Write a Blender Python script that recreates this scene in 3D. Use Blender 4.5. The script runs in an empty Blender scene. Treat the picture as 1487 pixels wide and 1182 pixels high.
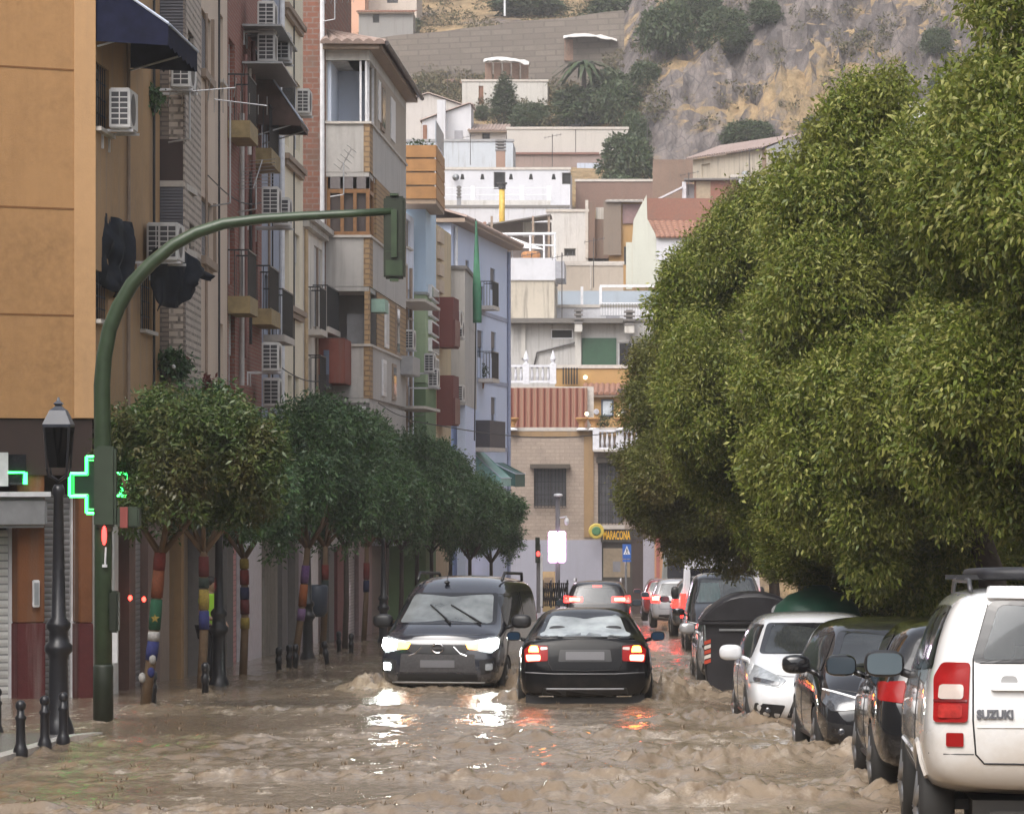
import bpy, bmesh, math, random
import numpy as np
from mathutils import Vector, Matrix, noise
from mathutils.bvhtree import BVHTree
R = math.radians
rng = random.Random(7)
scene = bpy.context.scene
COL = scene.collection
# ------------------------------------------------------------------ camera geometry
CAMZ, VX, HY, FP = 1.75, 920.0, 690.0, 5000.0      # eye height, vanishing point and focal length measured in the photograph (px)
SL = 0.0285                                         # the street falls away from the camera
def G(y): return -SL * y                            # flood-water level along the street
def P(px, py, d): return Vector(((px - VX) / FP * d, d, CAMZ - (py - HY) / FP * d))
def PX(px, d): return (px - VX) / FP * d
def PZ(py, d): return CAMZ - (py - HY) / FP * d
cam = bpy.data.cameras.new('camera'); camo = bpy.data.objects.new('camera', cam); COL.objects.link(camo)
camo.location = (0, 0, CAMZ); camo.rotation_euler = (R(90), 0, 0)
cam.sensor_width = 36; cam.lens = 36 * FP / 1487
cam.shift_x = -(VX - 743.5) / 1487; cam.shift_y = (HY - 591) / 1487
cam.clip_start = 0.5; cam.clip_end = 3000
scene.camera = camo
# ------------------------------------------------------------------ light
w = bpy.data.worlds.new('World'); scene.world = w; w.use_nodes = True
nt = w.node_tree; bg = nt.nodes['Background']
sky = nt.nodes.new('ShaderNodeTexSky'); sky.sky_type = 'NISHITA'; sky.sun_disc = False
SUN_EL, SUN_AZ = R(52), R(205)                      # behind the camera, a little to its left
sky.sun_elevation = SUN_EL; sky.sun_rotation = SUN_AZ
sky.air_density = 1.0; sky.dust_density = 6.0; sky.ozone_density = 0.6
hs = nt.nodes.new('ShaderNodeHueSaturation'); hs.inputs['Saturation'].default_value = 0.42
nt.links.new(sky.outputs[0], hs.inputs['Color']); nt.links.new(hs.outputs[0], bg.inputs[0])
bg.inputs[1].default_value = 0.15
sl = bpy.data.lights.new('sun', 'SUN'); sl.energy = 1.1; sl.angle = R(50); sl.color = (1.0, 0.985, 0.97)
so = bpy.data.objects.new('sun', sl); COL.objects.link(so)
sd = Vector((math.sin(SUN_AZ) * math.cos(SUN_EL), math.cos(SUN_AZ) * math.cos(SUN_EL), math.sin(SUN_EL)))
so.rotation_euler = (-sd).to_track_quat('-Z', 'Y').to_euler()
scene.view_settings.view_transform = 'Standard'; scene.view_settings.look = 'None'
scene.view_settings.exposure = 0.76; scene.view_settings.gamma = 1.0
scene.render.engine = 'CYCLES'
cy = scene.cycles
cy.use_denoising = True; cy.max_bounces = 6; cy.diffuse_bounces = 3; cy.glossy_bounces = 3
cy.transmission_bounces = 4; cy.transparent_max_bounces = 12; cy.volume_bounces = 1
cy.sample_clamp_indirect = 4.0; cy.caustics_reflective = False; cy.caustics_refractive = False
try: cy.denoiser = 'OPENIMAGEDENOISE'
except Exception: pass
# ------------------------------------------------------------------ materials
MATS = {}
def newmat(name):
    m = bpy.data.materials.new(name); m.use_nodes = True
    n = m.node_tree; n.nodes.clear()
    out = n.nodes.new('ShaderNodeOutputMaterial'); b = n.nodes.new('ShaderNodeBsdfPrincipled')
    n.links.new(b.outputs[0], out.inputs[0])
    return m, n, b, out
def N(n, t, **kw):
    x = n.nodes.new(t)
    for k, v in kw.items():
        if k.startswith('i_'): x.inputs[k[2:].replace('_', ' ')].default_value = v
        else: setattr(x, k, v)
    return x
def mix(n, fac, a, b, mode='MIX'):
    x = n.nodes.new('ShaderNodeMix'); x.data_type = 'RGBA'; x.blend_type = mode
    for inp, v in ((x.inputs[0], fac), (x.inputs[6], a), (x.inputs[7], b)):
        if isinstance(v, bpy.types.NodeSocket): n.links.new(v, inp)
        elif isinstance(v, (int, float)): inp.default_value = v
        else: inp.default_value = (*v[:3], 1)
    return x.outputs[2]
def ramp(n, v, lo, hi):
    x = n.nodes.new('ShaderNodeMapRange'); x.inputs[1].default_value = lo; x.inputs[2].default_value = hi
    n.links.new(v, x.inputs[0]); return x.outputs[0]
def pos(n): return n.nodes.new('ShaderNodeNewGeometry').outputs['Position']
def objco(n): return n.nodes.new('ShaderNodeTexCoord').outputs['Object']
def scaled(n, vec, s):
    x = n.nodes.new('ShaderNodeVectorMath'); x.operation = 'MULTIPLY'
    n.links.new(vec, x.inputs[0]); x.inputs[1].default_value = s; return x.outputs[0]
def noise_n(n, vec, scale, detail=4, rough=0.55):
    x = n.nodes.new('ShaderNodeTexNoise'); x.inputs['Scale'].default_value = scale
    x.inputs['Detail'].default_value = detail; x.inputs['Roughness'].default_value = rough
    n.links.new(vec, x.inputs['Vector']); return x.outputs['Fac']
def bump(n, b, h, strength=0.3, dist=0.02):
    x = n.nodes.new('ShaderNodeBump'); x.inputs['Strength'].default_value = strength; x.inputs['Distance'].default_value = dist
    n.links.new(h, x.inputs['Height']); n.links.new(x.outputs[0], b.inputs['Normal'])
def plain(name, c, rough=0.6, metal=0.0, var=0.12, scale=6.0, spec=0.5, coat=0.0):
    if name in MATS: return MATS[name]
    m, n, b, o = newmat(name)
    f = noise_n(n, objco(n), scale, 3)
    lo = [x * (1 - var) for x in c]; hi = [min(1, x * (1 + var)) for x in c]
    n.links.new(mix(n, ramp(n, f, .3, .7), lo, hi), b.inputs['Base Color'])
    r = n.nodes.new('ShaderNodeMapRange'); n.links.new(f, r.inputs[0]); r.inputs[3].default_value = max(.02, rough * .85); r.inputs[4].default_value = min(1, rough * 1.15)
    n.links.new(r.outputs[0], b.inputs['Roughness'])
    b.inputs['Metallic'].default_value = metal; b.inputs['Specular IOR Level'].default_value = spec
    b.inputs['Coat Weight'].default_value = coat; b.inputs['Coat Roughness'].default_value = 0.04
    MATS[name] = m; return m
def plaster(name, c, stain=0.35, var=0.10, rough=0.85, stain_col=(0.16, 0.14, 0.12), sc=1.0):
    """Painted render: blotches, streaks that ran down the wall, worn patches, fine grain."""
    if name in MATS: return MATS[name]
    m, n, b, o = newmat(name); p = pos(n)
    f1 = noise_n(n, p, 0.7 * sc, 5, .6); f2 = noise_n(n, scaled(n, p, (5 * sc, 5 * sc, .35 * sc)), 1.0, 4, .6)
    f3 = noise_n(n, p, 9 * sc, 4, .6); f4 = noise_n(n, p, 45, 2)
    base = mix(n, ramp(n, f1, .3, .72), [x * (1 - var) for x in c], [min(1, x * (1 + var)) for x in c])
    base = mix(n, ramp(n, f3, .35, .75), base, [min(1, x * (1 + var * .7)) for x in c])
    mu = n.nodes.new('ShaderNodeMath'); mu.operation = 'MULTIPLY'
    n.links.new(ramp(n, f2, .52, .78), mu.inputs[0]); mu.inputs[1].default_value = stain
    base = mix(n, mu.outputs[0], base, [x * .45 + y * .55 for x, y in zip(stain_col, c)] if stain < .5 else stain_col)
    n.links.new(base, b.inputs['Base Color']); b.inputs['Roughness'].default_value = rough
    b.inputs['Specular IOR Level'].default_value = 0.3
    bump(n, b, f4, .35, .01)
    MATS[name] = m; return m
def brick(name, c1, c2, mortar, bw=0.26, bh=0.075, ms=0.012, stain=0.3):
    if name in MATS: return MATS[name]
    m, n, b, o = newmat(name); p = pos(n)
    s = n.nodes.new('ShaderNodeSeparateXYZ'); n.links.new(p, s.inputs[0])
    a = n.nodes.new('ShaderNodeMath'); a.operation = 'ADD'; n.links.new(s.outputs[0], a.inputs[0]); n.links.new(s.outputs[1], a.inputs[1])
    c = n.nodes.new('ShaderNodeCombineXYZ'); n.links.new(a.outputs[0], c.inputs[0]); n.links.new(s.outputs[2], c.inputs[1])
    t = n.nodes.new('ShaderNodeTexBrick'); n.links.new(c.outputs[0], t.inputs['Vector'])
    t.inputs['Color1'].default_value = (*c1, 1); t.inputs['Color2'].default_value = (*c2, 1); t.inputs['Mortar'].default_value = (*mortar, 1)
    t.inputs['Scale'].default_value = 1.0; t.inputs['Brick Width'].default_value = bw; t.inputs['Row Height'].default_value = bh; t.inputs['Mortar Size'].default_value = ms
    f = noise_n(n, p, 1.2, 5); f2 = noise_n(n, p, 8, 4)
    base = mix(n, ramp(n, f2, .3, .8), t.outputs[0], [x * .75 for x in c1])
    mu = n.nodes.new('ShaderNodeMath'); mu.operation = 'MULTIPLY'; n.links.new(ramp(n, f, .5, .75), mu.inputs[0]); mu.inputs[1].default_value = stain
    base = mix(n, mu.outputs[0], base, (.14, .12, .10))
    n.links.new(base, b.inputs['Base Color']); b.inputs['Roughness'].default_value = .85; b.inputs['Specular IOR Level'].default_value = .3
    bump(n, b, t.outputs['Fac'], -.5, .01)
    MATS[name] = m; return m
def stripes(name, c1, c2, step=0.09, axis=2, rough=.5, metal=0.0, dirt=.3, bmp=.6):
    """slats of a roller shutter or ribs of a sheet, with grime."""
    if name in MATS: return MATS[name]
    m, n, b, o = newmat(name); p = pos(n)
    sc = [0, 0, 0]; sc[axis] = 1 / step
    if axis == 0: sc[1] = 1 / step
    v = scaled(n, p, sc)
    d = n.nodes.new('ShaderNodeVectorMath'); d.operation = 'DOT_PRODUCT'; n.links.new(v, d.inputs[0]); d.inputs[1].default_value = (1, 1, 1)
    fr = n.nodes.new('ShaderNodeMath'); fr.operation = 'FRACT'; n.links.new(d.outputs['Value'], fr.inputs[0])
    pp = n.nodes.new('ShaderNodeMath'); pp.operation = 'PINGPONG'; pp.inputs[1].default_value = .5; n.links.new(fr.outputs[0], pp.inputs[0])
    base = mix(n, ramp(n, pp.outputs[0], .06, .14), c2, c1)
    f = noise_n(n, p, 3, 5)
    mu = n.nodes.new('ShaderNodeMath'); mu.operation = 'MULTIPLY'; n.links.new(ramp(n, f, .45, .75), mu.inputs[0]); mu.inputs[1].default_value = dirt
    base = mix(n, mu.outputs[0], base, [x * .5 for x in c1])
    n.links.new(base, b.inputs['Base Color']); b.inputs['Roughness'].default_value = rough; b.inputs['Metallic'].default_value = metal
    bump(n, b, pp.outputs[0], bmp, .03)
    MATS[name] = m; return m
def emit(name, c, s, base=(.05, .05, .05)):
    if name in MATS: return MATS[name]
    m, n, b, o = newmat(name)
    b.inputs['Base Color'].default_value = (*base, 1); b.inputs['Emission Color'].default_value = (*c, 1); b.inputs['Emission Strength'].default_value = s
    b.inputs['Roughness'].default_value = .2
    MATS[name] = m; return m
def glassy(name, c, rough=.04, ior=1.6):
    if name in MATS: return MATS[name]
    m, n, b, o = newmat(name)
    f = noise_n(n, pos(n), .9, 2)
    n.links.new(mix(n, f, [x * .6 for x in c], [x * 1.3 for x in c]), b.inputs['Base Color'])
    b.inputs['Roughness'].default_value = rough; b.inputs['IOR'].default_value = ior; b.inputs['Specular IOR Level'].default_value = .6
    MATS[name] = m; return m
def seeglass(name, tint, ior=1.55, film=.06):
    """thin car glass: tinted transmission, Fresnel reflection and a pale diffuse film: rain water plus painted sky sheen."""
    if name in MATS: return MATS[name]
    m, n, b, o = newmat(name); n.nodes.remove(b)
    tr = N(n, 'ShaderNodeBsdfTransparent'); tr.inputs[0].default_value = (*tint, 1)
    gl = N(n, 'ShaderNodeBsdfGlossy'); gl.inputs['Roughness'].default_value = .05; gl.inputs[0].default_value = (.95, .97, 1, 1)
    df = N(n, 'ShaderNodeBsdfDiffuse'); df.inputs[0].default_value = (.55, .6, .62, 1)
    fr = N(n, 'ShaderNodeFresnel'); fr.inputs[0].default_value = ior
    f = noise_n(n, scaled(n, objco(n), (2.5, 2.5, 1.6)), 1.0, 3)
    mu = N(n, 'ShaderNodeMath', operation='MULTIPLY'); n.links.new(ramp(n, f, .0, .9), mu.inputs[0]); mu.inputs[1].default_value = film * 1.8
    m1 = N(n, 'ShaderNodeMixShader'); n.links.new(fr.outputs[0], m1.inputs[0]); n.links.new(tr.outputs[0], m1.inputs[1]); n.links.new(gl.outputs[0], m1.inputs[2])
    m2 = N(n, 'ShaderNodeMixShader'); n.links.new(mu.outputs[0], m2.inputs[0]); n.links.new(m1.outputs[0], m2.inputs[1]); n.links.new(df.outputs[0], m2.inputs[2])
    n.links.new(m2.outputs[0], o.inputs[0]); MATS[name] = m; return m
def paint(name, c, dirt=(.30, .25, .19), dirt_h=.55, amount=.55, rough=.22, metal=0.0, coat=1.0):
    """car paint under a clear coat, wet, with mud splashed up from the wheels."""
    if name in MATS: return MATS[name]
    m, n, b, o = newmat(name); oc = objco(n)
    s = n.nodes.new('ShaderNodeSeparateXYZ'); n.links.new(oc, s.inputs[0])
    f = noise_n(n, oc, 5, 5); f2 = noise_n(n, oc, 40, 2)
    a = N(n, 'ShaderNodeMath', operation='MULTIPLY_ADD'); n.links.new(f, a.inputs[0]); a.inputs[1].default_value = -.7; n.links.new(s.outputs[2], a.inputs[2])
    k = N(n, 'ShaderNodeMapRange'); n.links.new(a.outputs[0], k.inputs[0]); k.inputs[1].default_value = dirt_h - .35; k.inputs[2].default_value = dirt_h - .75; k.inputs[3].default_value = 0; k.inputs[4].default_value = amount
    n.links.new(mix(n, k.outputs[0], c, dirt), b.inputs['Base Color'])
    r = N(n, 'ShaderNodeMapRange'); n.links.new(k.outputs[0], r.inputs[0]); r.inputs[3].default_value = rough; r.inputs[4].default_value = .6
    n.links.new(r.outputs[0], b.inputs['Roughness'])
    b.inputs['Metallic'].default_value = metal; b.inputs['Coat Weight'].default_value = coat; b.inputs['Specular IOR Level'].default_value = .5 * coat; b.inputs['Coat Roughness'].default_value = .03
    bump(n, b, f2, .04, .01)
    MATS[name] = m; return m
def leafmat(name, cols, spots=None, rough=.42, transl=.25):
    """leaf colours picked leaf by leaf, with whole sprays a shade warmer or cooler."""
    if name in MATS: return MATS[name]
    m, n, b, o = newmat(name)
    g = n.nodes.new('ShaderNodeNewGeometry')
    cr = n.nodes.new('ShaderNodeValToRGB'); e = cr.color_ramp.elements
    while len(e) < len(cols): e.new(.5)
    for i, c in enumerate(cols): e[i].position = i / (len(cols) - 1); e[i].color = (*c, 1)
    n.links.new(g.outputs['Random Per Island'], cr.inputs[0])
    f = noise_n(n, g.outputs['Position'], 1.1, 3)
    warm = spots or [x * .7 for x in cols[0]]
    col = mix(n, ramp(n, f, .5, .78), cr.outputs[0], warm)
    n.links.new(col, b.inputs['Base Color']); b.inputs['Roughness'].default_value = rough; b.inputs['Specular IOR Level'].default_value = .35
    t = n.nodes.new('ShaderNodeBsdfTranslucent'); n.links.new(col, t.inputs[0])
    ms = n.nodes.new('ShaderNodeMixShader'); ms.inputs[0].default_value = transl
    n.links.new(b.outputs[0], ms.inputs[1]); n.links.new(t.outputs[0], ms.inputs[2]); n.links.new(ms.outputs[0], o.inputs[0])
    MATS[name] = m; return m
# ------------------------------------------------------------------ mesh building
class MB:
    def __init__(s): s.v = []; s.f = []; s.sm = False
    def add(s, vs, fs):
        k = len(s.v); s.v += [tuple(v) for v in vs]; s.f += [tuple(i + k for i in f) for f in fs]; return s
    def poly(s, *pts): return s.add(pts, [tuple(range(len(pts)))])
    def hexa(s, p):     # 8 points: bottom 0-3 counter-clockwise, top 4-7
        return s.add(p, [(3, 2, 1, 0), (4, 5, 6, 7), (0, 1, 5, 4), (1, 2, 6, 5), (2, 3, 7, 6), (3, 0, 4, 7)])
    def box(s, x0, x1, y0, y1, z0, z1):
        return s.hexa([(x0, y0, z0), (x1, y0, z0), (x1, y1, z0), (x0, y1, z0), (x0, y0, z1), (x1, y0, z1), (x1, y1, z1), (x0, y1, z1)])
    def tube(s, pts, r, n=8, caps=True):
        pts = [Vector(p) for p in pts]; rs = r if isinstance(r, (list, tuple)) else [r] * len(pts)
        k = len(s.v); up = None
        for i, p in enumerate(pts):
            t = (pts[min(i + 1, len(pts) - 1)] - pts[max(i - 1, 0)]).normalized()
            if up is None: up = Vector((0, 0, 1)) if abs(t.z) < .9 else Vector((1, 0, 0))
            a = t.cross(up).normalized(); b = a.cross(t).normalized(); up = b
            for j in range(n):
                q = 2 * math.pi * j / n
                s.v.append(tuple(p + (a * math.cos(q) + b * math.sin(q)) * rs[i]))
        for i in range(len(pts) - 1):
            for j in range(n):
                s.f.append((k + i * n + j, k + i * n + (j + 1) % n, k + (i + 1) * n + (j + 1) % n, k + (i + 1) * n + j))
        if caps:
            s.f.append(tuple(k + j for j in range(n))[::-1]); s.f.append(tuple(k + (len(pts) - 1) * n + j for j in range(n)))
        return s
    def lathe(s, c, prof, n=16, axis='z'):
        k = len(s.v)
        for (r, h) in prof:
            for j in range(n):
                q = 2 * math.pi * j / n; a, b = r * math.cos(q), r * math.sin(q)
                s.v.append((c[0] + a, c[1] + b, c[2] + h) if axis == 'z' else (c[0] + h, c[1] + a, c[2] + b) if axis == 'x' else (c[0] + a, c[1] + h, c[2] + b))
        for i in range(len(prof) - 1):
            for j in range(n):
                s.f.append((k + i * n + j, k + i * n + (j + 1) % n, k + (i + 1) * n + (j + 1) % n, k + (i + 1) * n + j))
        s.f.append(tuple(k + j for j in range(n))[::-1]); s.f.append(tuple(k + (len(prof) - 1) * n + j for j in range(n)))
        return s
    def sell(s, c, a, e=.5, nu=16, nv=10, rot=None):   # rounded box / ellipsoid
        k = len(s.v); pw = lambda x, q: math.copysign(abs(x) ** q, x)
        for i in range(nv + 1):
            v = -math.pi / 2 + math.pi * i / nv
            for j in range(nu):
                u = 2 * math.pi * j / nu
                p = Vector((a[0] * pw(math.cos(v), e) * pw(math.cos(u), e), a[1] * pw(math.cos(v), e) * pw(math.sin(u), e), a[2] * pw(math.sin(v), e)))
                if rot: p = rot @ p
                s.v.append((c[0] + p.x, c[1] + p.y, c[2] + p.z))
        for i in range(nv):
            for j in range(nu):
                s.f.append((k + i * nu + j, k + i * nu + (j + 1) % nu, k + (i + 1) * nu + (j + 1) % nu, k + (i + 1) * nu + j))
        return s
ORG = {}
def setp(o, label=None, cat=None, group=None, kind=None):
    if label: o['label'] = label
    if cat: o['category'] = cat
    if group: o['group'] = group
    if kind: o['kind'] = kind
    return o
def thing(name, label, cat, loc=(0, 0, 0), rot=(0, 0, 0), group=None):
    o = bpy.data.objects.new(name, None); COL.objects.link(o); o.location = loc; o.rotation_euler = rot
    o.empty_display_size = .2
    ORG[o] = Vector(loc) if tuple(rot) == (0, 0, 0) else Vector((0, 0, 0)); return setp(o, label, cat, group)
def mesh_from(name, mb):
    me = bpy.data.meshes.new(name); me.from_pydata(mb.v, [], mb.f); me.update(); return me
def obj(name, mb, m, parent=None, smooth=False, label=None, fix=True):
    """one linked mesh object; vertices are world coordinates (car parts: the car's own)."""
    if parent is not None:
        org = ORG.get(parent, Vector((0, 0, 0))); 
        vs = [(x - org.x, y - org.y, z - org.z) for x, y, z in mb.v]
    else:
        vs = mb.v; org = Vector((0, 0, 0))
    me = bpy.data.meshes.new(name); me.from_pydata(vs, [], mb.f)
    if fix:
        bm = bmesh.new(); bm.from_mesh(me); bmesh.ops.recalc_face_normals(bm, faces=bm.faces); bm.to_mesh(me); bm.free()
    if smooth: me.polygons.foreach_set('use_smooth', [True] * len(me.polygons))
    me.update(); me.materials.append(m)
    o = bpy.data.objects.new(name, me); COL.objects.link(o)
    if parent is not None: o.parent = parent
    ORG[o] = org
    if label: o['label'] = label
    return o
def pieces(name, mb, m, parent):
    """one object per separate piece of the shape."""
    r = list(range(len(mb.v)))
    def fd(i):
        while r[i] != i: r[i] = r[r[i]]; i = r[i]
        return i
    for f in mb.f:
        for i in f[1:]: r[fd(i)] = fd(f[0])
    gs = {}
    for f in mb.f: gs.setdefault(fd(f[0]), []).append(f)
    for fs in gs.values():
        ix = sorted({i for f in fs for i in f}); mp = {i: k for k, i in enumerate(ix)}; q = MB(); q.v = [mb.v[i] for i in ix]; q.f = [tuple(mp[i] for i in f) for f in fs]; o = obj(name, q, m, parent)
    return o
def solo(name, label, cat, mb, m, loc, group=None, smooth=False, kind=None):
    """a thing that is one mesh; origin at loc."""
    vs = [(x - loc[0], y - loc[1], z - loc[2]) for x, y, z in mb.v]
    t = MB(); t.v = vs; t.f = mb.f
    o = obj(name, t, m, None, smooth); o.location = loc
    return setp(o, label, cat, group, kind)
def dup(root, loc=None, rot=None, scale=None, label=None):
    r = root.copy(); COL.objects.link(r)
    if loc is not None: r.location = loc
    if rot is not None: r.rotation_euler = rot
    if scale is not None: r.scale = scale
    if label: r['label'] = label
    for ch in list(root.children):
        c = ch.copy(); COL.objects.link(c); c.parent = r
        for g in ch.children:
            d = g.copy(); COL.objects.link(d); d.parent = c
    return r
def shade_smooth_angle(o, a=35):
    me = o.data; me.polygons.foreach_set('use_smooth', [True] * len(me.polygons))
    try: me.set_sharp_from_angle(angle=R(a))
    except Exception: pass
def text_mb(s, size, ext=.01, bold=0.0):
    cu = bpy.data.curves.new('lettering', 'FONT'); cu.body = s; cu.size = size; cu.extrude = ext; cu.offset = bold
    cu.align_x = 'CENTER'; cu.align_y = 'CENTER'
    o = bpy.data.objects.new('lettering', cu); COL.objects.link(o)
    dg = bpy.context.evaluated_depsgraph_get(); me = bpy.data.meshes.new_from_object(o.evaluated_get(dg))
    mb = MB(); mb.v = [tuple(v.co) for v in me.vertices]; mb.f = [tuple(p.vertices) for p in me.polygons]
    bpy.data.objects.remove(o); bpy.data.meshes.remove(me); return mb
# ------------------------------------------------------------------ facade frames
class Fr:
    """a vertical wall plane from ground point A to B; its outside is to the right of A->B."""
    def __init__(s, A, B):
        s.A = Vector(A); s.B = Vector(B); d = s.B - s.A; s.L = d.length; s.t = d / s.L; s.n = Vector((s.t.y, -s.t.x))
    def p(s, u, n, z):
        q = s.A + s.t * u + s.n * n; return (q.x, q.y, z)
    def u(s, px):
        k = (px - VX) / FP; return (k * s.A.y - s.A.x) / (s.t.x - k * s.t.y)
    def z(s, py, u): return CAMZ - (py - HY) / FP * (s.A.y + s.t.y * u)
    def rect(s, x0, x1, y0, y1):
        u0, u1 = s.u(x0), s.u(x1); m = (u0 + u1) / 2; return (u0, u1, s.z(y1, m), s.z(y0, m))
    def box(s, mb, u0, u1, n0, n1, z0, z1):
        return mb.hexa([s.p(u0, n1, z0), s.p(u1, n1, z0), s.p(u1, n0, z0), s.p(u0, n0, z0), s.p(u0, n1, z1), s.p(u1, n1, z1), s.p(u1, n0, z1), s.p(u0, n0, z1)])
    def wall(s, mb, u0, u1, z0, z1, th=.25, holes=(), rev=.16):
        us = sorted({u0, u1, *[h[0] for h in holes], *[h[1] for h in holes]}); zs = sorted({z0, z1, *[h[2] for h in holes], *[h[3] for h in holes]})
        us = [u for u in us if u0 - 1e-6 <= u <= u1 + 1e-6]; zs = [z for z in zs if z0 - 1e-6 <= z <= z1 + 1e-6]
        for i in range(len(us) - 1):
            for j in range(len(zs) - 1):
                cu, cz = (us[i] + us[i + 1]) / 2, (zs[j] + zs[j + 1]) / 2
                if any(h[0] < cu < h[1] and h[2] < cz < h[3] for h in holes): continue
                mb.poly(s.p(us[i], 0, zs[j]), s.p(us[i + 1], 0, zs[j]), s.p(us[i + 1], 0, zs[j + 1]), s.p(us[i], 0, zs[j + 1]))
        for (a, b, c, d) in holes:
            a, b, c, d = max(a, u0), min(b, u1), max(c, z0), min(d, z1)
            if a >= b or c >= d: continue
            mb.poly(s.p(a, 0, c), s.p(b, 0, c), s.p(b, -rev, c), s.p(a, -rev, c)); mb.poly(s.p(a, 0, d), s.p(a, -rev, d), s.p(b, -rev, d), s.p(b, 0, d))
            mb.poly(s.p(a, 0, c), s.p(a, -rev, c), s.p(a, -rev, d), s.p(a, 0, d)); mb.poly(s.p(b, 0, c), s.p(b, 0, d), s.p(b, -rev, d), s.p(b, -rev, c))
            mb.poly(s.p(a, -rev, c), s.p(b, -rev, c), s.p(b, -rev, d), s.p(a, -rev, d))
        mb.poly(s.p(u0, -th, z0), s.p(u0, -th, z1), s.p(u1, -th, z1), s.p(u1, -th, z0))
        mb.poly(s.p(u0, 0, z1), s.p(u1, 0, z1), s.p(u1, -th, z1), s.p(u0, -th, z1))
        mb.poly(s.p(u0, 0, z0), s.p(u0, 0, z1), s.p(u0, -th, z1), s.p(u0, -th, z0)); mb.poly(s.p(u1, 0, z0), s.p(u1, -th, z0), s.p(u1, -th, z1), s.p(u1, 0, z1))
        return mb
def window(F, h, parent, frame, pane, rev=.16, sill=None, blind=None, bf=.45, bars=1, fw=.05):
    """frame set in the reveal, pane as its sub-part; optional sill and half-lowered blind."""
    a, b, c, d = h; fr = MB(); w2 = min(fw, (b - a) * .16); n0, n1 = -rev + .012, -rev + .06
    F.box(fr, a, b, n0, n1, c, c + w2); F.box(fr, a, b, n0, n1, d - w2, d); F.box(fr, a, a + w2, n0, n1, c + w2, d - w2); F.box(fr, b - w2, b, n0, n1, c + w2, d - w2)
    for i in range(bars):
        m = a + (b - a) * (i + 1) / (bars + 1); F.box(fr, m - w2 * .5, m + w2 * .5, n0, n1, c + w2, d - w2)
    fo = obj('window', fr, frame, parent)
    gl = MB(); F.box(gl, a + w2, b - w2, n0 + .008, n0 + .022, c + w2, d - w2); obj('pane', gl, pane, fo)
    if sill: s = MB(); F.box(s, a - .06, b + .06, -rev + .07, .09, c - .06, c - .003); obj('sill', s, sill, fo)
    if blind: s = MB(); F.box(s, a + .01, b - .01, -rev + .062, -rev + .085, d - (d - c) * bf, d - .004); obj('blind', s, blind, fo)
    return fo
# ================================================================== colours of the place
ORANGE = plaster('ochre_render', (.37, .208, .092), .49, .2, stain_col=(.26, .14, .06))
ORANGE2 = plaster('ochre_render_side', (.38, .24, .125), .8, .15, stain_col=(.25, .22, .2))
BEIGE = plaster('beige_render', (.60, .49, .40), .3, .06, stain_col=(.3, .24, .2))
CREAM = plaster('cream_render', (.74, .67, .53), .3, .07)
GREYBLUE = plaster('greyblue_render', (.32, .35, .43), .6, .15, stain_col=(.36, .36, .4))
GREY = plaster('grey_render', (.42, .40, .38), .5, .10)
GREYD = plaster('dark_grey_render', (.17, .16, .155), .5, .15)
WHITE = plaster('white_render', (.54, .54, .57), .49, .10, stain_col=(.22, .20, .18))
WHITE2 = plaster('stained_white_render', (.48, .46, .43), .75, .12, stain_col=(.26, .23, .2))
PALEBLUE = plaster('pale_blue_render', (.54, .61, .78), .35, .05, stain_col=(.38, .42, .5))
SKYBLUE = plaster('sky_blue_render', (.46, .58, .70), .4, .06, stain_col=(.3, .36, .42))
GREENP = plaster('green_render', (.13, .20, .10), .4, .12)
GREENL = plaster('light_green_render', (.30, .38, .24), .4, .12)
REDP = plaster('red_render', (.15, .05, .045), .4, .12)
REDO = plaster('red_dado', (.10, .025, .026), .5, .2, stain_col=(.3, .27, .25))
BROWNO = plaster('orange_brown_pilaster', (.17, .068, .03), .5, .2)
PEACH = plaster('peach_render', (.58, .34, .22), .3, .08)
TAN = plaster('tan_render', (.39, .335, .28), .4, .1)
OCHRE = plaster('yellow_ochre_render', (.38, .235, .10), .4, .08, stain_col=(.3, .2, .1))
STAINED = plaster('weathered_cream_render', (.43, .385, .32), .9, .12, stain_col=(.07, .065, .06))
BROWNB = brick('brown_brick', (.27, .22, .19), (.33, .27, .23), (.10, .09, .08))
PALEB = brick('pale_brick', (.60, .52, .45), (.50, .42, .35), (.13, .11, .10), bw=.24, bh=.12, ms=.025)
REDB = brick('red_brick', (.30, .11, .08), (.24, .095, .075), (.27, .22, .19))
REDB2 = brick('orange_brick', (.30, .13, .09), (.25, .11, .08), (.2, .14, .11))
STONEB = brick('stone_brick', (.42, .34, .28), (.36, .29, .24), (.25, .21, .18), bw=.42, bh=.16, ms=.012, stain=.45)
RUBBLE = brick('rough_party_wall', (.27, .115, .08), (.16, .09, .07), (.22, .19, .165), bw=.3, bh=.14, ms=.02, stain=.6)
QUOIN = brick('yellow_brick', (.42, .28, .15), (.36, .24, .13), (.16, .11, .08), bw=.26, bh=.13, ms=.022)
METAL_W = plain('white_metal', (.62, .62, .64), .35)
PLASTIC_W = plain('aged_white_plastic', (.55, .54, .53), .5)
FRAME_W = plain('white_frame', (.68, .68, .70), .4)
FRAME_D = plain('dark_frame', (.05, .045, .045), .4)
WOOD = plain('orange_wood', (.24, .12, .05), .5, var=.2, scale=9)
IRON = plain('black_iron', (.018, .018, .020), .38)
STEEL = plain('galvanised_steel', (.32, .33, .34), .4, .7)
ALU = plain('aluminium_antenna', (.42, .42, .43), .4, .6)
CABLE = plain('black_cable', (.02, .02, .022), .6)
PANE = glassy('window_glass', (.05, .06, .07))
PANE_D = glassy('dark_window_glass', (.02, .02, .025))
BLIND_D = stripes('dark_blind', (.09, .09, .11), (.05, .05, .06), .05)
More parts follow.
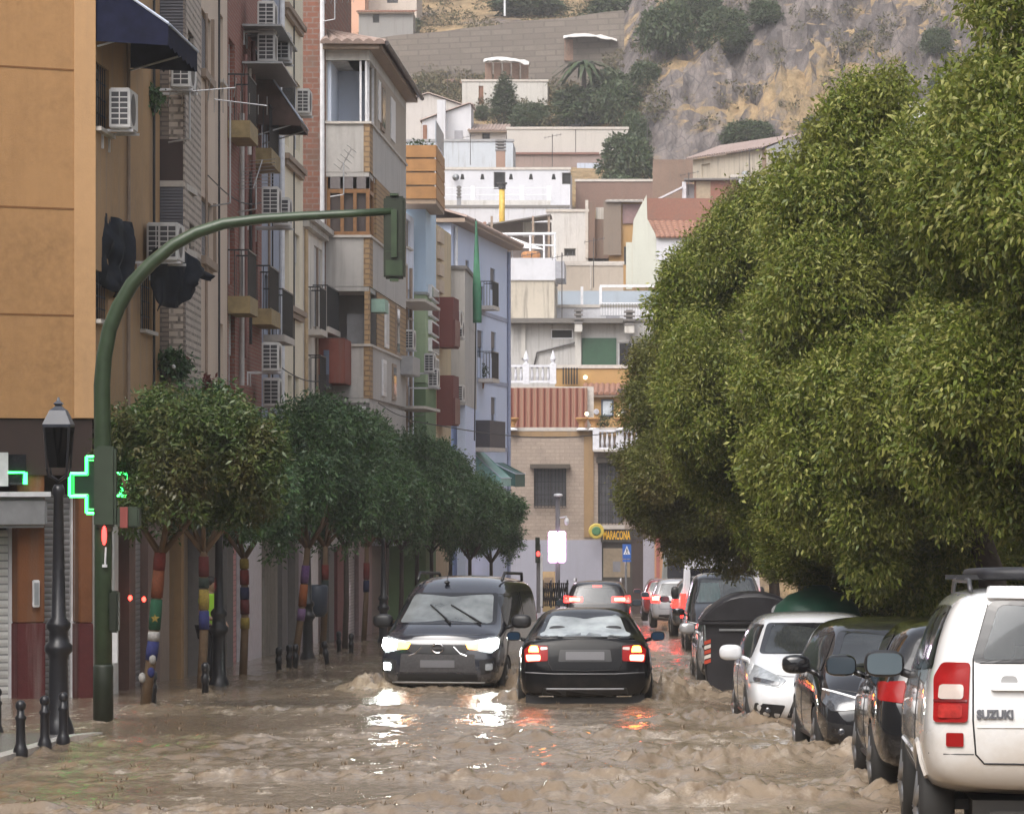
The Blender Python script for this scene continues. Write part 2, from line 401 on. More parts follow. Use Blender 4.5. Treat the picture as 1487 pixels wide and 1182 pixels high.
BLIND_W = stripes('white_blind', (.58, .58, .58), (.36, .36, .36), .05)
SHUT_G = stripes('grey_roller_shutter', (.46, .45, .46), (.18, .18, .18), .085, rough=.35, metal=.3, dirt=.5)
SHUT_W = stripes('white_roller_shutter', (.60, .60, .58), (.26, .26, .26), .11, rough=.4, dirt=.45)
SHUT_R = stripes('red_roller_shutter', (.55, .22, .23), (.25, .08, .09), .10, rough=.35, dirt=.3)
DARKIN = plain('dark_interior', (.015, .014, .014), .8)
SILL = plain('stone_sill', (.48, .44, .40), .7)
CORN = plain('brown_cornice', (.28, .21, .16), .7)
TILE = stripes('roof_tile', (.30, .15, .10), (.13, .075, .055), .28, 0, .8, dirt=.6)  # groove shade painted as dark stripes; the tile waves shade little
TILE_G = plaster('old_roof_tile', (.29, .22, .19), .5, .22, stain_col=(.13, .1, .09))
ASPH = plain('wet_asphalt', (.05, .048, .046), .4)
# ================================================================== road, pavement, flood water
def sheet(name, xs, ys, zf, m, smooth=False):
    mb = MB(); nx = len(xs)
    for y in ys:
        for x in xs: mb.v.append((x, y, zf(x, y)))
    for j in range(len(ys) - 1):
        for i in range(nx - 1):
            k = j * nx + i; mb.f.append((k, k + 1, k + nx + 1, k + nx))
    return setp(obj(name, mb, m, None, smooth, fix=False), kind='structure')
sheet('road', [-9, -5.8, 0, 4.2, 30], [2, 20, 60, 100, 162], lambda x, y: G(y) - .16 - (.10 if x > 2 else 0), ASPH)
def kerbx(y): return -5.82 if y < 37.5 else -5.82 - min(1.2, (y - 37.5) ** 2 * .05)
PAVE = plaster('wet_paving', (.17, .16, .155), .5, .15, rough=.22)
def pave_h(y): return G(y) + (.055 if y < 36 else .055 - min(.16, (y - 36) * .03))
pv = MB(); ys = [10 + i * 1.0 for i in range(44)] + [54 + i * 12 for i in range(9)]
for y in ys: pv.v += [(-14, y, pave_h(y)), (kerbx(y) - .16, y, pave_h(y)), (kerbx(y) - .16, y, pave_h(y) - .5)]
for i in range(len(ys) - 1):
    for j in range(2): pv.f.append((3 * i + j, 3 * i + j + 1, 3 * i + j + 4, 3 * i + j + 3))
setp(obj('pavement', pv, PAVE, None), kind='structure')
KERB = plaster('pale_kerb_stone', (.52, .50, .47), .5, .2, rough=.25)
kb = MB(); ys = [10 + i * .5 for i in range(70)]
for i in range(len(ys) - 1):
    y0, y1 = ys[i], ys[i + 1] - .012
    a0, a1 = kerbx(y0), kerbx(y1)
    kb.hexa([(a0 - .155, y0, G(y0) - .3), (a0, y0, G(y0) - .3), (a1, y1, G(y1) - .3), (a1 - .155, y1, G(y1) - .3),
             (a0 - .155, y0, pave_h(y0) + .006), (a0 - .012, y0, pave_h(y0) + .004), (a1 - .012, y1, pave_h(y1) + .004), (a1 - .155, y1, pave_h(y1) + .006)])
setp(obj('kerb', kb, KERB, None), kind='structure')
rp = MB(); ys = [5, 40, 80, 120, 150]
for y in ys: rp.v += [(4.25, y, G(y) - .5), (4.25, y, G(y) - .02), (40, y, G(y) + .1)]
for i in range(len(ys) - 1):
    for j in range(2): rp.f.append((3 * i + j, 3 * i + j + 1, 3 * i + j + 4, 3 * i + j + 3))
setp(obj('pavement_opposite', rp, PAVE, None), kind='structure')

# places where the current piles up against something: (x, y, radius, height)
WAKES = []
# standing ridges where the current breaks: (y, x from, x to, height, width, slant)
RIDGES = [(26.6, -1.4, 2.4, .10, .30, .10), (31.6, .2, 2.6, .12, .32, .25), (29.2, -3.6, .8, .06, .22, -.06), (25.2, -4.2, -.6, .05, .2, .05), (36.5, -1.0, 2.2, .06, .3, .2), (40.8, .6, 2.2, .09, .4, .1), (43.5, -6, -2.4, .045, .3, -.12), (48, .4, 1.6, .08, .5, 0), (34, -5, -1.5, .03, .25, .05), (55, -6, -3.4, .05, .5, 0), (60, 0, 2.2, .06, .5, 0)]
def wake(x, y, r=.35, h=.10): WAKES.append((x, y, r, h))
def water_h(x, y):
    p = Vector((x, y, 0))
    amp = 1.0 if y < 70 else max(.25, 1 - (y - 70) / 60)
    warp = noise.noise(Vector((x * .35, y * .16, 3.1))) * 1.4
    # long swells crossing the street, broken into short ragged crests
    a = noise.noise(Vector((x * .30 + warp, y * .75 + warp, 0)))
    crest = 1 - abs(noise.noise(Vector((x * .55 + 7, y * .62 + warp * .8, 5)))) * 2.2
    crest = max(0, crest) ** 3
    patch = max(0, min(1, noise.noise(Vector((x * .28 + 2, y * .13, 9))) * 1.5 + .42 + max(0, x) * .10))
    b = noise.noise(Vector((x * 2.1, y * 1.9 + warp, 1.7)))
    c = noise.noise(Vector((x * 5.3, y * 4.1, 4.2))); d = noise.noise(Vector((x * 13, y * 9, 8.2)))
    z = a * .024 + crest * patch * (.030 + .04 * b + .03 * c) + (b * .018 + c * .016) * (.3 + patch) + d * .007 + noise.noise(Vector((x * 23, y * 13, 5))) * (.002 + .004 * patch)
    calm = 1.0
    if x < -4.6: calm = max(.35, 1 - (-4.6 - x) * .5)
    z *= amp * calm
    for (yc, x0, x1, h, wd, sl_) in RIDGES:
        dy = y - yc - sl_ * x - .5 * noise.noise(Vector((x * .8, yc, 2)))
        if abs(dy) < 2 and x0 - .8 < x < x1 + .8:
            e = min(1, max(0, (x - x0 + .8) / .8), max(0, (x1 + .8 - x) / .8)); e = max(0, min(e, (x - x0 + .8) / .8, (x1 + .8 - x) / .8))
            z += e * h * math.exp(-(dy / wd) ** 2 if dy < 0 else -(dy / (wd * 2)) ** 2) * (.85 + .8 * c + .7 * b + .6 * d)
    for (wx, wy, r, h) in WAKES:
        dx, dy = x - wx, y - wy
        if abs(dx) < r * 3 and abs(dy) < r * 4:
            q = (dx * dx + dy * dy * .5) / (r * r)
            if q < 8: z += h * .8 * math.exp(-q) * (.9 + 1.3 * c + .8 * b + .8 * d)
    return G(y) + z
def build_water():
    mb = MB()
    ys = []; y = 8.0
    while y < 24: ys.append(y); y += .4
    while y < 160: ys.append(y); y += .045 + max(0, y - 28) * .0036
    rows = []
    for y in ys:
        rows.append(y)
    xs = []; x = -9.0
    while x < -6.4: xs.append(x); x += .14
    while x < 3.6: xs.append(x); x += .04
    while x < 13: xs.append(x); x += .5
    nx = len(xs)
    for y in rows:
        for x in xs: mb.v.append((x, y, water_h(x, y)))
    for j in range(len(rows) - 1):
        for i in range(nx - 1):
            k = j * nx + i; mb.f.append((k, k + 1, k + nx + 1, k + nx))
    m, n, b, o = newmat('muddy_flood_water'); p = pos(n)
    f1 = noise_n(n, scaled(n, p, (.5, .28, 1)), 1.0, 5, .6); f2 = noise_n(n, scaled(n, p, (4.5, 1.6, 3)), 1.0, 7, .7)
    base = mix(n, ramp(n, f1, .3, .7), (.165, .122, .082), (.255, .20, .143))
    foam = N(n, 'ShaderNodeTexNoise', i_Scale=1.0, i_Detail=8.0, i_Roughness=.72); n.links.new(scaled(n, p, (4.2, 1.5, 6)), foam.inputs['Vector'])
    fm = N(n, 'ShaderNodeMath', operation='MULTIPLY'); n.links.new(ramp(n, foam.outputs['Fac'], .52, .63), fm.inputs[0]); n.links.new(ramp(n, f1, .42, .62), fm.inputs[1])
    fk = N(n, 'ShaderNodeMath', operation='MULTIPLY'); n.links.new(fm.outputs[0], fk.inputs[0]); fk.inputs[1].default_value = .75
    base = mix(n, fk.outputs[0], base, (.46, .40, .33))
    base = mix(n, ramp(n, f2, .52, .70), base, (.12, .082, .05))
    n.links.new(base, b.inputs['Base Color'])
    r = N(n, 'ShaderNodeMapRange'); n.links.new(fk.outputs[0], r.inputs[0]); r.inputs[3].default_value = .045; r.inputs[4].default_value = .5
    n.links.new(r.outputs[0], b.inputs['Roughness']); b.inputs['IOR'].default_value = 1.33; b.inputs['Specular IOR Level'].default_value = .5
    f3 = noise_n(n, scaled(n, p, (15, 9, 15)), 1.0, 6, .66)
    bump(n, b, f3, .45, .03)
    setp(obj('water', mb, m, None, True, fix=False), kind='structure')
# ================================================================== helpers for the fronts of the street
AC_SHELL = plain('air_conditioner_shell', (.56, .55, .54), .45); AC_GRID = plain('air_conditioner_grid', (.04, .04, .045), .5)
def ac_unit(F, u, z, label, w_=.8, h=.58, dp=.3, n0=.12, group='air conditioners on the street fronts'):
    """outdoor unit on two brackets; u,z = near lower corner on frame F."""
    o = thing('air_conditioner', label, 'air conditioner', F.p(u + w_ / 2, n0 + dp / 2, z), group=group)
    m = MB(); F.box(m, u, u + w_, n0, n0 + dp, z, z + h); c = obj('casing', m, AC_SHELL, o)
    bev(c, .02)
    g = MB(); F.box(g, u - .006, u + .004, n0 + .035, n0 + dp - .035, z + .06, z + h - .06); obj('coil_panel', g, AC_GRID, o)
    b = MB()
    for k in range(1, 6): zz = z + .06 + (h - .12) * k / 6; F.box(b, u - .011, u - .007, n0 + .03, n0 + dp - .03, zz - .008, zz + .008)
    F.box(b, u - .011, u - .007, n0 + dp / 2 - .008, n0 + dp / 2 + .008, z + .05, z + h - .05); obj('coil_guard', b, AC_SHELL, o)
    f = MB(); cu, cz, r = u + w_ * .4, z + h / 2, h * .4
    pts = [F.p(cu + r * math.cos(q * .2618), n0 + dp + .004, cz + r * math.sin(q * .2618)) for q in range(24)]; f.poly(*pts)
    for q in range(3, 10, 2):
        rr = r * q / 10; 
    obj('fan_grille', f, AC_GRID, o)
    s = MB()
    for uu in (u + .1, u + w_ - .1): F.box(s, uu - .018, uu + .018, .0, n0 + dp + .03, z - .04, z - .003); F.box(s, uu - .018, uu + .018, .0, .03, z - .28, z - .04)
    pieces('bracket', s, METAL_W, o); return o
def bev(o, wd=.02, seg=2):
    me = o.data; bm = bmesh.new(); bm.from_mesh(me)
    bmesh.ops.remove_doubles(bm, verts=bm.verts, dist=1e-5)
    bmesh.ops.bevel(bm, geom=list(bm.edges), offset=wd, segments=seg, affect='EDGES', clamp_overlap=True)
    bm.to_mesh(me); bm.free(); me.update(); shade_smooth_angle(o, 40)
def railing(F, u0, u1, n1, z0, z1, m, parent, sp=.11, ends=True, r=.008):
    mb = MB(); k = max(1, int((u1 - u0) / sp))
    for i in range(k + 1): uu = u0 + (u1 - u0) * i / k; F.box(mb, uu - r, uu + r, n1 - r, n1 + r, z0, z1)
    if ends:
        kk = max(1, int(n1 / sp))
        for uu in (u0, u1):
            for i in range(kk): nn = n1 * i / kk; F.box(mb, uu - r, uu + r, nn - r, nn + r, z0, z1)
            F.box(mb, uu - .015, uu + .015, 0, n1, z1, z1 + .03)
    F.box(mb, u0, u1, n1 - .015, n1 + .015, z1 + .001, z1 + .031); F.box(mb, u0, u1, n1 - .012, n1 + .012, z0, z0 + .02)
    return obj('railing', mb, m, parent)
def balcony(F, u0, u1, n1, z, h, parent, slab=None, rail=IRON, panel=None):
    s = MB(); F.box(s, u0, u1, .003, n1, z - .14, z); b = obj('balcony', s, slab or SILL, parent)
    if panel is None: railing(F, u0 + .03, u1 - .03, n1 - .04, z, z + h, rail, b)
    else:
        s = MB(); F.box(s, u0, u1, n1 - .05, n1, z + .003, z + h); F.box(s, u0, u0 + .05, .01, n1 - .052, z + .003, z + h); F.box(s, u1 - .05, u1, .01, n1 - .052, z + .003, z + h); obj('parapet', s, panel, b)
    return b
def shopfronts(F, root, segs, zt, nb=-.03):
    """ground floor: (px0, px1, kind, material) along the frame."""
    for (x0, x1, kind, m) in segs:
        u0, u1 = F.u(x0), F.u(x1); zb = G(F.A.y + F.t.y * (u0 + u1) / 2) - .3
        mb = MB()
        if kind == 'pilaster': F.box(mb, u0, u1, -.3, .06, zb, zt)
        elif kind == 'shutter': F.box(mb, u0 + .02, u1 - .02, -.22, -.12, zb, zt - .32)
        elif kind == 'door': F.box(mb, u0 + .02, u1 - .02, -.24, -.15, zb, zt - .55)
        else: F.box(mb, u0, u1, -.3, 0, zb, zt)
        o = obj({'pilaster': 'pilaster', 'shutter': 'roller_shutter', 'door': 'shop_door', 'wall': 'shop_wall', 'dado': 'dado'}[kind], mb, m, root)
        if kind in ('shutter', 'door'):
            h = MB(); F.box(h, u0, u1, -.28, -.02, zt - (.31 if kind == 'shutter' else .54), zt); obj('shutter_box' if kind == 'shutter' else 'fanlight', h, GREYD if kind == 'shutter' else PANE_D, root)
            k = MB(); uu = u0 + .02; F.box(k, uu, uu + .05, -.118, -.07, zb, zt - .33); obj('shutter_rail' if kind == 'shutter' else 'door_frame', k, FRAME_W, root)
            if kind == 'door': g = MB(); F.box(g, u0 + .15, u1 - .15, -.148, -.14, zb + .9, zt - .7); obj('door_glass', g, PANE_D, root)
def body(F, u0, u1, z0, z1, m, root, holes=(), back=7.0, th=.28, rev=.16, name='wall'):
    mb = MB(); F.wall(mb, u0, u1, z0, z1, th, holes, rev)
    F.box(mb, u0 + .004, u1 - .004, -back, -th - .004, z0, z1 - .01); return obj(name, mb, m, root)
def pipe(F, u, n, z0, z1, m, root, r=.04, name='drainpipe'):
    mb = MB(); mb.tube([F.p(u, n, z0), F.p(u, n, z1)], r, 8); return obj(name, mb, m, root)
# ================================================================== building A, ochre corner block
dA = 48.6
FA = Fr((PX(-300, 46.6), 46.6), (PX(137, dA), dA))
FS = Fr((PX(137, dA) , dA), (PX(232, 55.2), 55.2))
bA = thing('apartment_building', 'ochre rendered apartment block on the street corner above a chemist', 'building', FA.p(FA.L, 0, G(dA)))
zs0 = PZ(608, dA); ZT = 15.5
mb = MB(); FA.wall(mb, 0, FA.L, zs0, ZT, .3)
obj('wall', mb, ORANGE, bA)
hs_ = [FS.rect(138.5, 157, 395, 466), FS.rect(204, 221, 395, 480), FS.rect(139, 158, 96, 190)]
mb = MB(); FS.wall(mb, .001, FS.L, zs0, ZT, .28, hs_, .2); FS.box(mb, .3, FS.L - .01, -6, -.29, zs0, ZT - .02); obj('side_wall', mb, ORANGE2, bA)
for y in (104, 305, 459):        # expansion joints across the big blank wall
    z = PZ(y, dA) ; m_ = MB(); FA.box(m_, 0, FA.L - .002, .002, .006, z - .012, z + .012); obj('joint', m_, plain('dark_wall_joint', (.20, .09, .03), .9), bA)
cb = MB(); FA.box(cb, FA.L - .30, FA.L + .012, .003, .016, zs0 + .01, ZT); FS.box(cb, -.002, .012, .003, .018, zs0 + .01, ZT); obj('corner_band', cb, plaster('pale_corner_band', (.50, .30, .15), .3), bA)
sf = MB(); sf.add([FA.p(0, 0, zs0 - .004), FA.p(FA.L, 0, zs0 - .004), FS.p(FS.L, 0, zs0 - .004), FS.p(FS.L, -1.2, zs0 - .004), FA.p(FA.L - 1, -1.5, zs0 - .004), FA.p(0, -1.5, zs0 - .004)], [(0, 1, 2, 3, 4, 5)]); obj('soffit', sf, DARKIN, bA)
for i, h in enumerate(hs_):
    fo = window(FS, h, bA, FRAME_D if i == 0 else FRAME_W, PANE_D, .2, SILL, BLIND_D if i == 0 else None, .3)
    b_ = MB()
    for k in range(1, 4): FS.box(b_, h[0] + .01, h[1] - .01, -.05, -.035, h[2] + (h[3] - h[2]) * k / 4 - .01, h[2] + (h[3] - h[2]) * k / 4 + .01)
    for k in range(1, 6): uu = h[0] + (h[1] - h[0]) * k / 6; FS.box(b_, uu - .008, uu + .008, -.034, -.02, h[2] + .01, h[3] - .01)
    obj('window_bars', b_, IRON, fo)
# ground floor on the corner front
NB = -.45
zg = G(47) - .3
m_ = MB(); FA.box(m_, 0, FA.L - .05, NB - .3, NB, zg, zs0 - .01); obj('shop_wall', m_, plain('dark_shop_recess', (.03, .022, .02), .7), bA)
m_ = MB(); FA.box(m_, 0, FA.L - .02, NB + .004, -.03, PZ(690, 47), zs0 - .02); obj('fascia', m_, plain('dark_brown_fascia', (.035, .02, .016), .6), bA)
def col(x0, x1, ysplit, nm):
    u0, u1 = FA.u(x0), FA.u(x1); zz = FA.z(ysplit, u0)
    a = MB(); FA.box(a, u0, u1, NB + .003, -.06, zz, zs0 - .2); o = obj('pilaster', a, BROWNO, bA); bev(o, .015)
    a = MB(); FA.box(a, u0 - .008, u1 + .008, NB + .003, -.05, zg, zz - .002); o = obj('pilaster_base', a, REDO, bA); bev(o, .012)
col(28, 67, 905, 1); col(117, 136.5, 905, 2)
for (x0, x1, m, yt) in ((-150, 27, SHUT_W, 770), (72, 117, stripes('dim_grey_shutter', (.24, .235, .24), (.09, .09, .09), .085, dirt=.6), 718)):
    u0, u1 = FA.u(x0), FA.u(x1); a = MB(); FA.box(a, u0 + .03, u1 - .03, NB + .004, NB + .07, zg, FA.z(yt, u1)); obj('roller_shutter', a, m, bA)
    a = MB(); FA.box(a, u1 - .03, u1 + .02, NB + .004, NB + .12, zg, FA.z(yt - 20, u1)); obj('shutter_rail', a, FRAME_W, bA)
u0, u1 = FA.u(-60), FA.u(60)
a = MB(); FA.box(a, u0, FA.u(62), NB + .21, .25, FA.z(766, FA.u(30)), FA.z(722, FA.u(30))); o = obj('shutter_housing', a, plain('grey_housing', (.24, .24, .25), .45), bA); bev(o, .05, 3)
a = MB(); FA.box(a, u0, FA.u(64), NB + .2, .30, FA.z(721, FA.u(30)), FA.z(714, FA.u(30))); obj('housing_lid', a, FRAME_W, bA)
a = MB(); FA.box(a, FA.u(-60), FA.u(10), -.02, .06, FA.z(706, FA.u(5)), FA.z(657, FA.u(5))); sg = obj('shop_sign', a, plain('white_sign_board', (.6, .62, .62), .4), bA)
a = MB(); FA.box(a, FA.u(10), FA.u(37), -.02, .02, FA.z(704, FA.u(25)), FA.z(660, FA.u(25))); obj('shop_sign', a, PANE_D, bA)
NEON = emit('green_neon', (.03, 1.0, .12), 7.0, (.02, .2, .04)); RED_GLINT = emit('red_glint_glow', (1.0, .03, .02), 9.0, (.2, .01, .01))
ns = MB(); zz0, zz1 = FA.z(703, FA.u(30)), FA.z(686, FA.u(30))
ns.tube([FA.p(FA.u(10), .04, zz1), FA.p(FA.u(34), .04, zz1), FA.p(FA.u(34), .04, zz0)], .016, 6); ns.tube([FA.p(FA.u(37), .04, zz1), FA.p(FA.u(37), .04, zz0)], .014, 6)
solo('neon_sign', 'small green neon sign above the white roller shutter', 'neon sign', ns, NEON, FA.p(FA.u(30), .04, zz0))
lt = MB(); u_ = FA.u(53); FA.box(lt, u_ - .05, u_ + .05, -.055, .0, FA.z(882, u_), FA.z(842, u_)); o = obj('intercom_panel', lt, FRAME_W, bA); bev(o, .012)
lt = MB(); FA.box(lt, u_ - .032, u_ + .032, .001, .008, FA.z(878, u_), FA.z(846, u_)); obj('intercom_glass', lt, plain('grey_panel', (.3, .32, .34), .3), bA)
# green chemist's cross on its bracket
def cross_sign():
    d = 45.5; s = FP / d; c = P(142.5, 704, d)
    o = thing('pharmacy_cross', 'green neon pharmacy cross glowing behind the signal pole', 'pharmacy sign', c)
    A_, B_ = .385, .155
    pts = [(-B_, A_), (B_, A_), (B_, B_), (A_, B_), (A_, -B_), (B_, -B_), (B_, -A_), (-B_, -A_), (-B_, -B_), (-A_, -B_), (-A_, B_), (-B_, B_)]
    m = MB(); k = len(pts)
    for yy in (0, .14): m.v += [(c.x + x, c.y + yy, c.z + z) for x, z in pts]
    m.f.append(tuple(range(k))); m.f.append(tuple(range(k, 2 * k))[::-1])
    for i in range(k): m.f.append((i, (i + 1) % k, k + (i + 1) % k, k + i))
    obj('cross_body', m, plain('dark_green_box', (.01, .035, .018), .4), o)
    for (sc, r) in ((.97, .020), (.84, .012)):
        t = MB(); pp = [(c.x + x * sc, c.y - .02, c.z + z * sc) for x, z in pts]
        for i in range(k): t.tube([pp[i], pp[(i + 1) % k]], r, 6)
        obj('neon_tube', t, NEON if sc > .9 else emit('dim_green_neon', (.02, .8, .1), 1.6), o)
    t = MB(); t.tube([(c.x, c.y + .1, c.z), (c.x - .2, c.y + 2.4, c.z)], .025, 6); obj('bracket', t, METAL_W, o)
cross_sign()
lp = MB(); lp.sell(P(176, 713, 45.2), (.028, .03, .055), 1.0, 10, 8); solo('green_lamp', 'tiny green lamp glowing beside the pharmacy cross', 'lamp', lp, NEON, P(176, 713, 45.2))
# awnings and tarps on the ochre side wall
NAVY = plain('navy_awning_canvas', (.012, .014, .032), .9, var=.35, scale=5, spec=.08); TARP = plain('dark_tarpaulin', (.012, .015, .022), .7, var=.6, scale=4, spec=.15)
EDGE = plain('pale_awning_edge', (.45, .5, .6), .5)
def awning(name, label, F, u0, u1, z_top, z_bot, out, m, valance=.28, arms=True):
    o = thing(name, label, 'awning', F.p((u0 + u1) / 2, 0, z_top))
    mb = MB(); nu = 14
    for j in range(7):
        q = j / 6
        for i in range(nu + 1):
            uu = u0 + (u1 - u0) * i / nu; sag = math.sin(math.pi * q) * .05
            mb.v.append(F.p(uu, .02 + out * q, z_top + (z_bot - z_top) * q - sag))
    for i in range(nu + 1):
        uu = u0 + (u1 - u0) * i / nu
        mb.v.append(F.p(uu, .02 + out, z_bot - valance - (.03 if i % 2 else -.02)))
    for j in range(7):
        for i in range(nu): k = j * (nu + 1) + i; mb.f.append((k, k + 1, k + nu + 2, k + nu + 1))
    for e in (u0, u1):      # closed cheeks
        k = len(mb.v); mb.v += [F.p(e, .02, z_top), F.p(e, .02 + out, z_bot), F.p(e, .02 + out, z_bot - valance), F.p(e, .02, z_bot - valance * .8)]; mb.f.append((k, k + 1, k + 2, k + 3))
    c = obj('canvas', mb, m, o); 
    sol = c.modifiers.new('cloth', 'SOLIDIFY'); sol.thickness = .008
    t = MB(); t.tube([F.p(u0 - .012, .01, z_top + .01), F.p(u0 - .012, out * .5, (z_top + z_bot) / 2 + .0), F.p(u0 - .012, .025 + out, z_bot + .01)], .022, 6); t.tube([F.p(u0, .03 + out, z_bot), F.p(u1, .03 + out, z_bot)], .02, 6)
    obj('front_bar', t, EDGE, o)
    if arms:
        t = MB()
        for uu in (u0 + .1, u1 - .1): t.tube([F.p(uu, .02, z_bot - .3), F.p(uu, out - .03, z_bot - .02)], .016, 6)
        pieces('arm', t, METAL_W, o)
    return o
uA = FS.u(139); zAw = PZ(-20, 49)
awning('window_awning', 'navy blue canvas awning sloping out over the top ochre window', FS, .03, 3.2, PZ(-30, 49.5), PZ(78, 52), 1.02, NAVY, .3)
def tarp(label, pts_top, drop, d0, d1, seed):
    r_ = random.Random(seed); mb = MB(); n = 16
    for j in range(9):
        for i in range(n + 1):
            q = i / n; x, y0 = pts_top(q); 
            dd = d0 + (d1 - d0) * q
            fold = math.sin(q * 19 + j * .5 + seed) * .05 + math.sin(q * 41 + j) * .02 + noise.noise(Vector((q * 4, j * .5, seed))) * .12
            p_ = P(x, y0, dd); h = drop(q) * j / 8
            mb.v.append((p_.x + fold + .09 * math.sin(j / 8 * 2.4), p_.y - fold * .6, p_.z - h))
    for j in range(8):
        for i in range(n): k = j * (n + 1) + i; mb.f.append((k, k + 1, k + n + 2, k + n + 1))
    o = solo('tarpaulin', label, 'tarpaulin', mb, TARP, P(*pts_top(.5), d0), smooth=True)
    s = o.modifiers.new('cloth', 'SOLIDIFY'); s.thickness = .012
tarp('dark torn tarpaulin hung over the ochre wall window beside an air conditioner', lambda q: (132 + 56 * q, 303 + 20 * q), lambda q: 1.18 - .28 * abs(q - .6), 49.0, 50.8, 1)
tarp('dark crumpled tarpaulin sagging over the second ochre window next to the brick pier', lambda q: (216 + 82 * q, 392 - 42 * math.sin(math.pi * min(1, q * 1.05) ** .7) - 2 * q), lambda q: .35 + .75 * math.sin(math.pi * min(1, q + .12)) - .15 * q, 52.4, 53.8, 4)
tarp('dark plastic sheet flapping above the far end of the ochre wall', lambda q: (193 + 42 * q, 8 + 40 * q), lambda q: .5 + .1 * q, 51.6, 53.0, 8)
ac_unit(FS, FS.u(146), PZ(189, 49.4), 'white air conditioner alone on the ochre wall under the navy awning')
ac_unit(FS, FS.u(189), PZ(381, 52.4), 'white air conditioner on a shelf beside the dark torn tarpaulin', n0=.42)
ac_unit(FS, FS.u(207), PZ(378, 53.4), 'grey air conditioner tucked close to the ochre wall behind the shelf unit', n0=.06)
ac_unit(FS, FS.u(221), PZ(128, 54.4), 'white air conditioner high up between ochre wall and brick pier', n0=.3)
# flower boxes come with the foliage (p4)
# ================================================================== building B, pale brick pier with recessed balconies
FB = Fr((PX(228, 55.3), 55.3), (PX(268, 55.3), 55.3)); FB2 = Fr((PX(268, 55.3), 55.3), (PX(292, 58.6), 58.6))
bB = thing('apartment_building', 'narrow pale brick apartment front with dark balconies between ochre and beige blocks', 'building', FB.p(FB.L, 0, G(56)))
zb = G(56) - .3
hB = [FB2.rect(273, 281, 48, 92), FB2.rect(275, 282, 326, 372)]
mb = MB(); FB.wall(mb, -.6, FB.L, PZ(205, 55.3), ZT, .2); FB.wall(mb, -.6, FB.L, zb + 3.0, PZ(415, 55.3), .2); obj('wall', mb, BROWNB, bB)
mb = MB(); FB2.wall(mb, .001, FB2.L, zb + 3.0, ZT, .25, hB, .12); FB2.box(mb, .2, FB2.L - .01, -3, -.26, zb + 3, ZT); obj('side_wall', mb, PALEB, bB)
for h in hB: window(FB2, h, bB, FRAME_D, PANE_D, .12, bars=0)
mb = MB(); FB.box(mb, -1.2, FB.L - .3, -2.2, -1.9, zb, ZT); obj('back_wall', mb, ORANGE2, bB)
for (y0, y1, m) in ((-40, 58, BLIND_D), (202, 262, plain('brown_screen', (.05, .032, .03), .7)), (268, 356, BLIND_D)):
    s = MB(); FB.box(s, 0.0, FB.L - .02, .02, .05, PZ(y1, 55.2), PZ(y0, 55.2)); ba = obj('balcony_screen', s, m, bB)
    s = MB(); FB.box(s, -.3, FB.L - .02, -1.8, .06, PZ(y1, 55.2) - .1, PZ(y1, 55.2) - .003); obj('balcony_slab', s, SILL, ba)
shopfronts(FS, bA, [(139, 160, 'wall', GREY), (160, 166, 'pilaster', plain('white_pilaster', (.5, .5, .5), .5)), (166, 182, 'door', plain('notice_door', (.45, .45, .47), .4)), (182, 191, 'pilaster', plain('brown_pilaster', (.10, .055, .045), .5)), (191, 215, 'shutter', SHUT_G), (215, 232, 'wall', plain('brown_cladding', (.2, .14, .125), .5))], G(52) + 3.2)
FG1 = Fr((PX(232, 55.25), 55.25), (PX(292, 60.5), 60.5))
shopfronts(FG1, bB, [(232, 246, 'wall', plain('tan_panel', (.33, .26, .21), .6)), (246, 256, 'door', plain('blue_grey_door', (.2, .22, .28), .5)), (256, 284, 'wall', plain('light_brown_panel', (.36, .28, .21), .6)), (284, 292, 'door', plain('bluish_door', (.12, .14, .20), .5))], zb + 3.35)
# ================================================================== building C, beige block
FC = Fr((PX(292, 58.7), 58.7), (PX(330, 64.4), 64.4))
bC = thing('apartment_building', 'plain pinkish beige apartment front with dark shuttered windows', 'building', FC.p(0, 0, G(59)))
hC = [FC.rect(291 + 1.5, 306, 22, 108), FC.rect(292.5, 309, 292, 376), FC.rect(318, 324, 22, 120), FC.rect(318, 324, 470, 560)]
body(FC, 0, FC.L, G(60) + 2.8, ZT, BEIGE, bC, hC)
for h in hC[:2]:
    window(FC, h, bC, FRAME_D, PANE_D, .16, None, BLIND_D, .95)
    s = MB(); FC.box(s, h[0] - .1, h[1] + .1, .003, .09, h[2] - .16, h[2] - .02); FC.box(s, h[1] + .02, h[1] + .12, .003, .06, h[2] - .02, h[3] + .05); obj('window_surround', s, CORN, bC)
for h in hC[2:]: window(FC, h, bC, FRAME_W, PANE, .16, SILL)
shopfronts(FC, bC, [(292, 300, 'wall', GREYD), (300, 325, 'shutter', plain('dark_green_door', (.06, .07, .06), .5)), (325, 330, 'pilaster', GREYD)], G(60) + 3.1)
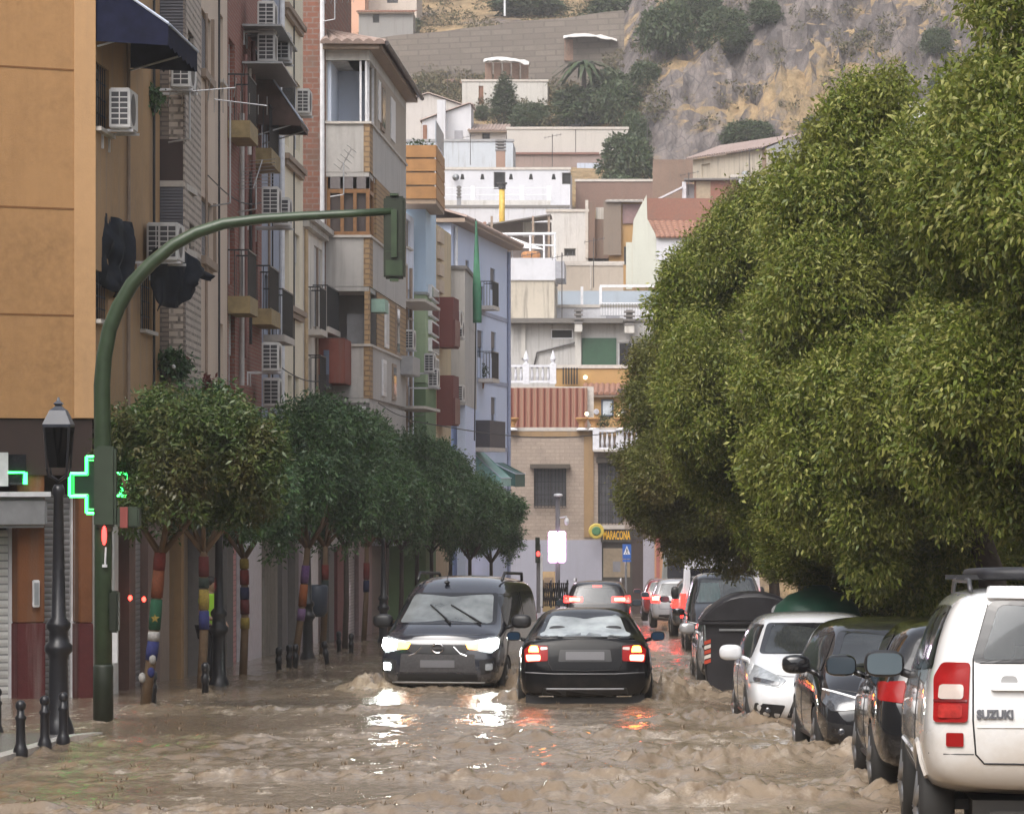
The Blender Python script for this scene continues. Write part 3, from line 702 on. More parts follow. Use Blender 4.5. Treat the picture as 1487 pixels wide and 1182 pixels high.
# ================================================================== building D, red brick with many air conditioners
FD = Fr((PX(330, 64.5), 64.5), (PX(380, 72.2), 72.2))
bD = thing('apartment_building', 'red brick apartment front crowded with pipes, yellow balcony edges and air conditioners', 'building', FD.p(0, 0, G(66)))
hD = [FD.rect(332, 341, 60, 160), FD.rect(332, 341, 330, 415), FD.rect(332, 341, 455, 575), FD.rect(366, 374, 75, 140), FD.rect(366, 374, 330, 420)]
body(FD, 0, FD.L, G(66) + 2.8, ZT, REDB, bD, hD)
YEL = plain('yellow_balcony_edge', (.27, .20, .095), .7, var=.25)
for i, h in enumerate(hD): window(FD, h, bD, FRAME_W, PANE if i % 2 else PANE_D, .16, None, BLIND_W if i == 2 else None, .5)
for (x0, x1, y) in ((330.5, 343, 175), (364, 378, 215), (330.5, 343, 430), (364, 378, 448)):
    u0, u1 = FD.u(x0), FD.u(x1); z = FD.z(y, u0)
    s = MB(); FD.box(s, u0, u1, .003, .42, z - .32, z); bo = obj('balcony', s, YEL, bD); railing(FD, u0 + .03, u1 - .03, .38, z, z + .85, IRON, bo)
for i, (x, r, m) in enumerate(((346, .05, plain('white_pipe', (.5, .48, .46), .4)), (351, .035, plain('brick_red_pipe', (.2, .09, .075), .5)), (355, .05, plain('white_pipe', (.5, .48, .46), .4)), (359, .03, CABLE), (362, .045, plain('brick_red_pipe', (.2, .09, .075), .5)))):
    pipe(FD, FD.u(x), .07 + .01 * (i % 3), FD.z((560, 520, 225, 500, 380)[i], FD.u(x)), FD.z((165, 80, 100, 250, 60)[i], FD.u(x)), m, bD, r)
for (x, y, n, l) in ((353, 44, .28, 'white air conditioner at the very top of the red brick front'), (353, 90, .28, 'white air conditioner on the long shelf high on the red brick front'),
                     (366, 88, .42, 'grilled air conditioner sharing the long shelf on the red brick front'), (358, 313, .30, 'white air conditioner half hidden by the curved signal arm on red brick'),
                     (366, 328, .42, 'dusty air conditioner just under the curved signal arm'), (358, 539, .30, 'white air conditioner on red brick just above the street tree tops'), (367, 590, .2, 'low white air conditioner poking from the tree leaves on red brick')):
    ac_unit(FD, FD.u(x), FD.z(y, FD.u(x)), l, n0=n, dp=.34)
t = MB(); 
for y in (38, 92): FD.box(t, FD.u(350), FD.u(376), .02, .80, FD.z(y + 3, FD.u(352)), FD.z(y, FD.u(352)))
obj('steel_shelf', t, STEEL, bD)
awning('balcony_awning', 'rust brown awning sloping from the red brick front', FD, FD.u(368), FD.L - .05, FD.z(75, FD.L * .8), FD.z(190, FD.L), .95, plain('rust_brown_canvas', (.085, .05, .04), .7, var=.3), .1)
shopfronts(FD, bD, [(330, 334, 'pilaster', GREYD), (334, 352, 'shutter', SHUT_R), (352, 358, 'door', DARKIN), (358, 380, 'wall', plain('pale_grey_shop_wall', (.62, .62, .66), .5))], G(66) + 3.1)
# ================================================================== building E, grey-blue strip; F, cream block
FE = Fr((PX(380, 72.3), 72.3), (PX(406, 76.6), 76.6))
bE = thing('apartment_building', 'narrow blotchy grey blue apartment front beside the cream block', 'building', FE.p(0, 0, G(74)))
hE = [FE.rect(384, 391, 60, 150), FE.rect(384, 391, 400, 480)]
body(FE, 0, FE.L, G(74) + 2.8, ZT, GREYBLUE, bE, hE)
for h in hE: window(FE, h, bE, FRAME_D, PANE_D, .16)
u0, u1 = FE.u(382), FE.u(398)
for y in (486, 170): balcony(FE, u0, u1, .45, FE.z(y, u0), .95, bE)
pipe(FE, FE.L - .08, .06, G(74) + 2.9, ZT - .1, FRAME_W, bE, .05)
shopfronts(FE, bE, [(380, 399, 'pilaster', plaster('mottled_stone_pier', (.23, .21, .18), .9, .35, stain_col=(.10, .09, .08))), (399, 406, 'shutter', SHUT_G)], G(74) + 3.1)
FF = Fr((PX(406, 76.7), 76.7), (PX(440, 82.6), 82.6))
bF = thing('apartment_building', 'tall smooth cream apartment front with moulded window sills', 'building', FF.p(0, 0, G(79)))
hF = [FF.rect(412, 420, 120, 212), FF.rect(427, 436, 120, 220), FF.rect(412, 420, 330, 436), FF.rect(426, 435, 340, 440), FF.rect(414, 421, -70, -8), FF.rect(418, 424, 545, 590), FF.rect(428, 434, 548, 590)]
body(FF, 0, FF.L, G(79) + 2.8, ZT, CREAM, bF, hF)
for i, h in enumerate(hF): window(FF, h, bF, FRAME_W if i % 2 else CORN, PANE, .16, None, BLIND_W if i % 3 == 0 else None, .4)
for (a_, b_, y) in ((410, 437, 222), (409, 437, 440), (410, 436, 3)):
    u0, u1 = FF.u(a_), FF.u(b_); z = FF.z(y, u0); s = MB(); FF.box(s, u0, u1, .003, .16, z - .12, z); FF.box(s, u0 + .1, u1 - .1, .003, .10, z - .24, z - .122); obj('moulded_sill', s, CORN, bF)
pipe(FF, .07, .06, G(79) + 2.9, ZT - .1, FRAME_W, bF, .05)
ac_unit(FF, FF.u(424), FF.z(165, FF.u(424)), 'white air conditioner on the cream front beside its upper window', n0=.1)
shopfronts(FF, bF, [(406, 413, 'pilaster', GREYD), (413, 425, 'shutter', plain('grey_panel_door', (.36, .35, .37), .5)), (425, 430, 'pilaster', GREYD), (430, 440, 'wall', plain('mauve_shop_wall', (.25, .22, .25), .6))], G(79) + 3.1)
# ================================================================== F2, small old white house
FW = Fr((PX(440, 82.7), 82.7), (PX(474, 89), 89))
bW = thing('town_house', 'small old white house with iron balconies below a rough brick party wall', 'house', FW.p(0, 0, G(85)))
hW = [FW.rect(444, 450, 420, 480), FW.rect(456, 468, 360, 476), FW.rect(444, 450, 520, 575), FW.rect(458, 468, 575, 640)]
body(FW, 0, FW.L, G(85) + 2.8, PZ(335, 86), plaster('old_white_house', (.70, .66, .60), .6, .1), bW, hW, back=5)
for i, h in enumerate(hW): window(FW, h, bW, FRAME_W, FRAME_W if i == 1 else PANE, .14, None, BLIND_W if i == 1 else None, .8)
s = MB(); z = PZ(335, 86); FW.box(s, -.05, FW.L, -.3, .28, z, z + .13); FW.box(s, -.05, FW.L, -.3, .16, z - .14, z - .003); obj('cornice', s, WHITE2, bW)
for (a_, b_, y) in ((443, 452, 478), (454, 472, 474), (443, 452, 577)):
    u0, u1 = FW.u(a_), FW.u(b_); balcony(FW, u0, u1, .4, FW.z(y, u0), 1.0, bW)
pipe(FW, .1, .07, G(85) + 2.9, z - .2, plain('ochre_pipe', (.45, .33, .2), .6), bW, .05)
shopfronts(FW, bW, [(440, 452, 'shutter', SHUT_G), (452, 462, 'wall', plain('white_shop_wall', (.65, .65, .66), .5)), (462, 474, 'shutter', plain('dark_shop_front', (.07, .06, .065), .4))], G(85) + 3.1)
# ================================================================== H, block with stacked projecting balconies
dH = 88.0; xH = PX(537, dH)
FH0 = Fr((PX(430, dH), dH), (PX(474, dH), dH))                     # rough side wall rising over the little house
FH1 = Fr((PX(473, dH), dH), (xH, dH)); FH2 = Fr((xH, dH), (xH + .12, 100.2))
bH = thing('apartment_building', 'grey apartment block with stacked projecting balconies and tiled eaves', 'building', FH1.p(0, 0, G(dH)))
mb = MB(); FH0.wall(mb, -3.5, FH0.L - .02, PZ(560, dH), ZT + 2, .3); FH0.box(mb, -3.4, FH0.L - .1, -9, -.31, 0, ZT + 1.9); obj('party_wall', mb, RUBBLE, bH)
pipe(FH0, FH0.L - .10, .08, PZ(560, dH), ZT + 1, FRAME_W, bH, .06)
zl = lambda y: PZ(y, dH)
# street wall behind the balcony stack and the stack itself, level by level
mb = MB(); FH2.box(mb, .05, FH2.L, -1.6, -1.1, G(95) + 2.6, zl(62)); obj('wall', mb, GREY, bH)
def parapet(y0, y1):
    m = MB(); FH1.box(m, 0, FH1.L - .16, -.14, 0, zl(y1), zl(y0)); o = obj('balcony_parapet', m, GREY, bH)
    q = MB(); FH1.box(q, FH1.L - .158, FH1.L, -.14, .004, zl(y1), zl(y0)); FH2.box(q, .14, .9, -.14, .002, zl(y1), zl(y0)); obj('brick_corner', q, QUOIN, o)
    f = MB(); FH2.box(f, .9, FH2.L, -.14, 0, zl(y1), zl(y0)); obj('street_parapet', f, GREY, o)
    c = MB(); FH1.box(c, -.02, FH1.L + .04, -.2, .05, zl(y0), zl(y0) + .06); FH2.box(c, .2, FH2.L, -.2, .05, zl(y0), zl(y0) + .06); obj('coping', c, SILL, o)
    fl = MB(); FH1.box(fl, .003, FH1.L - .02, -11.9, -.01, zl(y1) - .12, zl(y1) - .003); obj('balcony_floor', fl, GREY, o)
parapet(180, 250); parapet(345, 416); parapet(503, 578)
BLUEW = plaster('pale_blue_loggia', (.66, .72, .84), .2, .04)
m = MB(); FH1.box(m, 0, FH1.L - .05, -2.6, -2.4, zl(180), zl(75)); FH1.box(m, .0, .12, -2.39, -.2, zl(180), zl(75)); obj('loggia_wall', m, BLUEW, bH)
m = MB(); FH1.box(m, .0, FH1.L - .1, -2.3, -.02, zl(88), zl(68)); FH1.box(m, 0, FH1.L, -.14, -.0, zl(88), zl(66)); FH2.box(m, .1, FH2.L, -.6, 0, zl(88), zl(66)); obj('loggia_lintel', m, WHITE2, bH)
m = MB()
for uu in (FH1.L - .1, FH1.L - .24): FH1.box(m, uu - .025, uu + .025, -.1, -.04, zl(178), zl(88))
FH2.box(m, .3, .36, -.1, -.04, zl(178), zl(88)); FH2.box(m, 1.7, 1.76, -.1, -.04, zl(178), zl(88)); pieces('loggia_post', m, FRAME_W, bH)
m = MB(); FH2.box(m, 2.0, FH2.L, -.2, 0, zl(180), zl(88)); obj('street_wall', m, TAN, bH)
m = MB(); FH2.box(m, 2.4, 3.4, .003, .03, zl(160), zl(100)); FH2.box(m, 6.5, 8, .003, .03, zl(165), zl(100)); pieces('pale_shutter', m, FRAME_W, bH)
# timber glazed gallery
gz0, gz1 = zl(343), zl(252)
m = MB(); 
for uu in (.02, FH1.L * .33, FH1.L * .62, FH1.L - .1): FH1.box(m, uu, uu + .09, -.1, -.02, gz0, gz1)
FH1.box(m, .115, FH1.L, -.1, -.022, gz0, gz0 + .12); FH1.box(m, .115, FH1.L, -.1, -.022, gz1 - .5, gz1 - .4); FH2.box(m, .05, .15, -.1, -.02, gz0, gz1); FH2.box(m, 1.4, 1.5, -.1, -.02, gz0, gz1); FH2.box(m, .16, 1.39, -.1, -.02, gz1 - .5, gz1 - .4)
g_ = obj('timber_gallery', m, WOOD, bH)
m = MB(); FH1.box(m, .1, FH1.L - .1, -.14, -.11, gz0, gz1); FH2.box(m, .1, 2.0, -.14, -.11, gz0, gz1); obj('gallery_glass', m, glassy('gallery_glass', (.09, .075, .075)), g_)
m = MB(); FH1.box(m, .05, FH1.L, -.1, -.02, gz1 - .39, gz1); obj('gallery_panel', m, plain('grey_brown_panel', (.17, .15, .15), .6), g_)
m = MB(); FH2.box(m, 2.0, FH2.L, -.2, 0, zl(345), zl(250) - .0); obj('street_wall', m, QUOIN, bH)
# dark open balcony
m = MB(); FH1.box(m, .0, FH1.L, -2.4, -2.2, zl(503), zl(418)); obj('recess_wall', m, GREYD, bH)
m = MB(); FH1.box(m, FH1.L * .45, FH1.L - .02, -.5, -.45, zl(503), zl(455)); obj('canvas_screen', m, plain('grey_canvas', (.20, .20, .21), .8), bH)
m = MB(); FH2.box(m, .02, .3, -.14, -.01, zl(503), zl(418)); FH2.box(m, 2.2, FH2.L, -.2, 0, zl(503), zl(418)); obj('brick_pier', m, QUOIN, bH)
m = MB(); FH2.box(m, .4, 1.6, .003, .35, zl(452), zl(433)); obj('balcony_blind', m, plain('green_white_blind', (.25, .38, .32), .6), bH)
m = MB(); FH2.box(m, .02, FH2.L, -.25, -.0, zl(690), zl(578) - .13); obj('ground_wall', m, GREY, bH)
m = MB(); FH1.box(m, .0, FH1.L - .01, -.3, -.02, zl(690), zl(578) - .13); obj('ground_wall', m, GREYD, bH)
m = MB(); FH1.box(m, FH1.L * .55, FH1.L - .1, -.018, .02, zl(640), zl(590)); obj('white_shutter', m, BLIND_W, bH)
for k, (u_, y0, y1) in enumerate(((3.2, 100, 170), (5.4, 270, 335), (8.6, 265, 335), (4.5, 425, 495), (8.2, 420, 500), (3.6, 515, 570), (7.0, 515, 572))):
    m = MB(); FH2.box(m, u_, u_ + 1.1, .003, .05, zl(y1), zl(y0)); wo = obj('window', m, FRAME_W if k % 2 else CORN, bH)
    m = MB(); FH2.box(m, u_ + .1, u_ + 1.0, .051, .058, zl(y1) + .1, zl(y0) - .1); obj('pane', m, BLIND_W if k % 2 else PANE_D, wo)
# tiled eaves
def tile_sheet(name, p00, p10, p01, p11, m, parent, pitch=.24, amp=.08, rows=2):
    """a sloping sheet of barrel tiles between eave p00-p10 and ridge p01-p11."""
    p00, p10, p01, p11 = map(Vector, (p00, p10, p01, p11)); L = (p10 - p00).length; k = max(4, int(L / pitch)) * 4; nn = (p10 - p00).cross(p01 - p00).normalized()
    if nn.z < 0: nn = -nn
    mb = MB()
    for j in range(rows + 1):
        for i in range(k + 1):
            q = i / k; a = p00.lerp(p10, q); b = p01.lerp(p11, q); mb.v.append(tuple(a.lerp(b, j / rows) + nn * (amp * abs(math.sin(math.pi * i / 4)) + .01)))
    for i in range(k + 1): q = i / k; mb.v.append(tuple(p00.lerp(p10, q) - nn * .05))
    for j in range(rows):
        for i in range(k): a = j * (k + 1) + i; mb.f.append((a, a + 1, a + k + 2, a + k + 1))
    for i in range(k): mb.f.append((i, i + 1, (rows + 1) * (k + 1) + i + 1, (rows + 1) * (k + 1) + i))
    return obj(name, mb, m, parent)
ze = zl(64)
tile_sheet('roof', FH1.p(-.1, .45, ze), FH2.p(-.4, .42, ze), FH1.p(-.1, -3.2, ze + 1.0), FH2.p(3.2, -3.2, ze + 1.0), TILE_G, bH)
tile_sheet('roof', FH2.p(-.4, .42, ze), FH2.p(FH2.L + .3, .42, ze), FH2.p(3.2, -3.2, ze + 1.0), FH2.p(FH2.L + .3, -3.2, ze + 1.0), TILE_G, bH)
m = MB(); FH1.box(m, -.05, FH1.L + .25, -.2, .3, ze - .16, ze - .04); FH2.box(m, -.2, FH2.L + .2, -.2, .32, ze - .165, ze - .045); obj('eaves_board', m, CORN, bH)
m = MB(); m.tube([FH2.p(-.35, .46, ze - .02), FH2.p(FH2.L + .2, .46, ze - .05)], .06, 8); obj('gutter', m, plain('dark_gutter', (.06, .05, .05), .5), bH)
# red hanging balcony box below
u0 = FW.u(462)
m = MB(); bx = PX(457, 86); z0_, z1_ = PZ(557, 86), PZ(491, 86)
m.box(PX(457, 86), PX(503, 86.5), 86.0, 88.0, z0_, z1_); o = obj('enclosed_balcony', m, plaster('faded_red_panel', (.19, .062, .047), .6, .2), bH); bev(o, .02)
m = MB(); m.box(PX(470, 86), PX(478, 86), 85.985, 85.998, z0_ + .1, z1_ - .3); obj('blue_stripe', m, plain('grey_blue_panel', (.12, .15, .22), .6), o)
m = MB(); m.box(PX(457, 86), PX(478, 86), 85.9, 86.9, z0_ - .12, z0_ + .22); obj('balcony_tray', m, plain('dark_tray', (.05, .045, .06), .6), o)
shopfronts(Fr((PX(474, 89), 89), (PX(560, 104), 104)), bH, [(474, 482, 'pilaster', GREYD), (482, 490, 'door', plain('pale_door', (.4, .42, .45), .5)), (490, 500, 'wall', plain('dark_red_wall', (.16, .05, .05), .6)), (500, 507, 'shutter', plain('bright_red_front', (.42, .06, .05), .5)), (507, 521, 'shutter', SHUT_G), (521, 540, 'wall', plain('pinkish_wall', (.3, .22, .22), .6)), (540, 560, 'shutter', plain('dark_shop_front', (.07, .06, .065), .4))], G(95) + 3.0)
# ================================================================== I, cluttered white fronts
FI = Fr((PX(572, 100.4), 100.4), (PX(601, 107), 107))
bI = thing('town_house', 'bluish white peeling house front cluttered with pipes behind the balcony block', 'house', FI.p(0, 0, G(102)))
hI = [FI.rect(578, 583, 430, 470), FI.rect(590, 596, 320, 360), FI.rect(590, 596, 420, 462), FI.rect(579, 584, 530, 575), FI.rect(591, 597, 560, 610)]
body(FI, 0, FI.L, G(102) + 2.6, PZ(300, 102), plaster('bluish_white_render', (.64, .68, .78), .7, .1, stain_col=(.3, .27, .25)), bI, hI, back=5)
for h in hI: window(FI, h, bI, CORN, PANE, .14, SILL)
for y in (438, 591): s = MB(); FI.box(s, 0, FI.u(597), .003, .9, PZ(y + 4, 102), PZ(y, 102)); obj('canopy', s, SILL, bI)
for x in (576, 587, 594): pipe(FI, FI.u(x), .06, G(102) + 3, PZ(380, 102), CORN, bI, .05)
ac_unit(FI, FI.u(573.5), PZ(508, 101), 'grey air conditioner on the peeling bluish white house', n0=.25); ac_unit(FI, FI.u(592), PZ(541, 105), 'upper white air conditioner beside the green painted wall', n0=.5); ac_unit(FI, FI.u(593), PZ(562, 105), 'lower white air conditioner beside the green painted wall', n0=.6)
bx = MB(); FI.box(bx, FI.u(561) , FI.u(573), .35, .75, PZ(547, 100), PZ(520, 100)); o = solo('meter_cabinet', 'square grey meter cabinet hanging on the balcony block corner', 'cabinet', bx, plain('grey_cabinet', (.3, .3, .31), .5), FI.p(FI.u(567), .5, PZ(547, 100))); bev(o, .02)
# ================================================================== J, light blue and green tower with timber box balcony
FJ1 = Fr((PX(588, 107.2), 107.2), (PX(618, 107.2), 107.2)); FJ2 = Fr((PX(618, 107.2), 107.2), (PX(633, 112.5), 112.5))
bJ = thing('town_house', 'slim tower house, pale blue above and green below, with a timber box balcony on top', 'house', FJ1.p(FJ1.L, 0, G(107)))
zj = lambda y: PZ(y, 107.2)
for (y0, y1, m, nm) in ((292, 425, SKYBLUE, 'upper_wall'), (426, 556, GREENL, 'middle_wall'), (557, 900, GREENP, 'lower_wall')):
    a = MB(); FJ1.box(a, 0, FJ1.L, -5, 0, zj(y1) + .004, zj(y0)); FJ2.box(a, 0.002, FJ2.L, -4, .003, zj(y1) + .004, zj(y0)); obj(nm, a, m, bJ)
a = MB(); FJ1.box(a, -.02, FJ1.L + .05, -.2, .05, zj(428), zj(424)); FJ2.box(a, .06, FJ2.L, -.2, .05, zj(428), zj(424)); obj('string_course', a, plain('grey_band', (.26, .28, .28), .7), bJ)
for k in range(6):
    y = 410 + k * 26; a = MB(); FJ2.box(a, 1.2, FJ2.L - .2, .004, .12, zj(y + 20), zj(y)); b_ = obj('window', a, FRAME_W, bJ); a = MB(); FJ2.box(a, 1.4, FJ2.L - .4, .121, .126, zj(y + 18), zj(y + 3)); obj('pane', a, PANE, b_)
d0 = 105.0
a = MB(); a.box(PX(581, d0), PX(633, d0), d0, 109.6, PZ(296, d0), PZ(289, d0)); tb = obj('box_balcony', a, plain('balcony_underside', (.33, .24, .17), .7), bJ)
a = MB()
for k in range(4): z0_ = PZ(289, d0) + k * .42; a.box(PX(581, d0), PX(633, d0), d0 - .05, d0 - .01, z0_ + .004, z0_ + .37); a.box(PX(633, d0) - .02, PX(633, d0) + .02, d0, 109.6, z0_ + .004, z0_ + .37)
a.v = [v for v in a.v]; 
obj('timber_cladding', a, plain('varnished_timber', (.33, .165, .06), .5, var=.18, scale=3), tb)
a = MB(); a.box(PX(582, d0), PX(633, d0) - .04, d0 + .02, d0 + .06, PZ(289, d0), PZ(289, d0) + 1.6); obj('backing', a, plain('pale_backing', (.4, .33, .26), .7), tb)
a = MB(); a.box(PX(633, d0) - .03, PX(633, d0) + .0, 105.2, 109.4, PZ(289, d0) + 1.70, PZ(289, d0) + 2.4); obj('glass_screen', a, glassy('grey_screen', (.3, .33, .38), .2), tb)
# ================================================================== J2 red strip, cream strip; K concrete bay; L pale blue house
FJ3 = Fr((PX(633, 112.6), 112.6), (PX(655, 117.6), 117.6))
bJ2 = thing('town_house', 'cream house front with dark red shuttered bays beside the green tower', 'house', FJ3.p(0, 0, G(114)))
hJ = [FJ3.rect(634, 641, 300, 420)]
body(FJ3, 0, FJ3.L, G(114) - .3, PZ(330, 114), plaster('warm_cream_render', (.52, .42, .28), .5, .1), bJ2, (), back=5)
for (y0, y1) in ((433, 505), (546, 618)):
    a = MB(); FJ3.box(a, .2, FJ3.u(642.5), .003, .55, PZ(y1, 113.5), PZ(y0, 113.5)); r_ = obj('red_bay', a, REDP, bJ2)
    a = MB(); FJ3.box(a, .3, FJ3.u(642), .551, .60, PZ(y1, 113.5) + .05, PZ(y1, 113.5) + .9); obj('bay_rail', a, plain('dark_red_rail', (.12, .03, .03), .5), r_)
for k in range(4): 
    y = 335 + k * 24; a = MB(); FJ3.box(a, .3, 1.8, .003, .10, PZ(y + 18, 113.5), PZ(y, 113.5)); obj('window', a, plain('pale_tan_window', (.45, .36, .28), .5), bJ2)
for (x, y, l) in ((642.5, 476, 'pair end air conditioner beside the dark red bay'), (646, 490, 'air conditioner between the dark red bay and the concrete bay'), (646.5, 583, 'air conditioner on cream wall at the foot of the concrete bay')):
    ac_unit(FJ3, FJ3.u(x), PZ(y, 115), l, n0=.3)
dK = 117.7
FK1 = Fr((PX(650, dK), dK), (PX(675, dK), dK)); FK2 = Fr((PX(675, dK), dK), (PX(692, 126), 126))
bK = thing('town_house', 'grey concrete house bay with tall narrow windows in front of the pale blue house', 'house', FK1.p(FK1.L, 0, G(dK)))
zk = lambda y: PZ(y, dK)
a = MB(); FK1.box(a, 0, FK1.L, -8, 0, zk(586), zk(391)); FK2.wall(a, .002, FK2.L, zk(588), zk(391), .2, [(1.0, 3.6, zk(570), zk(470)), (4.2, 7.2, zk(570), zk(470))], .3); obj('wall', a, GREY, bK)
for h in ((1.0, 3.6, zk(570), zk(470)), (4.2, 7.2, zk(570), zk(470))): window(FK2, h, bK, FRAME_W, PANE, .3)
a = MB(); FK1.box(a, .3, FK1.L, -8, -.5, G(dK) - .3, zk(588)); obj('ground_wall', a, PALEBLUE, bK)
a = MB(); FK1.box(a, -.05, FK1.L + .08, -8, .08, zk(391), zk(386)); obj('roof_slab', a, GREYD, bK)
FL = Fr((PX(655, 124), 124), (PX(737, 139), 139))
bL = thing('town_house', 'pale blue house with narrow windows and green awnings at the end of the row', 'house', FL.p(FL.L, 0, G(139)))
hL = [FL.rect(712, 719, 390, 422), FL.rect(713, 720, 482, 521), FL.rect(713, 720, 577, 617), FL.rect(693, 701, 480, 520), FL.rect(694, 702, 415, 448), FL.rect(676, 681, 378, 395)]
zLt = PZ(343, 131)
body(FL, 0, FL.L, G(130) - .4, zLt, PALEBLUE, bL, hL, back=6)
for h in hL: window(FL, h, bL, plain('grey_frame', (.25, .26, .30), .5), PANE_D, .14, None, BLIND_D, .6)
for y in (457, 553, 649):
    z = PZ(y, 135); a = MB(); FL.box(a, FL.u(690), FL.L, .003, .04, z - .16, z); obj('string_course', a, plain('blue_grey_band', (.28, .31, .42), .7), bL)
pipe(FL, FL.L - .12, .08, G(139), zLt - .1, plain('blue_grey_band', (.28, .31, .42), .7), bL, .07); pipe(FL, FL.u(659), .08, zk(386), zLt - .1, FRAME_W, bL, .07)
a = MB(); FL.box(a, -.3, FL.L + .5, -1.5, .55, zLt, zLt + .14); obj('eaves_board', a, CORN, bL)
tile_sheet('roof', FL.p(-.3, .6, zLt + .16), FL.p(FL.L + .5, .6, zLt + .16), FL.p(-.3, -5.5, zLt + 2.0), FL.p(FL.L + .5, -5.5, zLt + 2.0), TILE_G, bL)
for (x0, x1, y, hh) in ((693, 703, 552, 1.0), (694, 703, 448, .9)): u0, u1 = FL.u(x0), FL.u(x1); balcony(FL, u0, u1, .6, PZ(y, 133), hh, bL)
balcony(FL, FL.u(672), FL.u(696), 1.0, PZ(650, 128), 1.0, bL, panel=plain('dark_mesh_panel', (.055, .05, .06), .7))
cr_ = MB(); cr_.box(PX(671, 127), PX(684, 127), 126.2, 126.9, PZ(636, 127), PZ(613, 127)); solo('storage_crate', 'pale crate strapped outside the dark mesh balcony', 'crate', cr_, plain('pale_crate', (.4, .38, .34), .7), (PX(677, 127), 126.5, PZ(636, 127)))
DGREEN = plain('dark_green_canvas', (.03, .10, .085), .6, var=.25); LGREEN = plain('light_green_canvas', (.22, .42, .38), .55, var=.1)
awning('shop_awning', 'pale green awning over the ground floor of the pale blue house', FL, FL.u(686), FL.u(702), PZ(657, 132), PZ(694, 132), 1.05, LGREEN, .3)
awning('shop_awning', 'dark green awning at the far corner of the pale blue house', FL, FL.u(716), FL.u(731), PZ(672, 137), PZ(688, 137), .85, DGREEN, .5)
# green flag pennant
fl = MB(); 
for j in range(25):
    q = j / 24; wd = .02 + .13 * min(1, q * 1.5); y = 321 + 148 * q; c = P(691.5 + 1.5 * q, y, 121); fo_ = .06 * math.sin(q * 9)
    fl.v += [(c.x - wd, c.y + fo_, c.z), (c.x, c.y - fo_ - .03, c.z), (c.x + wd, c.y + fo_, c.z)]
for j in range(24):
    for i in range(2): k = 3 * j + i; fl.f.append((k, k + 1, k + 4, k + 3))
fo_ = thing('pennant_banner', 'long green pennant banner hanging in front of the pale blue house', 'banner', P(691, 321, 121)); c_ = obj('cloth', fl, plain('green_flag_cloth', (.045, .16, .09), .7), fo_, True); c_.modifiers.new('c', 'SOLIDIFY').thickness = .01
a = MB(); a.tube([P(690.6, 318, 121), P(692, 400, 121.3), tuple(P(689, 640, 121.5))], .025, 6); obj('pole', a, IRON, fo_)
# overhead cable
a = MB(); pts = []
for k in range(21):
    q = k / 20; pts.append(tuple(P(596 + 160 * q, 612, 104).lerp(P(596 + 160 * q, 622, 140), 0)))
A_ = P(598, 611, 104); B_ = P(945, 618, 141)
a.tube([tuple(A_.lerp(B_, k / 24) - Vector((0, 0, .5 * math.sin(math.pi * k / 24)))) for k in range(25)], .018, 5)
solo('overhead_cable', 'black cable slung across the end of the street', 'cable', a, CABLE, tuple(A_))
# ================================================================== aerials and dishes on the fronts
def yagi(label, base, boom, n=9, el=.45, mast=.9, tilt=0.0, group='television aerials on the left fronts'):
    o = thing('television_aerial', label, 'aerial', base, group=group); b = Vector(base)
    m = MB(); m.tube([b, b + Vector((0, 0, mast))], .018, 6); m.tube([b, b + Vector((-.35, .1, -.05))], .015, 6); obj('mast', m, ALU, o)
    t = b + Vector((0, 0, mast)); dr = Vector(boom); L = dr.length; dn = dr.normalized(); sd_ = dn.cross(Vector((0, 0, 1))).normalized()
    sd_ = (sd_ * math.cos(tilt) + Vector((0, 0, 1)) * math.sin(tilt))
    m = MB(); m.tube([t - dr * .3, t + dr * .7], .012, 6); obj('boom', m, ALU, o)
    m = MB()
    for k in range(n): c = t - dr * .3 + dr * k / (n - 1); e = el * (1 - .35 * k / n); m.tube([c - sd_ * e / 2, c + sd_ * e / 2], .007, 5)
    obj('element', m, ALU, o)
yagi('aerial with long horizontal boom fixed near the brick pier', FS.p(FS.u(225), .55, PZ(205, 55)), (1.0, .3, .12), 6, .5, .75, .9)
yagi('tall aerial on a dark mast in front of the beige block', FC.p(FC.u(296), .45, PZ(300, 60)), (.9, .1, -.1), 7, .5, 1.75, 1.0)
yagi('grid of aerial rods in front of the red brick front', FD.p(FD.u(333), .5, PZ(310, 66)), (.15, .2, .55), 9, 1.0, .55, .0)
yagi('aerial bending over the parapet of the grey balcony block', FH1.p(.5, .5, PZ(285, 88)), (.3, -.2, .5), 5, .6, .8, .4)
yagi('thin aerial on the roof edge of the balcony block', FH1.p(.25, .2, PZ(30, 88)), (.7, .2, .0), 6, .5, .6, .9)
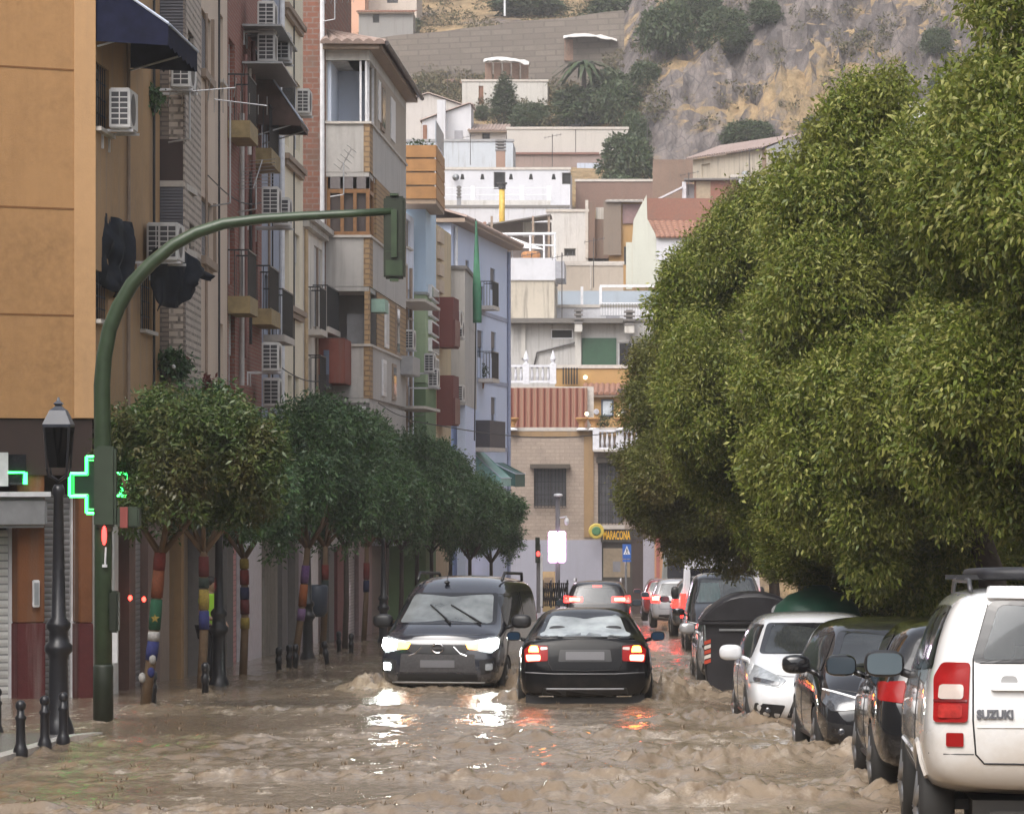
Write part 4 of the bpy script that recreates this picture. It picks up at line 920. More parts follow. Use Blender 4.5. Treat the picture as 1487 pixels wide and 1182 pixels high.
# ================================================================== hillside
TP = [(150, -4.4), (158, -4.2), (165, 1), (180, 6), (200, 13), (225, 20), (250, 26), (268, 31.5), (280, 35), (320, 48), (400, 74), (520, 115)]
def sstep(a, b, x): q = max(0, min(1, (x - a) / (b - a))); return q * q * (3 - 2 * q)
def T0(y):
    for (a, za), (b, zb_) in zip(TP, TP[1:]):
        if y <= b: return za + (zb_ - za) * max(0, (y - a)) / (b - a)
    return TP[-1][1]
def T(x, y):
    z = T0(y)
    rk = sstep(-3, 3, x) * sstep(236, 250, y)
    if rk > 0:
        p = Vector((x * .11, y * .05, 2.3)); z += rk * 7.5 * sstep(236, 275, y)
        rid = 1 - abs(noise.noise(Vector((x * .16 + noise.noise(Vector((x * .07, y * .09, 1))) * .9, y * .045, 4)))) * 2
        z += rk * (rid * 3.4 + noise.noise(p * 3) * 1.6 + noise.noise(p * 9) * .8 + abs(noise.noise(Vector((x * .9, y * .5, 3)))) * 1.7 + noise.noise(Vector((x * 2.1, y * 1.1, 6))) * .5)
    z += noise.noise(Vector((x * .06, y * .06, 7))) * .9 * sstep(160, 200, y)
    return z
def hit(px, py, d0=170.0):
    d = d0
    while d < 500:
        p = P(px, py, d)
        if p.z < T(p.x, p.y): return p
        d += .5
    return p
m, n, b, o = newmat('rock_and_dry_grass'); p = pos(n)
g = n.nodes.new('ShaderNodeNewGeometry'); s = n.nodes.new('ShaderNodeSeparateXYZ'); n.links.new(g.outputs['Normal'], s.inputs[0])
pw = N(n, 'ShaderNodeVectorMath', operation='ADD'); n.links.new(p, pw.inputs[0])
f1 = noise_n(n, p, .10, 6, .6); f2 = noise_n(n, scaled(n, p, (.6, .35, .22)), 1.0, 7, .68); f3 = noise_n(n, p, 1.4, 5, .65); f4 = noise_n(n, scaled(n, p, (1.6, .6, .5)), 1.0, 6, .7)
rock = mix(n, ramp(n, f2, .32, .68), (.055, .048, .050), (.25, .215, .20)); rock = mix(n, ramp(n, f4, .5, .72), rock, (.12, .105, .10))
vo = N(n, 'ShaderNodeTexVoronoi', i_Scale=1.0); vo.feature = 'DISTANCE_TO_EDGE'; n.links.new(scaled(n, p, (1.1, .6, .42)), vo.inputs['Vector'])
rock = mix(n, ramp(n, vo.outputs['Distance'], .05, .0), rock, (.10, .09, .09))
grass = mix(n, ramp(n, f3, .35, .7), (.25, .17, .09), (.40, .29, .165)); grass = mix(n, ramp(n, f2, .45, .72), grass, (.15, .12, .075))
ad = N(n, 'ShaderNodeMath', operation='ADD'); n.links.new(f1, ad.inputs[0]); k_ = N(n, 'ShaderNodeMath', operation='MULTIPLY'); n.links.new(s.outputs[2], k_.inputs[0]); k_.inputs[1].default_value = .45; n.links.new(k_.outputs[0], ad.inputs[1])
ad2 = N(n, 'ShaderNodeMath', operation='MULTIPLY_ADD'); n.links.new(f3, ad2.inputs[0]); ad2.inputs[1].default_value = .22; n.links.new(ad.outputs[0], ad2.inputs[2])
sx = n.nodes.new('ShaderNodeSeparateXYZ'); n.links.new(p, sx.inputs[0])
n.links.new(mix(n, ramp(n, ad2.outputs[0], .88, 1.0), rock, grass), b.inputs['Base Color']); b.inputs['Roughness'].default_value = .9; b.inputs['Specular IOR Level'].default_value = .2
bump(n, b, f4, .9, .6)
ROCKM = m
xs = [-140 + i * 4 for i in range(25)] + [-40 + i * .44 for i in range(200)] + [48 + i * 5 for i in range(24)]
ys = [152 + i * 2.2 for i in range(38)] + [235.6 + i * .55 for i in range(170)] + [330 + i * 6 for i in range(32)]
sheet('hillside', xs, ys, T, ROCKM)
# ================================================================== generic hill house
def FT(x0, x1, d): return Fr((PX(x0, d), d), (PX(x1, d), d))
def hhouse(name, label, x0, x1, y0, y1, d, m, wins=(), dep=8, cat='house', kind_roof='flat', capm=None, rise=1.2, roofm=None, frame=None, pane=None, base=None, rev=.14):
    """front wall between pixel columns x0..x1 from roof line y0 down into the slope at depth d."""
    F = FT(x0, x1, d); zt = PZ(y0, d); zb = (T0(d) - 3) if base is None else base; zb = min(zb, PZ(y1, d))
    o = thing(name, label, cat, F.p(F.L / 2, 0, zb))
    hs = [F.rect(*w_[:4]) for w_ in wins]
    body(F, 0, F.L, zb, zt, m, o, hs, back=dep, th=.3, rev=rev)
    for h, w_ in zip(hs, wins):
        kind = w_[4] if len(w_) > 4 else 'win'
        if kind == 'win': window(F, h, o, frame or FRAME_D, pane or PANE_D, rev, bars=1)
        elif kind == 'dark': window(F, h, o, frame or GREYD, DARKIN, rev, bars=0)
        elif kind == 'door': window(F, h, o, frame or WOOD, plain('brown_door', (.2, .09, .05), .6), rev, bars=0)
        elif kind == 'shut': window(F, h, o, frame or FRAME_W, SHUT_G, rev, bars=0)
    if kind_roof == 'flat':
        c = MB(); F.box(c, -.06, F.L + .06, -.4, .06, zt + .002, zt + .16); obj('coping', c, capm or SILL, o)
    elif kind_roof == 'shed':
        tile_sheet('roof', F.p(-.2, .35, zt), F.p(F.L + .2, .35, zt), F.p(-.2, -dep, zt + rise), F.p(F.L + .2, -dep, zt + rise), roofm or TILE, o)
        c = MB(); F.box(c, -.1, F.L + .1, -.1, .3, zt - .14, zt - .03); obj('eaves_board', c, CORN, o)
    return F, o
# ================================================================== stone corner house at the end of the street
dT = 150.0; tz = lambda y: PZ(y, dT)
F_, bT = hhouse('corner_house', 'two storey stone brick house with iron window grilles facing down the street', 737, 962, 626, 900, dT, STONEB,
                [(776, 822, 680, 735), (869, 904, 672, 760), (906, 930, 680, 733)], dep=9, base=G(150) - 1, frame=FRAME_D, pane=glassy('curtained_glass', (.12, .12, .13)), rev=.2)
FTB = FT(737, 962, dT); X = lambda px: FTB.u(px)
a = MB(); FTB.box(a, X(848), X(862), .003, .05, tz(780), tz(628)); FTB.box(a, X(738), X(962), .003, .04, tz(634), tz(626)); obj('ochre_pilaster', a, plaster('ochre_band', (.30, .20, .11), .5), bT)
a = MB(); FTB.box(a, X(770), X(828), .003, .3, tz(680), tz(674)); FTB.box(a, X(866), X(907), .003, .3, tz(672), tz(664)); pieces('window_hood', a, plain('mossy_brown_hood', (.09, .075, .06), .8), bT)
def grille(x0, x1, y0, y1, proj=.22):
    a = MB(); u0, u1, z0, z1 = X(x0), X(x1), tz(y1), tz(y0)
    k = max(4, int((u1 - u0) / .14))
    for i in range(k + 1): u_ = u0 + (u1 - u0) * i / k; FTB.box(a, u_ - .013, u_ + .013, proj - .013, proj + .013, z0, z1)
    for q in (0, .33, .66, 1): FTB.box(a, u0, u1, proj + .014, proj + .034, z0 + (z1 - z0) * q - .015, z0 + (z1 - z0) * q + .015)
    for u_ in (u0, u1): 
        for q in (.05, .95): FTB.box(a, u_ - .012, u_ + .012, .0, proj, z0 + (z1 - z0) * q - .012, z0 + (z1 - z0) * q + .012)
    for i in range(k):      # scrolls
        u_ = u0 + (u1 - u0) * (i + .5) / k; r = (u1 - u0) / k * .42
        for zc in (z0 + (z1 - z0) * .18, z0 + (z1 - z0) * .5, z0 + (z1 - z0) * .84):
            a.tube([FTB.p(u_ + r * math.cos(t * .785), proj, zc + r * 1.5 * math.sin(t * .785)) for t in range(9)], .008, 4)
    obj('window_grille', a, IRON, bT)
grille(776, 822, 680, 737); grille(869, 904, 673, 762); grille(906, 930, 681, 735)
a = MB(); FTB.box(a, X(866), X(907), .003, .28, tz(768), tz(762)); obj('window_ledge', a, SILL, bT)
a = MB(); FTB.box(a, X(737), X(874), .003, .06, G(150) - .6, tz(784)); FTB.box(a, X(934), X(952), .003, .05, G(150) - .6, tz(782)); pieces('grey_plinth', a, plaster('lilac_grey_plinth', (.36, .36, .42), .4, .06), bT)
# bar front
a = MB(); FTB.box(a, X(874), X(934), .003, .02, G(150) - .6, tz(768)); obj('bar_front', a, plain('dark_bar_front', (.05, .045, .04), .6), bT)
a = MB(); FTB.box(a, X(876), X(915), .021, .05, tz(838), tz(796)); obj('bar_window', a, plain('beige_bar_window', (.26, .21, .15), .4), bT)
a = MB(); FTB.box(a, X(890), X(901), .051, .06, tz(830), tz(815)); obj('menu_board', a, plain('grey_menu', (.2, .2, .22), .5), bT)
a = MB(); FTB.box(a, X(918), X(934), .021, .04, G(150) - .5, tz(782)); obj('bar_door', a, plain('dark_brown_doorway', (.045, .03, .028), .6), bT)
a = MB(); FTB.box(a, X(872.5), X(917), .03, .16, tz(787), tz(768)); sgn = thing('bar_sign', 'dark bar sign with yellow lettering above the bar front', 'sign', FTB.p(X(895), .1, tz(787))); obj('sign_board', a, plain('dark_sign_board', (.055, .05, .045), .5), sgn)
t = text_mb('MARACONA', .50, .012, .012); w0 = max(v[0] for v in t.v) - min(v[0] for v in t.v); sc = (X(915) - X(876)) / w0; cx = FTB.p(X(895.5), .175, tz(777.5))
t.v = [(cx[0] + x * sc, cx[1] - z, cx[2] + y * 1.05) for x, y, z in t.v]; obj('lettering', t, plain('yellow_letters', (.75, .42, .03), .5, var=.02), sgn)
rs = MB(); rs.lathe(P(866, 771, 149.2), [(.30, -.03), (.34, 0), (.30, .03)], 20, 'y'); ro = thing('round_bar_sign', 'round yellow and green hanging bar sign beside the dark sign', 'sign', P(866, 771, 149.2)); obj('disc', rs, plain('yellow_disc', (.55, .42, .08), .5), ro)
rs = MB(); rs.lathe(P(866, 771, 149.16), [(.16, -.03), (.2, 0), (.16, .02)], 16, 'y'); obj('emblem', rs, plain('green_emblem', (.08, .2, .09), .5), ro); rs = MB(); rs.tube([P(866, 771, 149.2), P(866, 771, 150)], .03, 6); obj('arm', rs, IRON, ro)
# terrace on top: terracotta ribbed screen, white balustrade, ochre wall, picture
dR = 151.0; zr = lambda y: PZ(y, dR)
a = MB(); FR = FT(738, 852, dR); k = 48; L = FR.L
for i in range(k * 4 + 1):
    q = i / (k * 4); nn = .09 * (1 if (i // 4) % 4 < 2 else 0)
    a.v += [FR.p(L * q, nn, zr(626)), FR.p(L * q, nn - .3, zr(563))]
for i in range(k * 4): a.f.append((2 * i, 2 * i + 2, 2 * i + 3, 2 * i + 1))
ts = solo('terrace_screen', 'ribbed terracotta and brown striped screen over the stone house terrace', 'screen', a, None or plain('x', (.2, .1, .1)), FR.p(L / 2, 0, zr(626)))
m, n, b, o = newmat('terracotta_stripes'); v = pos(n); s = n.nodes.new('ShaderNodeSeparateXYZ'); n.links.new(v, s.inputs[0]); q = N(n, 'ShaderNodeMath', operation='MULTIPLY'); n.links.new(s.outputs[0], q.inputs[0]); q.inputs[1].default_value = 1 / .285
fr = N(n, 'ShaderNodeMath', operation='FRACT'); n.links.new(q.outputs[0], fr.inputs[0]); n.links.new(mix(n, ramp(n, fr.outputs[0], .48, .52), (.19, .06, .038), (.25, .135, .09)), b.inputs['Base Color']); b.inputs['Roughness'].default_value = .7
ts.data.materials[0] = m; ts.modifiers.new('s', 'SOLIDIFY').thickness = .03
a = MB(); a.box(PX(738, dR), PX(862, dR), dR + .35, dR + .6, zr(626), zr(561)); solo('terrace_wall', 'pale wall edge capping the striped terrace screen', 'wall', a, SILL, (PX(800, dR), dR + .4, zr(626)))
def baluster_row(o, x0, x1, d, z0, z1, m, sp=.24, posts=(), fin=True):
    bm_ = MB(); X0, X1 = PX(x0, d), PX(x1, d); k = max(2, int((X1 - X0) / sp)); h = z1 - z0
    for i in range(k): xx = X0 + (X1 - X0) * (i + .5) / k; bm_.lathe((xx, d, z0 + .1), [(.04, 0), (.075, h * .25), (.035, h * .6), (.05, h - .2)], 6)
    obj('baluster_row', bm_, m, o, True)
    r_ = MB(); r_.box(X0, X1, d - .09, d + .09, z0, z0 + .1); obj('base_rail', r_, m, o); r_ = MB(); r_.box(X0, X1, d - .1, d + .1, z1 - .1, z1); obj('top_rail', r_, m, o)
    for px in posts:
        q = MB(); xx = PX(px, d); q.box(xx - .14, xx + .14, d - .14, d + .14, z0 - .05, z1 + .06)
        if fin: q.lathe((xx, d, z1 + .06), [(.10, 0), (.05, .06), (.13, .2), (.09, .34), (.01, .6)], 8)
        obj('post', q, m, o)
BW = plain('white_balustrade', (.62, .62, .66), .6)
d = 153.5; o_ = thing('balustrade', 'white balustrade with two pointed finials above the striped screen', 'balustrade', P(770, 556, d)); baluster_row(o_, 737, 808, d, PZ(556, d), PZ(530, d), BW, .22, (764, 803))
d = 149.6; o_ = thing('balustrade', 'small white balcony balustrade over the iron grilles right of the striped screen', 'balustrade', P(885, 652, d)); baluster_row(o_, 864, 928, d, PZ(653, d), PZ(624, d), BW, .2, (865.5, 901), False)
a = MB(); a.box(PX(862, 150), PX(930, 150), 149.3, 150, PZ(656, 150), PZ(653, 150)); obj('balcony_slab', a, SILL, bT)
for i, (px, d) in enumerate(((744, 149.8), (845, 149.8), (862, 149.8), (902, 149.5))):
    c = P(px, 621, d); o_ = thing('flower_pot', 'terracotta pot on the stone house parapet', 'flower pot', c, group='terracotta pots on the parapet'); a = MB(); a.lathe(c, [(.12, 0), (.16, .06), (.10, .1), (.24, .34), (.28, .36), (.28, .44)], 12); obj('pot', a, plain('ochre_terracotta', (.42, .22, .08), .7), o_, True); a = MB(); a.lathe((c.x, c.y, c.z - .1), [(.26, 0), (.14, .1)], 12); obj('saucer', a, FRAME_W, o_)
dO = 154.0
Fo, bO = hhouse('terrace_room', 'yellow ochre terrace wall with a framed picture and striped tiles', 852, 960, 572, 640, dO, OCHRE, (), dep=3, base=tz(640), kind_roof='shed', rise=.5)
a = MB(); Fo.box(a, Fo.u(873), Fo.u(891), .003, .06, PZ(605, dO), PZ(580, dO)); pf = obj('picture_frame', a, plain('dark_blue_frame', (.06, .08, .11), .5), bO); a = MB(); Fo.box(a, Fo.u(875.5), Fo.u(888.5), .061, .068, PZ(602.5, dO), PZ(582.5, dO)); obj('picture', a, plain('pale_picture', (.42, .46, .5), .5, var=.35, scale=2), pf)
a = MB(); Fo.box(a, Fo.u(897), Fo.u(925), .003, .25, PZ(574, dO), PZ(565, dO)); obj('awning_box', a, FRAME_D, bO)
for px, c in ((905, (.45, .45, .5)), (916, (.3, .2, .2)), (866, (.3, .15, .1))): a = MB(); a.lathe(P(px, 598 if px < 910 else 590, dO - .04), [(.10, -.02), (.13, .0)], 12, 'y'); obj('wall_plate', a, plain('wall_plate_%d' % px if 0 else 'painted_plate', c, .4), bO)
# right hand orange corner building
FQ, bQ = hhouse('corner_shop', 'orange rendered corner shop with a dark window at the far right end of the street', 950.5, 1075, 700, 900, 148.5, plaster('faded_orange', (.45, .25, .15), .5), [(959, 992, 773, 800, 'win')], dep=6, base=G(148) - 1)
a = MB(); FQ.box(a, .1, FQ.u(953), .003, .03, PZ(850, 148), PZ(760, 148)); FQ.box(a, FQ.u(953.5), FQ.u(958), .003, .04, PZ(860, 148), PZ(772, 148)); pieces('red_post', a, plain('faded_red_post', (.35, .12, .10), .6), bQ)
# ================================================================== hill houses, front to back
h, o_ = hhouse('terrace_house', 'long ochre garden wall house above the bar', 806, 948, 535, 562, 157, OCHRE, (), dep=3, base=PZ(640, 157))
a = MB(); 
for px in range(818, 842, 4): a.box(PX(px, 156.8) - .03, PX(px, 156.8) + .03, 156.7, 156.76, PZ(558, 156.8), PZ(534, 156.8))
obj('dark_railing', a, IRON, o_)
lb = MB(); lb.sell(P(850, 548, 156.8), (.10, .10, .10), 1, 10, 8); solo('wall_lamp', 'small lit round lamp on the ochre wall', 'lamp', lb, emit('warm_lamp', (1, .85, .55), 2.2), P(850, 548, 156.8))
for px, lbl in ((852, 'small lit lamp at the edge of the striped screen'), (898, 'small lit lamp on the ochre wall beside the framed picture')): lb = MB(); lb.sell(P(px, 601, 149.7 if px < 860 else 153.9), (.09, .09, .09), 1, 10, 8); solo('wall_lamp', lbl, 'lamp', lb, MATS['warm_lamp'], P(px, 601, 149.7))
F13, o13 = hhouse('terrace_house', 'grey rooftop house with a green panel and chimneys below the balustraded terrace', 737, 962, 468, 560, 165, plaster('dirty_grey_white', (.42, .41, .40), .8, .12), [(846, 895, 494, 534, 'dark'), (898, 938, 497, 533, 'win'), (800, 832, 478, 492, 'dark')], dep=10, frame=FRAME_W, capm=plain('dark_roof_edge', (.14, .13, .12), .8), base=-2)
a = MB(); u0, u1 = F13.u(845), F13.u(895); F13.box(a, u0, u1, .003, .08, PZ(533, 165), PZ(491, 165)); obj('green_panel', a, plain('green_tarpaulin', (.03, .08, .045), .6), o13)
a = MB(); F13.box(a, 0, F13.u(905), .003, .7, PZ(470, 165), PZ(463, 165)); obj('roof_overhang', a, plain('dark_roof_edge', (.14, .13, .12), .8), o13)
a = MB(); F13.box(a, F13.u(757), F13.u(763), .003, .12, PZ(520, 165), PZ(470, 165)); F13.box(a, F13.u(835), F13.u(844), .003, .2, PZ(535, 165), PZ(470, 165)); pieces('pillar', a, WHITE2, o13)
a = MB(); a.tube([F13.p(F13.u(776), .1, PZ(530, 165)), F13.p(F13.u(780), .1, PZ(512, 165)), F13.p(F13.u(838), .12, PZ(497, 165)), F13.p(F13.u(844), .12, PZ(482, 165))], .05, 6); obj('waste_pipe', a, FRAME_D, o13)
def chimney(label, px, y0, y1, d, wpx, m, cap=True, louv=True):
    o = thing('chimney', label, 'chimney', P(px, y1, d)); a = MB(); hw = wpx / FP * d / 2; x = PX(px, d); a.box(x - hw, x + hw, d - hw, d + hw, PZ(y1, d), PZ(y0, d)); obj('stack', a, m, o)
    if cap: 
        a = MB(); z = PZ(y0, d)
        for k in range(4): a.box(x - hw * 1.15, x + hw * 1.15, d - hw * 1.15, d + hw * 1.15, z + .01 + k * .2, z + .1 + k * .2)
        a.box(x - hw * .7, x + hw * .7, d - hw * .7, d + hw * .7, z, z + .75); obj('louvred_cap', a, GREYD, o)
    return o
chimney('short white chimney with dark louvred cap on the grey rooftop house', 840, 471, 482, 164.4, 11, WHITE2); chimney('stained chimney with brown louvred cap nearer the big trees', 914, 473, 484, 164.4, 14, WHITE2)
F12, o12 = hhouse('terrace_house', 'stained cream wall house with a white upper band', 730, 805, 408, 470, 172, STAINED, (), dep=8, base=2)
a = MB(); F12.box(a, 0, F12.L + .05, -6, .08, PZ(407, 172), PZ(375, 172)); obj('white_parapet', a, WHITE, o12)
a = MB(); F12.box(a, F12.L + .052, F12.L + .5, -5, .3, PZ(405, 172), PZ(380, 172)); obj('gutter_box', a, plain('grey_metal', (.3, .3, .33), .5), o12)
F11, o11 = hhouse('terrace_house', 'white terrace house with a fan shaped balustrade next to the big trees', 803, 975, 447, 500, 178, WHITE, (), dep=6, base=3)
a = MB(); F11.box(a, F11.u(803), F11.u(978), -4, -3.7, PZ(447, 178), PZ(417, 178)); obj('back_screen', a, plaster('grey_blue_screen', (.30, .34, .38), .4), o11)
a = MB()
for px in (845, 872, 968, 974): F11.box(a, F11.u(px) - .07, F11.u(px) + .07, -.3, -.16, PZ(447, 178), PZ(416, 178))
F11.box(a, F11.u(871), F11.u(974), -.31, -.15, PZ(417, 178), PZ(413.5, 178)); obj('pergola_frame', a, FRAME_W, o11)
a = MB()
for k in range(25): px = 873 + k * 3.95; F11.box(a, F11.u(px) - .035, F11.u(px) + .035, .003, .06, PZ(458, 178), PZ(441, 178))
F11.box(a, F11.u(872), F11.u(970), .0, .08, PZ(441, 178), PZ(439.5, 178)); obj('baluster_row', a, FRAME_W, o11)
a = MB()
cx_, cz_, r_ = F11.u(946), PZ(459, 178), .55
for k in range(13): u_ = cx_ - r_ + 2 * r_ * k / 12; dz = math.sqrt(max(0, r_ * r_ - (u_ - cx_) ** 2)); F11.box(a, u_ - .02, u_ + .02, .003, .03, cz_ - dz - .02, cz_)
fan = obj('fan_balustrade', a, plain('grey_bars', (.25, .25, .28), .6), o11)
a = MB(); F11.box(a, F11.u(880), F11.u(900), .003, .03, PZ(468, 178), PZ(459, 178)); obj('vent_grid', a, plain('grey_bars', (.25, .25, .28), .6), o11)
F10, o10 = hhouse('terrace_house', 'plain tan wall with pale uprights under the crumbling white wall', 800, 905, 384, 420, 188, TAN, (), dep=5, base=8)
a = MB(); F10.box(a, 0, F10.L, .003, .05, PZ(386, 188), PZ(381, 188)); F10.box(a, F10.u(858) - .03, F10.u(858) + .03, .003, .06, PZ(420, 188), PZ(386, 188)); obj('white_trim', a, SILL, o10)
F9, o9 = hhouse('hill_house', 'ochre house slice with corrugated roof edge beside the pale gable', 884, 932, 294, 400, 199, OCHRE, [(906, 911, 358, 385, 'dark')], dep=6, base=9)
a = MB(); F9.box(a, -.3, F9.u(902), .003, .3, PZ(371, 199), PZ(292, 199)); obj('brown_pier', a, plaster('brown_rendered_pier', (.20, .16, .13), .6), o9)
a = MB(); F9.box(a, F9.u(904), F9.L, .003, .1, PZ(325, 199), PZ(297, 199)); obj('mauve_panel', a, plain('mauve_panel', (.22, .14, .14), .6), o9)
tile_sheet('roof', F9.p(-.2, .5, PZ(293, 199)), F9.p(F9.L, .5, PZ(293, 199)), F9.p(-.2, -5, PZ(288, 199)), F9.p(F9.L, -5, PZ(288, 199)), plain('grey_corrugated_sheet', (.33, .31, .29), .6), o9, .3)
F8, o8 = hhouse('hill_house', 'crumbling white wall with dark patches and a low barred opening', 794, 854, 308, 375, 203, plaster('crumbling_white', (.50, .485, .47), .8, .16, stain_col=(.2, .17, .15)), [(819, 836, 361, 372, 'dark')], dep=6, base=10)
a = MB(); F8.box(a, F8.L - .16, F8.L + .01, .003, .1, PZ(375, 203), PZ(291, 203)); obj('white_edge', a, SILL, o8)
a = MB(); F8.box(a, F8.L + .012, F8.u(905), -3, -.3, PZ(375, 203), PZ(317, 203)); F8.box(a, F8.L + .012, F8.u(864), -.29, .05, PZ(375, 203), PZ(294, 203)); obj('brown_wall', a, plaster('dark_brown_wall', (.17, .115, .09), .5), o8)
a = MB(); F8.box(a, F8.u(865), F8.u(886), -1.0, -.28, PZ(318, 203), PZ(301, 203)); obj('white_patch', a, WHITE2, o8)
# pale gable + red brick house (right)
dG = 195.0; zg_ = lambda y: PZ(y, dG)
o7 = thing('hill_house', 'white house with terracotta tiled roof, tall red brick wall and pale stepped gable', 'house', P(960, 420, dG)); FGb = FT(908, 1090, dG)
a = MB(); pts = [(918, 415), (918, 350), (920, 320), (930, 300), (939, 283), (940, 318), (953, 343), (953, 415)]
k = len(pts); a.v = [FGb.p(FGb.u(x), 0, zg_(y)) for x, y in pts] + [FGb.p(FGb.u(x), -.4, zg_(y)) for x, y in pts]; a.f = [tuple(range(k)), tuple(range(2 * k - 1, k - 1, -1))] + [(i, (i + 1) % k, k + (i + 1) % k, k + i) for i in range(k)]
obj('gable_wall', a, plaster('pale_green_grey', (.50, .51, .45), .4, .05), o7)
a = MB(); FGb.box(a, FGb.u(909), FGb.u(917.8), -.4, -.05, zg_(420), zg_(352)); obj('low_wall', a, plaster('pale_green_grey', (.5, .5, .45), .4), o7)
a = MB(); FGb.box(a, FGb.u(953.2), FGb.u(1010), -6, .01, zg_(420), zg_(345)); obj('wall', a, WHITE, o7)
a = MB(); FGb.box(a, FGb.u(953.2), FGb.u(978), .012, .05, zg_(420), zg_(379)); obj('lower_grey_wall', a, plaster('pale_green_grey', (.5, .5, .45), .4), o7)
a = MB(); FGb.box(a, FGb.u(940), FGb.u(1092), -5, -2.0, zg_(345), zg_(284)); obj('brick_wall', a, REDB2, o7)
a = MB(); FGb.box(a, FGb.u(1010.2), FGb.u(1075), -4.9, -4, zg_(284), zg_(254)); FGb.box(a, FGb.u(1034), FGb.u(1066), -3.99, -3.9, zg_(284), zg_(254)); ub = obj('rooftop_room', a, REDB2, o7)
a = MB(); FGb.box(a, FGb.u(1013), FGb.u(1034), -3.99, -3.92, zg_(283), zg_(255)); obj('sand_panel', a, plain('sand_panel', (.33, .27, .19), .7), ub)
a = MB(); FGb.box(a, FGb.u(992), FGb.u(998), -4.5, -3.8, zg_(284), zg_(256)); FGb.box(a, FGb.u(998), FGb.u(1012), -4.8, -4.5, zg_(284), zg_(258)); pieces('white_pier', a, WHITE, ub)
a = MB(); FGb.box(a, FGb.u(995), FGb.u(1076), -5.2, -3.6, zg_(253.5), zg_(251)); obj('flat_roof', a, GREYD, ub)
a = MB(); a.hexa([FGb.p(FGb.u(955), -3.6, zg_(284)), FGb.p(FGb.u(992), -3.6, zg_(266)), FGb.p(FGb.u(992), -4.2, zg_(266)), FGb.p(FGb.u(955), -4.2, zg_(284)), FGb.p(FGb.u(955), -3.6, zg_(281)), FGb.p(FGb.u(992), -3.6, zg_(263)), FGb.p(FGb.u(992), -4.2, zg_(263)), FGb.p(FGb.u(955), -4.2, zg_(281))]); obj('sloping_parapet', a, WHITE, o7)
tile_sheet('roof', FGb.p(FGb.u(953), .25, zg_(345)), FGb.p(FGb.u(1012), .25, zg_(345)), FGb.p(FGb.u(940), -2.0, zg_(318)), FGb.p(FGb.u(1012), -2.0, zg_(318)), TILE, o7, .28)
a = MB(); FGb.box(a, FGb.u(1028), FGb.u(1045), -2.4, -1.6, zg_(334), zg_(323)); obj('vent_box', a, plain('grey_vent', (.28, .28, .27), .6), o7)
a = MB(); FGb.box(a, FGb.u(1012), FGb.u(1100), -1.9, -.5, zg_(420), zg_(338)); obj('cream_wall', a, CREAM, o7)
Fx, ox = hhouse('hill_house', 'white rooftop house with a dark barred opening beside the red brick room', 1062, 1130, 258, 300, 203, WHITE, [(1090, 1100, 256 + 2, 292, 'dark')], dep=4, base=14)
# stone house with gable, upper right
d6 = 225.0; z6 = lambda y: PZ(y, d6); o6 = thing('hill_house', 'old cream stone house with white gable end and mossy tiled roof on the hill', 'house', P(1060, 290, d6))
c1, c2, c3 = Vector((PX(1006, 233), 233, 0)), Vector((PX(1114, d6), d6, 0)), Vector((PX(1185, 231), 231, 0))
F6 = Fr((c1.x, c1.y), (c2.x, c2.y)); F6g = Fr((c2.x, c2.y), (c3.x, c3.y))
a = MB(); F6.wall(a, 0, F6.L, z6(300), z6(216), .4, [(1.1, 2.2, z6(245), z6(225))], .15); obj('front_wall', a, STAINED, o6)
a = MB(); zz = [z6(300), z6(216), z6(190), z6(215)]
a.v = [F6g.p(0, 0, zz[0]), F6g.p(F6g.L, 0, zz[0]), F6g.p(F6g.L, 0, zz[3] - .6), F6g.p(F6g.L * .55, 0, zz[2]), F6g.p(0, 0, zz[1])]; a.v += [tuple(Vector(v) + Vector((-.2, .4, 0))) for v in a.v]
a.f = [(0, 1, 2, 3, 4), (9, 8, 7, 6, 5)] + [(i, (i + 1) % 5, 5 + (i + 1) % 5, 5 + i) for i in range(5)]; obj('gable_wall', a, WHITE, o6)
a = MB(); F6g.box(a, F6g.L * .55 - .14, F6g.L * .55 + .14, .003, .05, z6(210), z6(204)); obj('round_vent', a, DARKIN, o6)
a = MB(); F6.box(a, F6.L - .5, F6.L - .1, .003, .06, z6(300), z6(216)); obj('brown_quoin', a, plaster('brown_quoin', (.22, .15, .11), .5), o6)
rv = F6g.p(F6g.L * .55, 0, z6(189)); ofs = F6.t * -F6.L
tile_sheet('roof', F6.p(-.3, .4, z6(215)), F6.p(F6.L + .05, .4, z6(215)), (rv[0] + ofs.x, rv[1] + ofs.y, rv[2]), (rv[0] + .2, rv[1] - .1, rv[2]), plaster('mossy_roof_tile', (.26, .20, .18), .5, .22, stain_col=(.13, .1, .09)), o6, .3)
tile_sheet('roof', (F6g.p(F6g.L, 0, 0)[0] + .2, F6g.p(F6g.L, 0, 0)[1] - .1, zz[3] - .5), (F6g.p(F6g.L, 0, 0)[0] + ofs.x, F6g.p(F6g.L, 0, 0)[1] + ofs.y, zz[3] - .5), (rv[0] + .2, rv[1] - .1, rv[2]), (rv[0] + ofs.x, rv[1] + ofs.y, rv[2]), TILE_G, o6, .3)
